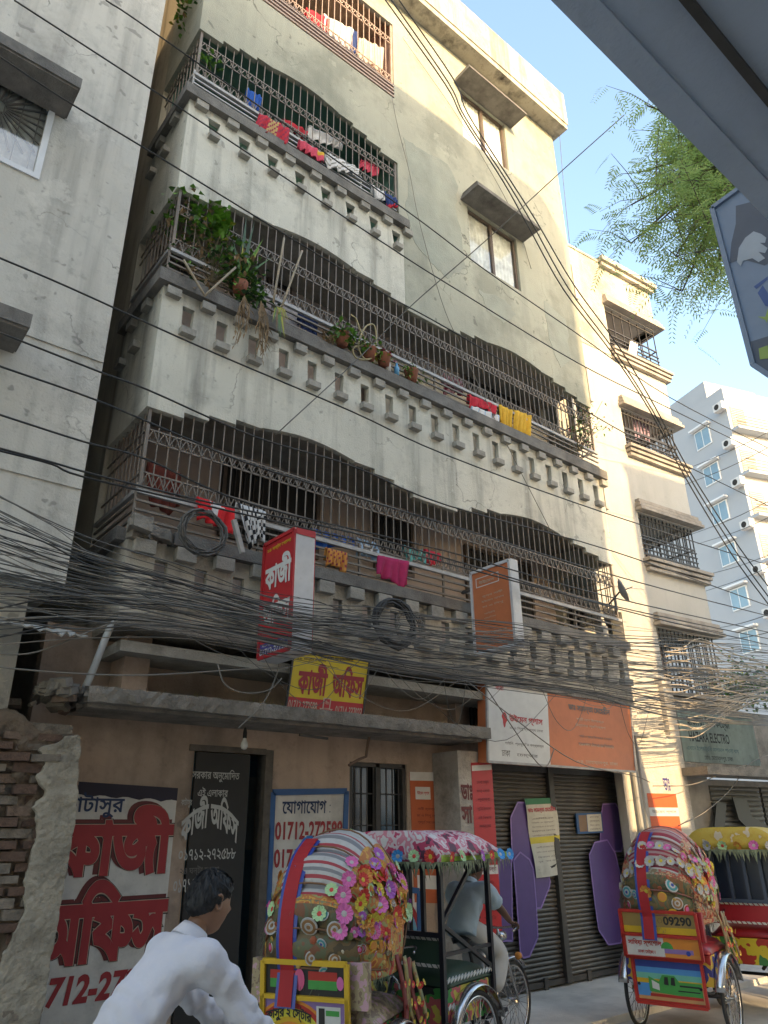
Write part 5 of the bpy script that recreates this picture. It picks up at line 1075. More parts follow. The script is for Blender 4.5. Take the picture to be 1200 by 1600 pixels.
for k, (dx, dy) in enumerate(((0, 0), (6, -5), (-5, 3))): cable([(x + dx * (1 + .5 * sin(i * 1.3 + k)), y + dy) for i, (x, y) in enumerate(DG)], -1.5 - .03 * k, .010, 0, ('middle', 'right hand', 'left hand')[k] + ' one of three thick cables slanting down from the cornice', 'slanting bundle of thick cables')
cable([(975, 180), (880, 265), (760, 375), (640, 480), (560, 560), (430, 680)], [-3.2, -2.6, -1.8, -.9, -.5, -.25], .007, 1, 'thin wire slanting from the neem tree down to the left')
cable([(612, 150), (622, 200), (640, 270), (655, 345), (690, 470), (722, 545), (790, 690), (862, 832)], -.05, .006, 2, 'thin wire sagging down the wall right of the green walled balcony')
cable([(874, 205), (880, 280), (890, 380)], .1, .006, 1, 'thin wire dropping from the right end of the cornice')
cable([(630, 60), (720, 190), (800, 330), (830, 420)], -.03, .006, 2, 'thin wire on the sunlit wall beside the upper windows')
for ci, (a, b, dy) in enumerate((((1058, 762), (1215, 692), 4), ((1060, 738), (1215, 668), 3), ((1072, 838), (1215, 776), 4), ((1090, 850), (1215, 802), 4), ((1090, 902), (1215, 862), 3), ((1098, 925), (1215, 880), 3), ((1100, 985), (1215, 955), 4), ((1105, 1000), (1215, 985), 4))):
    cable([a, ((a[0] + b[0]) / 2, (a[1] + b[1]) / 2 + dy), b], [1.0, -.5, -1.6], .007, 1, ('second', 'topmost', 'third', 'fourth', 'fifth', 'sixth', 'seventh', 'lowest')[ci] + ' of the cables rising to the right before the far white block', 'cables before the white block')
# the dense tangle at first floor height
r_ = random.Random(99)
def band_y(x, t):
    xs_ = [-10, 120, 250, 450, 600, 750, 900, 1000, 1100, 1215]; lo = [790, 850, 885, 940, 955, 975, 990, 1000, 1005, 1020]; hi = [990, 985, 985, 1020, 1050, 1068, 1085, 1110, 1115, 1125]
    return float(np.interp(x, xs_, lo)) * (1 - t) + float(np.interp(x, xs_, hi)) * t
seen_ = set()
for i in range(104):
    t = r_.choice([.12, .3, .42, .55, .6, .75, .9]) + r_.gauss(0, .05) if r_.random() < .7 else r_.uniform(0, 1); dt = r_.gauss(0, .22); Y0 = r_.uniform(-1.35, -.92); n = 9; x0 = -12 if r_.random() < .75 else r_.uniform(200, 800); x1 = 1215 if r_.random() < .75 else r_.uniform(500, 1100)
    if x1 - x0 < 300: x1 = 1215
    P_ = []
    for k in range(n):
        f = k / (n - 1); x = x0 + (x1 - x0) * f; tt = min(1.1, max(-.1, t + dt * (f - .5) * 2 + r_.gauss(0, .045))); y = band_y(x, tt) + r_.gauss(0, 1.5); P_.append((x, y))
    Yl = [Y0 + .05 * sin(k * 1.3 + i) for k in range(n)]
    rr = r_.choice([.0028, .003, .0035, .004, .005, .0065]); mk = r_.choices([0, 1, 2], [3, 5, 3])[0]; pos = lambda q: ('top', 'upper part', 'middle', 'lower part', 'bottom')[min(4, max(0, int(q * 5)))]
    lab = ('hair thin', 'thin', 'medium', 'stout', 'heavy', 'heaviest')[[.0028, .003, .0035, .004, .005, .0065].index(rr)] + ' ' + ('black', 'grey', 'dusty pale')[mk] + ' cable, ' + pos(t - dt) + ' of the tangle at left, ' + pos(t + dt) + ' at right'
    if lab not in seen_: seen_.add(lab); cable(P_, Yl, rr, mk, lab, 'cables of the dense tangle', 4)
for i in range(26):                                                     # loose drooping wires
    x0 = r_.uniform(230, 1000); w_ = r_.uniform(40, 260); y0 = band_y(x0, .9) + r_.uniform(-20, 10); y1 = band_y(min(1200, x0 + w_), .9) + r_.uniform(-20, 10); s = r_.uniform(15, 95)
    lab = ('short' if w_ < 100 else 'middling' if w_ < 180 else 'long') + (' shallow' if s < 45 else ' deep') + ' loop of loose wire drooping ' + ('left of the red box sign' if x0 < 400 else 'before the yellow sign' if x0 < 575 else 'before the first floor wall' if x0 < 740 else 'before the wide signboard' if x0 < 880 else 'by the sunlit pier')
    if lab not in seen_: seen_.add(lab); cable([(x0, y0), (x0 + w_ * .3, (y0 * .7 + y1 * .3) + s * .8), (x0 + w_ * .65, (y0 * .35 + y1 * .65) + s), (x0 + w_, y1)], r_.uniform(-1.0, -.88), .0032, r_.choice([1, 2, 2]),lab, 'loose drooping wires')
for px, lab in (([(-10, 1022), (60, 1018), (170, 975), (240, 955)], 'loose wire rising from the alley to the balcony corner'), ([(-10, 1042), (110, 1052), (230, 1055), (380, 1046), (450, 1044)], 'pale wire sagging over the alley mouth'), ([(340, 1038), (352, 1070), (385, 1083), (420, 1078), (440, 1060)], 'pale wire looping before the dark first floor wall'), ([(440, 1020), (430, 1060), (410, 1100), (372, 1138)], 'white wire running down to the light bulb'), ([(1060, 1290), (1100, 1270), (1140, 1235), (1170, 1195), (1200, 1180)], 'loose wire before the dark shop on the right'), ([(1020, 1228), (1080, 1226), (1130, 1208), (1165, 1195)], 'sunlit wire from the pier to the shop sign'), ([(760, 1075), (800, 1135), (838, 1190), (855, 1196), (866, 1170)], 'wire hanging across the white part of the signboard'), ([(700, 1040), (800, 1120), (900, 1190), (990, 1212), (1015, 1222)], 'wire slanting over the wide signboard')):
    cable(px, -.25, .007, 2, lab, 'single loose wires')
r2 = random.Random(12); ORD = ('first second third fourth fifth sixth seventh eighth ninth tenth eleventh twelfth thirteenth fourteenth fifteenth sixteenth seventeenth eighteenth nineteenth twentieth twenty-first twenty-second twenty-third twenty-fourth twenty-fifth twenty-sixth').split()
for i in range(26):                                                     # the bundle beside the pier, its sunlit look put into the cable colour
    y = 1010 + i * 5.6 + r2.uniform(-4, 4); cable([(1036 + r2.uniform(-8, 6), y), (1066, y + r2.uniform(-4, 6)), (1098 + r2.uniform(-6, 12), y + r2.uniform(-12, 8)), (1150, y * .6 + 420 + r2.uniform(-10, 8)), (1215, y * .3 + 740 + r2.uniform(-10, 10))], [-.35, -.38, -.42, -.5, -.6], .009, 3, 'cable painted sunlit pale, ' + ORD[i] + ' from the top in the fan beside the sunlit pier', 'cables fanning out at the pier', 4)
def coil(label, cx_, cy_, rad, Y, n, r, m_, seed, squash=.95):
    q = random.Random(seed); P_ = []
    c = at(cx_, cy_, Y); R_ = (at(cx_ + rad, cy_, Y) - c).length * .8
    for i in range(n * 14):
        a = 2 * pi * i / 14; k = 1 + .12 * sin(i * .37) + q.uniform(-.05, .05); P_.append(V((cos(a) * R_ * k, q.uniform(-.04, .04), sin(a) * R_ * k * squash)))
    e = MB().tube(P_, r, 5).build('cable_coil', m_, None, True); e.location = c; return tag(e, label, 'cable coil', 'coils of spare cable')
coil('large loose coil of spare wire hung below the red and white towel', 318, 832, 40, -.3, 13, .007, m_cab[1], 1)
coil('thick black cable coil in the tangle left of the orange box sign', 617, 974, 34, -.34, 9, .014, m_cab[0], 2)
coil('pale cable coil just right of the thick black coil', 640, 980, 24, -.3, 5, .008, m_cab[2], 3)
p = at(372, 838, -.33); tag(MB().bar((-.06, 0, .16), (.06, 0, -.16), .022).build('cable_bracket', m_rail), 'pale slanting metal bracket holding the large wire coil', 'bracket').location = p
# ------------------------------------------------------------------ cycle rickshaws
def patch(name, cols, scale=14, rough=.6):
    if name in MATS: return MATS[name]
    m = bpy.data.materials.new(name); MATS[name] = m; m.use_nodes = True; t = m.node_tree; N = t.nodes; L = t.links; b = N['Principled BSDF']; b.inputs['Roughness'].default_value = rough
    tc = N.new('ShaderNodeTexCoord'); nz = N.new('ShaderNodeTexNoise'); nz.inputs['Scale'].default_value = scale; nz.inputs['Detail'].default_value = 2; L.new(tc.outputs['Object'], nz.inputs['Vector'])
    r = N.new('ShaderNodeValToRGB'); r.color_ramp.interpolation = 'CONSTANT'; L.new(nz.outputs['Fac'], r.inputs[0]); n = len(cols)
    while len(r.color_ramp.elements) < n: r.color_ramp.elements.new(.5)
    for i, c in enumerate(cols): r.color_ramp.elements[i].position = 0 if i == 0 else .30 + .4 * i / n; r.color_ramp.elements[i].color = (*c, 1)
    L.new(r.outputs[0], b.inputs['Base Color']); return m
q_frame = flat('rickshaw_black', (.012, .013, .02), .4); q_chrome = mat('chrome', (.55, .55, .55), .22, .1, 8, metal=.95); q_tyre = flat('tyre_rubber', (.03, .03, .03), .85, dirt=.3, dcol=(.12, .11, .09)); q_seat = flat('seat_green', (.03, .07, .045), .5)
q_yel = flat('panel_yellow', (.60, .38, .02), .4); q_red = flat('panel_red', (.42, .03, .02), .4); q_grn = flat('panel_green', (.06, .30, .06), .4); q_wht = flat('panel_white', (.6, .6, .57), .4); q_sky = flat('panel_sky', (.08, .28, .60), .4); q_org = flat('panel_orange', (.62, .22, .03), .4); q_pur = flat('panel_purple', (.25, .16, .38), .4); q_blk = flat('panel_black', (.02, .02, .02), .4); q_blue = flat('panel_blue', (.03, .06, .30), .4); q_pink = flat('panel_pink', (.6, .10, .22), .4)
f_pink = flat('petal_pink', (.62, .14, .38), .6); f_green = flat('petal_pale_green', (.42, .62, .32), .6); f_blue = flat('petal_blue', (.05, .28, .65), .6); f_red = flat('petal_red', (.60, .05, .04), .6); f_white = flat('petal_white', (.46, .45, .43), .6, dirt=.25, dscale=12); f_org = flat('petal_orange', (.60, .25, .05), .6); f_yel = flat('petal_yellow', (.62, .50, .05), .6); f_violet = flat('petal_violet', (.38, .10, .45), .6)
q_olive = flat('fringe_olive', (.20, .23, .14), .9, scale=40, var=.3)
def flower_mesh(m_, m2, n=9):
    mb = MB()
    for i in range(n):
        a = 2 * pi * i / n; d = V((cos(a), sin(a), 0)); s = V((-sin(a), cos(a), 0)); mb.add([V((0, 0, .12)), d * .55 + s * .36 + V((0, 0, .22)), d * .95 + s * .25 + V((0, 0, .42)), d * 1.05 + V((0, 0, .34)), d * .95 - s * .25 + V((0, 0, .42)), d * .55 - s * .36 + V((0, 0, .22))], [(0, 1, 2, 3), (0, 3, 4, 5)], 0)
    mb.lathe([(.40, .17), (.30, .24), (.05, .26)], n=7, mi=1); return mb.mesh('flower', [m_, m2])
FLW = {k: flower_mesh(m_, m2) for k, m_, m2 in (('pink', f_pink, f_white), ('green', f_green, f_red), ('blue', f_blue, f_white), ('red', f_red, f_yel), ('white', f_white, f_yel), ('orange', f_org, f_yel), ('yellow', f_yel, f_red), ('violet', f_violet, f_white))}
def disc_mesh(ms):
    mb = MB()
    for i, (r, h) in enumerate(((1, .1), (.82, .16), (.5, .2), (.25, .24))[:len(ms)]): mb.lathe([(r, 0), (r, h), (r * .9, h + .04)], n=16, mi=i)
    return mb.mesh('disc', ms)
SEQ = []
d_tan = flat('disc_tan', (.28, .15, .06), .4)
DSC = {'cd': disc_mesh([f_white, d_tan, f_white, d_tan]), 'eye': disc_mesh([f_white, flat('disc_teal', (.05, .28, .30), .4), f_white, q_blue]), 'org': disc_mesh([q_yel, f_org]), 'rose': disc_mesh([f_white, q_red, f_pink])}
for m_ in (flat('sequin_gold', (.45, .28, .06), .3), flat('sequin_olive', (.16, .17, .06), .4), flat('sequin_rust', (.35, .09, .04), .4), flat('sequin_pale', (.5, .46, .36), .35)):
    q_ = MB(); q_.lathe([(1, 0), (.9, .25), (.4, .4)], n=7); SEQ.append(q_.mesh('sequin', m_))
def tri_wheel(par, loc, R_=.345):
    tm = MB(); N_ = 36
    def tor(mb, R1, r, nn=6, mi=0): mb.tube([(R1 * cos(2 * pi * i / N_), 0, R1 * sin(2 * pi * i / N_)) for i in range(N_ + 1)], r, nn, mi, False)
    tor(tm, R_ - .018, .02, 7); w_ = tm.build('wheel', q_tyre, par, True); w_.location = loc
    rm = MB(); tor(rm, R_ - .043, .011, 6); rm.build('rim', q_chrome, w_, True)
    sp = MB(); sp.lathe([(.02, -.05), (.035, -.04), (.02, -.02), (.02, .02), (.035, .04), (.02, .05)], (0, 0, 0), (0, 1, 0), 10)
    for i in range(28): a = 2 * pi * i / 28; sp.bar((.03 * cos(a + .6), .035 * (1 if i % 2 else -1), .03 * sin(a + .6)), ((R_ - .05) * cos(a), 0, (R_ - .05) * sin(a)), .0022)
    k = sp.build('spokes', q_chrome, w_); k['kind'] = 'stuff'; return w_
def guard(par, loc, a0, a1, R_=.40, wd=.055, m_=None):
    mb = MB(); n = 16
    def f(u, v_): a = a0 + (a1 - a0) * u; e = (v_ - .5) * 2; r = R_ - .02 * e * e; return (r * cos(a), e * wd, r * sin(a))
    mb.grid(f, n, 4); g_ = mb.build('mudguard', m_ or q_chrome, par, True, thick=.004); g_.location = loc
def base_rickshaw(o, frame_m, seat_m, side_m, wb=1.5):
    for y in (.47, -.47): tri_wheel(o, (0, y, .345)); guard(o, (0, y, .345), R(15), R(165))
    tri_wheel(o, (wb, 0, .345)); guard(o, (wb, 0, .345), R(40), R(170), .385, .03)
    mb = MB(); mb.tube([(0, -.5, .345), (0, .5, .345)], .018); mb.tube([(0, 0, .40), (.45, 0, .44), (wb - .62, 0, .34)], .02); mb.tube([(wb - .62, 0, .34), (wb - .82, 0, .95)], .016); mb.tube([(wb - .8, 0, .85), (wb - .22, 0, .92)], .017); mb.tube([(wb - .62, 0, .36), (wb - .2, 0, .78)], .017)
    for y in (.3, -.3): mb.tube([(-.35, y, .46), (.4, y, .46)], .02); mb.tube(catmull([(-.4, y, .46), (0, y, .37), (.38, y, .46)], 5), .014)
    mb.build('chassis', frame_m, o, True)
    mb = MB()
    for y in (.055, -.055): mb.tube([(wb, y, .345), (wb - .16, y * .8, .74), (wb - .2, 0, .80)], .013)
    mb.tube([(wb - .19, 0, .76), (wb - .24, 0, 1.0)], .014); mb.tube(catmull([(wb - .42, .27, 1.0), (wb - .3, .24, 1.03), (wb - .24, 0, 1.0), (wb - .3, -.24, 1.03), (wb - .42, -.27, 1.0)], 5), .011); mb.build('fork_and_handlebar', q_chrome, o, True)
    mb = MB(); mb.lathe([(.03, -.06), (.045, -.04), (.045, .04), (.01, .05)], (wb - .17, 0, .92), (1, 0, 0), 12); mb.build('lamp', q_chrome, o, True)
    for y in (.1, -.1): MB().lathe([(.02, -.03), (.035, -.02), (.03, .02), (.01, .03)], (wb - .02, y, .74), (1, 0, 0), 10).build('indicator', f_org, o, True)
    mb = MB(); mb.grid(lambda u, v_: (wb - .95 + .28 * u, (v_ - .5) * (.2 - .13 * u), 1.0 - .03 * (2 * v_ - 1) ** 2), 6, 6); mb.build('saddle', q_blk, o, True, thick=.05)
    mb = MB(); mb.lathe([(.085, -.006), (.095, 0), (.085, .006)], (wb - .62, .06, .345), (0, 1, 0), 20); mb.bar((wb - .62, .09, .345), (wb - .5, .09, .25), .008); mb.bar((wb - .62, -.09, .345), (wb - .74, -.09, .44), .008); mb.bar((wb - .5, .06, .25), (wb - .5, .16, .25), .015); mb.bar((wb - .74, -.16, .44), (wb - .74, -.06, .44), .015); mb.build('crank', q_chrome, o)
    mb = MB(); mb.box(-.36, -.42, .48, .34, .42, .74); mb.build('seat_box', side_m, o)
    mb = MB(); mb.grid(lambda u, v_: (-.36 + .74 * u, -.43 + .86 * v_, .76 + .10 * (1 - (2 * u - 1) ** 6) * (1 - (2 * v_ - 1) ** 8)), 10, 10); mb.build('seat_cushion', seat_m, o, True, thick=.03)
    mb = MB(); mb.box(.34, -.36, .42, .72, .36, .45); mb.box(.34, -.40, .45, .37, .40, .74); mb.build('footboard', frame_m, o)
def fringe(par, pts, l, m_=None, seed=1, n=11):
    r_ = random.Random(seed); mb = MB()
    for p, q in zip(pts[:-1], pts[1:]):
        p, q = V(p), V(q)
        for i in range(n):
            a = p + (q - p) * (i / n); b = p + (q - p) * ((i + 1.3) / n); d = V((r_.uniform(-.035, .035), r_.uniform(-.035, .035), -l * r_.uniform(.4, 1.5))); mb.add([a, b, (a + b) / 2 + d + V((.006, .004, 0)), (a + b) / 2 + d], [(0, 1, 2, 3)])
    f = mb.build('fringe', m_ or q_olive, par); f['kind'] = 'stuff'
def deco(par, me, p, n, s, spin=0):
    n = V(n) + V((rnd.gauss(0, .22), rnd.gauss(0, .22), rnd.gauss(0, .22))); s = s * rnd.uniform(.8, 1.15)
    o = link(me.name, me, par, p); o.rotation_euler = (V(n).to_track_quat('Z', 'Y') @ __import__('mathutils').Quaternion((0, 0, 1), spin)).to_euler(); o.scale = (s, s, s); return o
PVX, PVZ = .05, 1.03; HL = 122; HW = .46
def hoodP(th, s, off=0., sc=0.):
    r = float(np.interp(th, [-100, -90, -60, -30, 0, 30, 50], [.46, .50, .64, .80, .88, .88, .86])); k = abs(((th + 105) / 21.) % 1 - .5) * 2
    ph = pi * min(1, max(0, s)); W_ = HW; rho = (r - sc * k * k + off) * sin(ph) ** .80; y = (W_ + off) * (abs(cos(ph)) ** .88) * (1 if cos(ph) > 0 else -1); t = R(th)
    return V((PVX + rho * sin(t), y, PVZ + rho * cos(t)))
def hoodN(th, s):
    a = hoodP(th + 3, s) - hoodP(th - 3, s); b = hoodP(th, s + .02) - hoodP(th, s - .02); n = b.cross(a)
    n = n.normalized() if n.length > 1e-7 else V((0, 0, 1)); return n if n.dot(hoodP(th, s) - V((PVX, 0, PVZ))) > 0 else -n
def hooded(name, label, pos, hd, sty, seed, wb=1.5):
    r_ = random.Random(seed); o = thing(name, label, 'rickshaw', pos, hd, 'cycle rickshaws in the street')
    base_rickshaw(o, q_frame, sty['seat'], sty['side'], wb)
    mb = MB(); mb.box(-.42, -.42, .86, -.36, .42, 1.12); mb.build('seat_back', sty['seat'], o)
    # fabric hood
    NT = 84; TH = [-95 + HL * i / NT for i in range(NT + 1)]; n = 36
    mb = MB(); mb.grid(lambda u, v_: hoodP(-95 + HL * u, v_, 0, .05), NT, n); mi = []
    for j in range(n):
        for i in range(NT):
            th = TH[i]; s = (j + .5) / n
            if -48 < th < -8 and .33 < s < .67: c = [0, 2, 0, 1, 0, 0, 2, 2, 0, 1][i % 10]
            elif th >= -8 and .30 < s < .68: c = 3
            elif th < -52 and .24 < s < .76: c = 4
            else: c = 5
            mi.append(c)
    mb.mi = mi; mb.build('hood', [sty['s1'], sty['s2'], sty['s3'], sty['top'], sty['back'], sty['flank']], o, True, thick=.012)
    for k in range(7):
        th = -84 + 21 * k; MB().tube([hoodP(th, i / 20, .004) for i in range(21)], .007, 5).build('hood_rib', sty['rib'], o, True)
    def put_d(me, th, s, sz): deco(o, me, hoodP(th, s, .006), hoodN(th, s), sz, r_.uniform(0, 6))
    for th, s, k, sz in sty['discs']: put_d(DSC[k], th, s, sz)
    for th, s, k, sz in sty['flowers']: put_d(FLW[k], th, s, sz)
    for k in range(90):
        th_, s_ = r_.uniform(-92, 22), r_.choice([r_.uniform(.70, .94), r_.uniform(.06, .30), r_.uniform(.3, .7)])
        if .3 < s_ < .7 and th_ > -50: continue
        put_d(SEQ[k % 4], th_, s_, r_.uniform(.013, .026))
    # long ribbon down the back
    mb = MB(); sr = sty['ribbon']; P_ = [(-14 - 72 * i / 16) for i in range(17)]
    for j, (w_, c, of) in enumerate(((.075, 1, .016), (.05, 0, .022))):
        L_, R2 = [], []
        for th in P_: p = hoodP(th, sr, of); nn = hoodN(th, sr); L_.append(p + V((0, w_, 0))); R2.append(p - V((0, w_, 0)))
        e = hoodP(-86, sr, of); L_ += [V((e.x - .03, e.y + w_, .86 + .01 * j))]; R2 += [V((e.x - .03, e.y - w_, .86 + .01 * j))]
        for i in range(len(L_) - 1): mb.quad(L_[i], L_[i + 1], R2[i + 1], R2[i], c)
    mb.build('ribbon', [sty['rib_red'], q_blue], o)
    for edge, l in (([hoodP(-95 + HL, i / 24, .01) for i in range(2, 23)], .10), ([hoodP(-92, i / 24, .01) for i in range(2, 23)], .08), ([hoodP(-50, i / 24, .012) for i in range(1, 24)], .09), ([hoodP(-50 - 40 * i / 12, .20, .015) for i in range(13)], .07), ([hoodP(-40 - 50 * i / 12, .76, .015) for i in range(13)], .07), ([hoodP(20 - 100 * i / 20, .12, .015) for i in range(21)], .08)): fringe(o, edge, l, sty['fringe'], seed + len(edge) + int(l * 100))
    # side flaps
    for sg in (-1, 1):
        for k in range(6):
            x0 = -.05 + .085 * k; x1 = .10 + .075 * k; top = 1.12 - .02 * k; bot = .60 + .04 * (k % 2); mb = MB()
            mb.grid(lambda u, v_: (x0 * (1 - v_) + x1 * v_ + .07 * u, sg * (.465 + .03 * sin(v_ * 3 + k)), top + (bot - top) * v_ + .05 * abs(u - .5) * (v_ > .9)), 2, 6); mb.build('side_flap', sty['flap'][k % 2], o, True, thick=.006)
            if sg < 0:
                for v_ in (.35, .62, .9): deco(o, FLW['yellow' if k % 2 else 'red'], V((x0 * (1 - v_) + x1 * v_ + .035, -.475 - .03, top + (bot - top) * v_)), V((0, -1, 0)), .024)
    return o
# back panels: local frame on the rear of the body (u to the right seen from behind, v up)
def rear_frame(z0, x=-.44, lean=.08): return Frame((x, 0, z0), (0, -1, 0), (-lean, 0, 1))
def bord(mb, F, u0, v0, u1, v1, t, mi, w_=.012):
    for a, b in (((u0, v0), (u1, v0)), ((u1, v0), (u1, v1)), ((u1, v1), (u0, v1)), ((u0, v1), (u0, v0))): mb.bar(F.p(*a, w_), F.p(*b, w_), t, F.n, .012, mi)
def prect(mb, F, u0, v0, u1, v1, w_, mi): mb.quad(F.p(u0, v0, w_), F.p(u1, v0, w_), F.p(u1, v1, w_), F.p(u0, v1, w_), mi)
def arc(mb, F, cu, cv, r0, r1, a0, a1, w_, mi, n=16, ky=1.):
    for i in range(n):
        a, b = a0 + (a1 - a0) * i / n, a0 + (a1 - a0) * (i + 1) / n; mb.quad(*[F.p(cu + r * cos(t), cv + ky * r * sin(t), w_) for r, t in ((r0, a), (r1, a), (r1, b), (r0, b))], mi)
def slabbox(mb, F, u0, v0, u1, v1, mi=0):
    mb.add([F.p(u, v_, w_) for w_ in (-.02, 0) for u, v_ in ((u0, v0), (u1, v0), (u1, v1), (u0, v1))], [(3, 2, 1, 0), (4, 5, 6, 7), (0, 1, 5, 4), (1, 2, 6, 5), (2, 3, 7, 6), (3, 0, 4, 7)], mi)

# first rickshaw: nearest, yellow framed rainbow panel
FL1 = [(-62 + 9 * i, .655 + .012 * (i % 2), 'pink', .05 + .006 * (i % 3)) for i in range(5)] + [(-34 + 8 * i, .40 - .015 * i, 'blue', .045) for i in range(6)] + [(-50, .30, 'green', .05), (-56, .56, 'green', .06), (-44, .6, 'green', .05)]
r_ = random.Random(61)
FL1 += [(r_.uniform(-60, 45), r_.uniform(.72, .93), r_.choice(['orange', 'orange', 'yellow', 'green', 'red', 'pink', 'violet']), r_.uniform(.035, .06)) for _ in range(75)] + [(r_.uniform(-85, -20), r_.uniform(.08, .26), r_.choice(['green', 'pink', 'orange']), r_.uniform(.03, .05)) for _ in range(14)]
FL1 += [(22 + 6 * i, .90 - .01 * i, 'green', .065) for i in range(5)] + [(-8 + 12 * i, .80, 'pink', .06) for i in range(4)] + [(20 + 8 * i, .5 + .02 * i, 'green', .06) for i in range(3)]
DS1 = [(-62, .52, 'cd', .055), (-62, .63, 'cd', .055), (-70, .575, 'eye', .04), (-56, .575, 'eye', .036), (-78, .53, 'cd', .05), (-78, .63, 'cd', .05), (-86, .58, 'eye', .035), (-60, .32, 'cd', .05), (-72, .31, 'rose', .04), (-83, .33, 'cd', .045)] + [(r_.uniform(-70, 35), r_.uniform(.74, .9), r_.choice(['org', 'rose', 'cd', 'org']), r_.uniform(.025, .04)) for _ in range(46)]
ST1 = dict(seat=patch('seat_pattern_a', [(.22, .15, .10), (.35, .28, .16), (.5, .3, .35)], 18), side=patch('side_art_a', [(.02, .02, .02), (.05, .25, .05), (.5, .08, .05), (.02, .02, .02)], 7), s1=f_white, s2=flat('stripe_red', (.35, .04, .05), .6), s3=flat('stripe_grey', (.2, .2, .21), .6), top=flat('hood_white', (.50, .50, .48), .6, dirt=.3, dscale=6),
           back=patch('hood_back_a', [(.09, .07, .04), (.16, .11, .05), (.12, .13, .07), (.20, .08, .04)], 9), flank=patch('hood_flank_a', [(.40, .10, .03), (.55, .30, .05), (.45, .16, .04), (.30, .30, .10), (.45, .05, .03)], 12), rib=flat('rib_cord', (.20, .10, .05), .7), rib_red=flat('ribbon_red', (.36, .015, .02), .7), fringe=q_olive, flap=[flat('flap_maroon', (.20, .03, .025), .7), patch('flap_olive', [(.20, .20, .09), (.32, .25, .08), (.25, .10, .05)], 20)], discs=DS1, flowers=FL1, ribbon=.43)
P1 = atd(498, 1295, 5.35); RK1 = hooded('cycle_rickshaw', 'nearest rickshaw, white striped hood with pink flowers and yellow rainbow panel', (P1.x + .2, P1.y + .05, 0), R(30), ST1, 1, 1.35)
XS = .84
F = rear_frame(.66); F.ex = F.ex * XS; mb = MB(); slabbox(mb, F, -.36, 0, .36, .46); bo_ = mb.build('back_panel', q_blk, RK1)
mb = MB(); bord(mb, F, -.36, 0, .36, .46, .016, 0); bord(mb, F, -.36, 0, .36, .26, .013, 0); mb.build('panel_frame', q_yel, bo_)
mb = MB(); prect(mb, F, -.345, .012, .345, .25, .003, 0)
for r0, r1, mi in ((.0, .12, 1), (.12, .16, 2), (.16, .20, 3), (.20, .27, 4), (.27, .31, 5), (.31, .335, 2)): arc(mb, F, -.12, .012, r0, r1, 0, pi, .005, mi, 18, .70)
prect(mb, F, .08, .012, .345, .07, .006, 6); prect(mb, F, .10, .09, .30, .22, .007, 7); prect(mb, F, .12, .10, .17, .21, .009, 8); prect(mb, F, .18, .17, .29, .20, .009, 9); mb.build('painting', [q_pur, q_pur, q_org, q_yel, flat('panel_lemon', (.62, .55, .05), .4), q_red, q_grn, q_wht, q_blk, q_grn], bo_)
mb = MB(); letter(mb, F, 'কাসুর ২ েস্টার', (-.33, .10, .06, .19), 0, .03, .009, 0, .03); mb.build('lettering', q_blk, bo_)
mb = MB()
for u in (-.30, -.16, .03, .11, .19): prect(mb, F, u, .31, u + .085, .36, .004, 0); prect(mb, F, u, .36, u + .085, .41, .004, 1)
arc(mb, F, -.045, .36, 0, .045, 0, 2 * pi, .006, 2, 16, 1.4); arc(mb, F, .30, .35, 0, .03, 0, 2 * pi, .006, 3, 12, 1.3); mb.build('fruit_painting', [q_grn, q_red, q_pink, f_pink], bo_)['kind'] = 'stuff'
F = rear_frame(.30, -.40, 0); F.ex = F.ex * XS; mb = MB(); slabbox(mb, F, -.28, 0, .28, .35); b2 = mb.build('lower_panel', q_yel, RK1); mb = MB(); prect(mb, F, -.17, .02, .26, .31, .004, 0); prect(mb, F, -.17, .02, .26, .12, .006, 1); prect(mb, F, -.28, .0, -.19, .35, .004, 2)
for i in range(7): mb.add([F.p(.04, .10, .008), F.p(-.12 + i * .055, .24 + .04 * (i % 2), .008), F.p(-.09 + i * .055, .22 + .04 * (i % 2), .008)], [(0, 2, 1)], 1)
mb.build('painting', [flat('panel_lime', (.55, .6, .12), .4), q_grn, q_red], b2)

# second hooded rickshaw, at the right
r_ = random.Random(62)
FL3 = [(-50 + 1.5 * i, .20 + .06 * i, 'white', .05) for i in range(11)] + [(-30, .30 + .05 * i, 'white' if i % 2 else 'pink', .045) for i in range(9)] + [(-40 + 14 * i, .74 + .01 * i, 'white', .05) for i in range(6)] + [(r_.uniform(-50, 45), r_.uniform(.74, .93), r_.choice(['orange', 'red', 'white', 'pink', 'yellow', 'green']), r_.uniform(.03, .05)) for _ in range(70)] + [(-64, .47, 'orange', .07)]
DS3 = [(-62, .30, 'eye', .055), (-58, .62, 'eye', .06), (-74, .30, 'rose', .045), (-72, .64, 'cd', .055), (-82, .60, 'org', .06), (-68, .55, 'org', .05), (-84, .36, 'org', .05), (-66, .38, 'eye', .04), (-76, .70, 'rose', .045), (-86, .66, 'cd', .05)] + [(r_.uniform(-60, 40), r_.uniform(.74, .9), r_.choice(['org', 'rose', 'cd', 'eye']), r_.uniform(.025, .035)) for _ in range(22)]
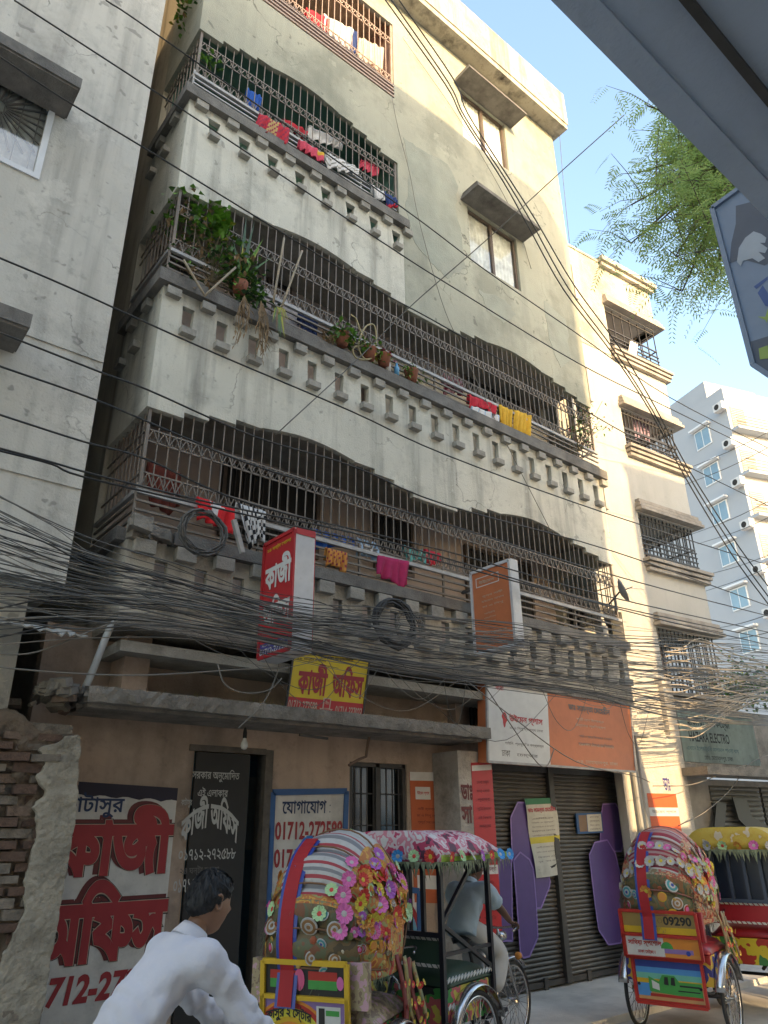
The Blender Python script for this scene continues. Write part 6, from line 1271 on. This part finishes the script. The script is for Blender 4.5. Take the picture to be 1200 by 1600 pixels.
ST3 = dict(seat=flat('seat_red', (.32, .02, .03), .35), side=patch('side_art_b', [(.35, .03, .02), (.55, .35, .03), (.04, .04, .2), (.35, .03, .02)], 6), s1=flat('stripe_crimson', (.28, .03, .05), .6), s2=f_white, s3=flat('stripe_dusty', (.36, .22, .21), .6), top=flat('hood_salmon', (.58, .22, .17), .6), back=patch('hood_back_b', [(.10, .09, .04), (.17, .12, .05), (.10, .12, .06), (.22, .10, .04)], 8), flank=patch('hood_flank_b', [(.35, .22, .12), (.50, .30, .16), (.40, .08, .05), (.30, .28, .20), (.20, .15, .08)], 14),
           rib=flat('rib_cord_b', (.28, .12, .10), .7), rib_red=flat('ribbon_red', (.36, .015, .02), .7), fringe=flat('fringe_brown', (.20, .17, .11), .9, var=.3, scale=40), flap=[patch('flap_brown', [(.22, .15, .07), (.30, .20, .09), (.12, .09, .05)], 18), patch('flap_tan', [(.34, .27, .16), (.25, .17, .09)], 18)], discs=DS3, flowers=FL3, ribbon=.45)
RK3 = hooded('cycle_rickshaw', 'right hand hooded rickshaw with salmon hood top and red boat painting panel', (7.93, -1.46, 0), R(15), ST3, 3)
F = rear_frame(.70); mb = MB(); slabbox(mb, F, -.38, 0, .38, .42); bo_ = mb.build('back_panel', q_red, RK3)
mb = MB(); bord(mb, F, -.38, 0, .38, .42, .014, 0); bord(mb, F, -.38, 0, .38, .20, .012, 0); mb.build('panel_frame', q_red, bo_)
mb = MB(); prect(mb, F, -.36, .22, .36, .40, .003, 0); prect(mb, F, -.36, .28, .36, .40, .005, 1); prect(mb, F, -.36, .015, .02, .185, .004, 2); prect(mb, F, .02, .015, .36, .185, .004, 3); arc(mb, F, .05, .09, 0, .06, 0, pi, .006, 4); prect(mb, F, .02, .05, .30, .09, .006, 5); arc(mb, F, .25, .06, 0, .022, 0, 2 * pi, .008, 6); prect(mb, F, .02, .0, .36, .045, .006, 7)
mb.build('painting', [q_yel, flat('panel_ochre', (.30, .20, .06), .4), q_wht, q_org, q_grn, q_pur, q_blue, f_org], bo_)
mb = MB(); letter(mb, F, '০09290', (.0, .30, .33, .38), 0, .03, .008); mb.build('lettering', q_blk, bo_); mb = MB(); letter(mb, F, 'সািথয়া স্পেশাল', (-.34, .095, .0, .165), 0, .03, .007); letter(mb, F, 'ঢাকা েমট্রো', (-.25, .03, -.07, .075), 0, .02, .007); mb.build('lettering', q_red, bo_)
F = rear_frame(.30, -.38, .02); mb = MB(); slabbox(mb, F, -.34, 0, .34, .39); b2 = mb.build('lower_panel', q_red, RK3)
mb = MB(); bord(mb, F, -.34, 0, .34, .39, .014, 0); mb.build('panel_frame', q_red, b2); mb = MB()
for i, (v0, v1) in enumerate(((.31, .37), (.26, .31), (.21, .26), (.17, .21), (.03, .17))): prect(mb, F, -.32, v0, .32, v1, .003, i)
prect(mb, F, -.32, .06, -.19, .17, .005, 5); mb.add([F.p(*p, .007) for p in ((-.2, .10), (.31, .07), (.31, .20), (.10, .20), (.06, .25), (-.06, .25), (-.10, .19), (-.2, .23))], [tuple(range(8))], 6); mb.add([F.p(*p, .009) for p in ((-.17, .13), (-.10, .115), (-.10, .17), (-.17, .20))], [(0, 1, 2, 3)], 7)
for u in (-.05, .015): mb.add([F.p(*p, .011) for p in ((u, .17), (u + .045, .165), (u + .045, .235), (u + .012, .235))], [(0, 1, 2, 3)], 8)
prect(mb, F, .10, .16, .29, .175, .009, 8); prect(mb, F, .08, .12, .29, .13, .009, 8); prect(mb, F, -.2, .06, .31, .085, .009, 9)
mb.build('painting', [q_blue, q_sky, flat('panel_cyan', (.15, .45, .35), .4), q_yel, flat('panel_peach', (.55, .3, .12), .4), q_sky, q_grn, q_wht, q_blk, q_red], b2)

# the two flat canopied rickshaws
def flat_top(name, label, pos, hd, frame_m, can, flw, seat_m, side_m, seed, fr_m):
    r_ = random.Random(seed); o = thing(name, label, 'rickshaw', pos, hd, 'cycle rickshaws in the street'); base_rickshaw(o, q_frame, seat_m, side_m)
    for x in (-.42, .36):
        for y in (.43, -.43): MB().bar((x, y, .46), (x, y, 1.70), .02).build('post', frame_m, o)
    for i in range(1, 5): MB().bar((-.42, -.43 + .172 * i, 1.12), (-.42, -.43 + .172 * i, 1.62), .017).build('slat', frame_m, o)
    for z in (1.12, 1.62): MB().bar((-.42, -.43, z), (-.42, .43, z), .018).build('cross_bar', frame_m, o)
    for y in (.43, -.43):
        mb = MB(); mb.bar((-.42, y, 1.20), (.10, y, 1.62), .016); mb.bar((-.42, y, 1.20), (.38, y, .80), .016); mb.bar((-.42, y, 1.64), (.36, y, 1.64), .016); mb.bar((-.42, y, .98), (.36, y, .98), .013); mb.build('side_brace', frame_m, o)
    mb = MB(); mb.box(-.40, -.41, .88, -.34, .41, 1.1); b_ = mb.build('seat_back', seat_m, o)
    mb = MB()
    for k in range(16):
        for z in (.90, 1.09): mb.obox((-.41, -.40 + .053 * k, z), (.004, 0, 0), (0, .018, .0), (0, .01, .012))
        mb.obox((-.40 + .05 * k, -.435, .80), (.018, 0, .01), (0, .004, 0), (0, 0, .012)); mb.obox((-.40 + .05 * k, -.435, .62), (.018, 0, .01), (0, .004, 0), (0, 0, .012))
    mb.build('trim_beads', q_wht, o)['kind'] = 'stuff'
    def top(u, v_):
        x = -.52 + 1.22 * u; t = max(0, (x - .15) / .55); h = .20 * (1 - t * t * .85); e = abs(2 * v_ - 1); return (x + .0, (v_ - .5) * (1.04 - .08 * t), 1.70 + h * (1 - e ** 5) - .0 * t)
    mb = MB(); mb.grid(top, 24, 20); mb.build('canopy', can, o, True, thick=.012)
    for y in (.52, -.52): mb = MB(); mb.grid(lambda u, v_: (-.52 + 1.2 * u, y * (1 - .04 * u), 1.66 + .05 * v_), 12, 1); mb.build('canopy_hem', fr_m, o, thick=.008)
    mb = MB(); mb.grid(lambda u, v_: (-.525, -.52 + 1.04 * u, 1.66 + (.05 + .19 * (1 - abs(2 * u - 1) ** 5)) * v_), 18, 3); mb.build('canopy_end', can, o, True, thick=.008)
    E_ = [(-.525, .5, 1.66), (-.525, -.52, 1.66), (.1, -.52, 1.66), (.66, -.5, 1.67)]
    fringe(o, catmull(E_, 6), .10, q_olive, seed, 6); fringe(o, [(-.5, .52, 1.66), (.66, .5, 1.67)], .1, q_olive, seed + 5, 40)
    ks = flw
    for i in range(6): deco(o, FLW[ks[i % len(ks)]], V((-.535, .42 - .17 * i, 1.70)), V((-1, 0, .1)), .055)
    for i in range(7): deco(o, FLW[ks[(i * 3 + 1) % len(ks)]], V((-.40 + .17 * i, -.53, 1.69)), V((0, -1, .1)), .05)
    return o
P2 = atd(662, 1295, 6.75)
RK2 = flat_top('cycle_rickshaw', 'open black framed rickshaw with flat pink canopy and a driver in pale blue', (P2.x, P2.y, 0), R(14), q_frame, patch('canopy_pink', [(.10, .03, .06), (.45, .05, .12), (.60, .50, .52), (.58, .22, .28), (.62, .60, .60)], 9), ['blue', 'red', 'violet', 'blue', 'green', 'red', 'blue', 'white'], q_seat, patch('side_art_c', [(.02, .02, .02), (.05, .25, .05), (.55, .12, .12), (.6, .5, .08), (.02, .03, .02)], 6), 5, flat('hem_lime', (.30, .45, .05), .6))
P4 = atd(1152, 1295, 9.0)
RK4 = flat_top('cycle_rickshaw', 'farthest rickshaw with flat yellow flowered canopy and blue grey frame', (P4.x, P4.y, 0), R(15), flat('frame_blue_grey', (.05, .07, .11), .45), patch('canopy_yellow', [(.50, .36, .05), (.50, .38, .06), (.48, .34, .05), (.5, .45, .35)], 10), ['pink', 'white', 'green', 'orange'], flat('seat_red', (.32, .02, .03), .35), patch('side_art_d', [(.35, .03, .02), (.55, .45, .03), (.05, .2, .06)], 6), 6, flat('hem_olive', (.20, .18, .04), .6))
mb = MB(); mb.box(-.37, -.4, 1.12, -.36, .4, 1.6); mb.build('rear_screen', flat('screen_dark', (.03, .04, .06), .3), RK4)
# ------------------------------------------------------------------ people
def skin(verts, edges, rad, sub=2):
    me = bpy.data.meshes.new('tmp'); me.from_pydata([tuple(v) for v in verts], edges, []); o = bpy.data.objects.new('tmp', me); COL.objects.link(o)
    md = o.modifiers.new('s', 'SKIN'); md.use_smooth_shade = True; md.branch_smoothing = .6
    for i, d in enumerate(me.skin_vertices[0].data): r = rad[i]; d.radius = r if isinstance(r, tuple) else (r, r); d.use_root = i == 0
    sb = o.modifiers.new('u', 'SUBSURF'); sb.levels = sub; sb.render_levels = sub
    dg = bpy.context.evaluated_depsgraph_get(); ev = o.evaluated_get(dg); m2 = ev.to_mesh(); vs = [v.co.copy() for v in m2.vertices]; fs = [tuple(p.vertices) for p in m2.polygons]; ev.to_mesh_clear(); bpy.data.objects.remove(o); bpy.data.meshes.remove(me)
    return vs, fs
def chain(js, rs, n=3):
    vs = []; rr = []
    for i in range(len(js) - 1):
        for k in range(n): t = k / n; vs.append(V(js[i]) * (1 - t) + V(js[i + 1]) * t); rr.append(rs[i] * (1 - t) + rs[i + 1] * t)
    return vs + [V(js[-1])], rr + [rs[-1]]
class Sk:
    def __init__(s): s.v = []; s.e = []; s.r = []
    def path(s, js, rs, n=2, start=None):
        vs, rr = chain(js, rs, n); idx = []
        for i, (p, r) in enumerate(zip(vs, rr)):
            if i == 0 and start is not None: idx.append(start); continue
            s.v.append(p); s.r.append(r); idx.append(len(s.v) - 1)
            if i: s.e.append((idx[i - 1], idx[i]))
        return idx
def head_mesh(mb, c, M, mi=0):
    """face towards local +x"""
    def f(u, v_, hair=False):
        a = 2 * pi * u; e = pi * (v_ - .5); d = V((cos(e) * cos(a), cos(e) * sin(a), sin(e))); x, y, z = d
        p = V((x * .106, y * .080, z * .124)); g_ = lambda yy, zz, sy, sz: math.exp(-((y - yy) / sy) ** 2 - ((z - zz) / sz) ** 2) if x > 0 else 0
        if z < -.1: k = min(1, (-.1 - z) / .9); p.y *= 1 - .32 * k; p.x *= 1 - (.10 if x > 0 else .42) * k
        p.x += .027 * g_(0, -.16, .16, .17) + .010 * g_(0, .02, .12, .2) + .006 * g_(0, .26, .6, .1) - .010 * (g_(.34, .08, .18, .12) + g_(-.34, .08, .18, .12)) + .008 * g_(0, -.47, .28, .07) + .007 * g_(0, -.56, .24, .06) + .016 * g_(0, -.82, .35, .16)
        return p
    mb.grid(lambda u, v_: c + M @ f(u, v_), 36, 26, mi)
    for sg in (-1, 1):
        E_ = [V((-.012 + .017 * cos(t) * (1 if sin(t) > 0 else .8), sg * (.078 + .008 * abs(sin(t))), .012 + .031 * sin(t))) for t in [2 * pi * i / 12 for i in range(13)]]
        mb.tube([c + M @ p for p in E_], .007, 6, mi, False); mb.obox(c + M @ V((-.012, sg * .076, .012)), M @ V((.013, 0, 0)), M @ V((0, .003, 0)), M @ V((0, 0, .026)), mi)
    return f
def hair_mesh(c, M, f, seed=1, cap=False):
    r_ = random.Random(seed); mb = MB()
    def h(u, v_):
        a = 2 * pi * u; ca = cos(a); lim = .50 + .16 * max(0, ca) ** 1.0 - .13 * max(0, -ca) ** .8 + (.03 if abs(ca) < .35 else 0); vv = lim + (1 - lim) * v_; p = f(u, vv); k = .016 + .010 * sin(u * 40 + v_ * 5) * .4 + .006 * sin(u * 87 + v_ * 19) + .006 * max(0, v_); k *= min(1, v_ * 6 + .25); k += .012 * max(0, ca) * math.exp(-((v_ - .2) / .2) ** 2)
        return c + M @ (p + p.normalized() * k)
    mb.grid(h, 60, 16)
    for i in range(1500):
        u, v_ = r_.random(), r_.random() ** 1.2 * .96; p = h(u, v_); q = h(u + r_.uniform(-.03, .03), max(0, v_ - r_.uniform(.08, .22))); n = (p - c).normalized(); s = n.cross(q - p); s = s.normalized() * .004 if s.length > 1e-6 else V((.004, 0, 0)); mb.add([p - s + n * .001, p + s + n * .001, q + n * r_.uniform(.002, .008)], [(0, 1, 2)])
    return mb
def hand(mb, w_, d, palm_n, size=.18, curl=1.0, mi=0, side=1):
    """hand from the wrist w_, pointing along d, palm facing palm_n, fingers closed round a bar"""
    d = V(d).normalized(); n = (V(palm_n) - d * V(palm_n).dot(d)).normalized(); s = d.cross(n) * side; pl = size * .5
    vs, fs = skin([w_ - d * .015, w_ + d * .015, w_ + d * pl * .55, w_ + d * pl], [(0, 1), (1, 2), (2, 3)], [(.024, .018), (.027, .018), (.040, .019), (.043, .015)], 2); mb.add(vs, fs, mi)
    for k, (off, ln) in enumerate(((-.032, .82), (-.011, .95), (.011, .9), (.031, .7))):
        p = w_ + d * pl * .85 + s * off; L_ = size * .42 * ln; dirs = [d.lerp(n, .25 * curl), d.lerp(n, .8 * curl), (n * 1.0 - d * .55 * curl)]; P_ = [p, p + d * pl * .2]
        for q, t in zip(dirs, (.42, .33, .28)): P_.append(P_[-1] + q.normalized() * L_ * t)
        vs, fs = skin(P_, [(i, i + 1) for i in range(4)], [.0095, .0095, .0088, .0080, .0066], 2); mb.add(vs, fs, mi)
    p = w_ + d * pl * .30 - s * .032; P_ = [p, p - s * .018 + d * .022 + n * .008, p - s * .018 + d * .05 + n * .022, p - s * .006 + d * .068 + n * .034]
    vs, fs = skin(P_, [(0, 1), (1, 2), (2, 3)], [.014, .0115, .0098, .0075], 2); mb.add(vs, fs, mi)
m_skin = flat('skin_brown', (.26, .135, .08), .5); m_skind = flat('skin_dark', (.13, .065, .04), .5); m_hair = flat('hair_black', (.010, .010, .011), .62, var=.3, scale=60)
def person(name, label, pos, hd, J, shirt_m, trou_m, skin_m, short_sleeve=False, look=0., nod=0., seed=1, lungi=False, wrinkle=.006):
    o = thing(name, label, 'person', pos, hd); g = lambda k: V(J[k])
    neck, hip, head = g('neck'), g('hip'), g('head'); ax = (neck - hip).normalized()
    M = Matrix.Rotation(look, 3, 'Z') @ Matrix.Rotation(nod, 3, 'Y')
    body = MB(); f = head_mesh(body, head, M)
    S = Sk(); t = S.path([hip, hip + ax * .2, hip + ax * .4, neck], [.11, .10, .105, .058], 1); ni = t[-1]; S.path([neck, (neck + head) / 2, head + V((-.012, 0, -.03))], [.05, .05, .052], 1, ni)
    for sd in ('r', 'l'):
        S.path([hip + ax * .40, g('sh' + sd), g('el' + sd), g('wr' + sd)], [.07, .052, .038, .026], 2, t[2]); S.path([hip, g('hp' + sd), g('kn' + sd), g('an' + sd), g('to' + sd)], [.1, .085, .055, .038, .03], 2, t[0])
    vs, fs = skin(S.v, S.e, S.r, 2); body.add(vs, fs)
    for sd, sg in (('r', 1), ('l', -1)): hand(body, g('wr' + sd), g('hd' + sd), V((.1, 0, -1)), .18, 1.0, 0, sg)
    body.build('body', skin_m, o, True)
    hair_mesh(head, M, f, seed).build('hair', m_hair, o, True)
    e = MB()
    for sg in (-1, 1): e.lathe([(.011, 0), (.011, .004), (.006, .007), (.001, .008)], head + M @ V((.083, sg * .028, .012)), M @ V((1, sg * .25, 0)), 10)
    e.build('eyes', q_blk, o, True)
    # shirt: torso and sleeves fused into one surface
    L_ = (neck - hip).length; lat = V((0, 1, 0)); dep = ax.cross(lat); mb = MB(); secs = [(-.14, .155, .112), (-.02, .155, .110), (.18, .150, .104), (.40, .162, .108), (.62, .180, .108), (.80, .190, .098), (.92, .155, .082), (1.0, .080, .070)]; n = 28
    bulge = lambda t: .018 * sin(pi * min(1, max(0, t)))
    vs = [hip + ax * (L_ * t) - dep * (-bulge(t)) * (-1 if dep.x > 0 else 1) + lat * (w_ * cos(2 * pi * k / n)) + dep * (d * sin(2 * pi * k / n)) for t, w_, d in secs for k in range(n)]
    mb.add(vs, [(i_ * n + k, i_ * n + (k + 1) % n, (i_ + 1) * n + (k + 1) % n, (i_ + 1) * n + k) for i_ in range(len(secs) - 1) for k in range(n)] + [tuple(range(n))[::-1], tuple((len(secs) - 1) * n + k for k in range(n))])
    for sd in ('r', 'l'):
        s0 = hip + ax * (L_ * .80) + lat * (g('sh' + sd).y * .55)
        if short_sleeve: P_ = [s0, g('sh' + sd), g('sh' + sd) * .35 + g('el' + sd) * .65]; rr = [.10, .088, .078]
        else: P_ = [s0, g('sh' + sd), g('sh' + sd) * .5 + g('el' + sd) * .5, g('el' + sd), g('el' + sd) * .5 + g('wr' + sd) * .5, g('wr' + sd) * .9 + g('el' + sd) * .1]; rr = [.092, .084, .070, .061, .052, .042]
        Q_ = catmull(P_, 4); mb.tube(Q_, [float(np.interp(k, [4 * m_ for m_ in range(len(rr))], rr)) for k in range(len(Q_))], 14)
    me = mb.mesh('tmp', []); to = bpy.data.objects.new('tmp', me); COL.objects.link(to); rm = to.modifiers.new('r', 'REMESH'); rm.mode = 'VOXEL'; rm.voxel_size = .011; sm = to.modifiers.new('s', 'SMOOTH'); sm.iterations = 12; sm.factor = .5
    dg = bpy.context.evaluated_depsgraph_get(); ev = to.evaluated_get(dg); m2 = ev.to_mesh(); from mathutils import noise as NZ
    vs = []; sd_ = V((seed * 7.1, 0, 0))
    for v_ in m2.vertices:
        p = v_.co; k = min((p - g('elr')).length, (p - g('ell')).length); armw = math.exp(-(k / .16) ** 2); wd = ((p - hip).dot(ax)) / L_
        d = NZ.noise(V((p.x * 5 + p.z * 3, p.y * 5, p.z * 9 - p.x * 6)) + sd_) * wrinkle * 1.1 + NZ.noise(V((p.x * 14 + p.z * 10, p.y * 7, p.z * 16 - p.x * 12)) + sd_) * wrinkle * (.35 + 1.1 * armw) + (wrinkle * .9 * abs(NZ.noise(V((p.x * 4 - p.z * 4, p.y * 3, p.z * 4 + p.x * 16)) + sd_)) if wd < .55 else 0)
        vs.append(p + v_.normal * d)
    fs = [tuple(p.vertices) for p in m2.polygons]; ev.to_mesh_clear(); bpy.data.objects.remove(to); bpy.data.meshes.remove(me)
    mb = MB(); mb.add(vs, fs); so = mb.build('shirt', shirt_m, o, True)
    mb = MB(); c0 = neck - ax * .02; na = ((head - neck).normalized() + ax).normalized(); nx_ = V((0, 1, 0)).cross(na).normalized(); mb.grid(lambda u, v_: c0 + na * (.060 * v_) + (nx_ * cos(2 * pi * u) + V((0, 1, 0)) * sin(2 * pi * u)) * (.064 + .022 * (1 - v_)), 24, 3); mb.build('collar', shirt_m, o, True, thick=.006)
    S = Sk(); S.v.append(hip); S.r.append((.165, .13)); S.v.append(hip + ax * .1); S.r.append((.155, .12)); S.e.append((0, 1))
    for sd in ('r', 'l'): S.path([hip, g('hp' + sd), g('kn' + sd), g('kn' + sd) * .12 + g('an' + sd) * .88], [.13, .105, .078 if not lungi else .12, .058 if not lungi else .11], 2, 0)
    vs, fs = skin(S.v, S.e, S.r, 2); mb = MB(); mb.add(vs, fs); mb.build('lungi' if lungi else 'trousers', trou_m, o, True)
    for sd in ('r', 'l'):
        a, b = g('an' + sd), g('to' + sd); mb = MB(); mb.obox(a * .45 + b * .55 - V((0, 0, .045)), (b - a) * .75, V((0, .042, 0)), V((0, 0, .02))); mb.build('sandal', q_blk, o)
    return o
# the cyclist in the foreground
hc = atd(327, 1413, 3.4); NH = V((.065, 0, .165)); hdg = R(4)
rot = Matrix.Rotation(hdg, 3, 'Z'); L0 = hc - rot @ V((.10, 0, 1.66)); L0 = V((L0.x, L0.y, hc.z - 1.66))
zoff = L0.z
CJ = dict(hip=(-.36, 0, 1.06), neck=(.015, 0, 1.535), head=(.10, 0, 1.66), shr=(.0, -.185, 1.455), shl=(.0, .185, 1.455), elr=(.20, -.235, 1.23), ell=(.21, .235, 1.23), wrr=(.44, -.24, 1.085), wrl=(.44, .24, 1.085), hdr=(1, .15, -.25), hdl=(1, -.15, -.25), hpr=(-.34, -.1, 1.02), hpl=(-.34, .1, 1.02), knr=(.05, -.11, .78), knl=(.0, .11, .92), anr=(-.12, -.12, .36), anl=(-.05, .12, .52), tor=(.06, -.12, .30), tol=(.13, .12, .46))
person('person', 'man with short black hair in a white long sleeved shirt leaning over handlebars', (L0.x, L0.y, zoff), hdg, CJ, mat('shirt_white', (.60, .60, .66), .9, .04, 4, bump=.25, bscale=30), flat('trousers_dark', (.03, .035, .05), .9), m_skin, look=R(8), nod=R(6), seed=2, wrinkle=.021)
bk = thing('bicycle', 'bicycle ridden by the man in white, mostly below the picture', 'bicycle', (L0.x, L0.y, 0), hdg); B_ = -.02
for x in (-.62, .48): w_ = tri_wheel(bk, (x, 0, .345)); 
mb = MB(); mb.tube([(-.62, .04, .345), (-.12, .03, .32)], .012); mb.tube([(-.62, .04, .345), (-.34, 0, .86)], .010); mb.tube([(-.12, 0, .32), (-.36, 0, .92)], .016); mb.tube([(-.34, 0, .86), (.30, 0, .88)], .016); mb.tube([(-.12, 0, .32), (.31, 0, .78)], .017); mb.tube([(.48, .04, .345), (.33, .02, .74), (.28, 0, 1.02)], .013); mb.tube([(.48, -.04, .345), (.33, -.02, .74)], .013); mb.build('frame', q_frame, bk, True)
mb = MB(); mb.tube(catmull([(.43, -.29, 1.0), (.42, -.22, 1.02), (.30, -.08, 1.02), (.30, .08, 1.02), (.42, .22, 1.02), (.43, .29, 1.0)], 5), .012); mb.build('handlebar', q_chrome, bk, True)
mb = MB(); mb.grid(lambda u, v_: (-.50 + .27 * u, (v_ - .5) * (.19 - .13 * u), .955 - .03 * (2 * v_ - 1) ** 2), 6, 6); mb.build('saddle', q_blk, bk, True, thick=.05)
MB().lathe([(.028, 0), (.03, .015), (.02, .03), (.004, .034)], (.40, -.16, 1.03), (0, 0, 1), 12).build('bell', q_chrome, bk, True)
# the driver of the open rickshaw
DJ = dict(hip=(.60, 0, 1.05), neck=(.78, 0, 1.42), head=(.88, 0, 1.545), shr=(.77, -.18, 1.35), shl=(.77, .18, 1.35), elr=(.91, -.27, 1.18), ell=(.91, .27, 1.18), wrr=(1.06, -.265, 1.08), wrl=(1.06, .265, 1.08), hdr=(1, .1, -.25), hdl=(1, -.1, -.25), hpr=(.70, -.1, 1.02), hpl=(.70, .1, 1.02), knr=(1.02, -.14, .82), knl=(1.0, .14, .86), anr=(.80, -.14, .48), anl=(.98, .14, .30), tor=(.95, -.14, .42), tol=(1.12, .14, .26))
person('person', 'rickshaw driver in pale blue shirt and white lungi seen through the bars', (P2.x, P2.y, 0), R(14), DJ, mat('shirt_pale_blue', (.38, .48, .55), .9, .05, 4, bump=.2, bscale=30), flat('lungi_white', (.5, .5, .48), .9), m_skind, True, look=R(10), nod=R(10), seed=4, lungi=True, wrinkle=.014)
print('CYC', L0)
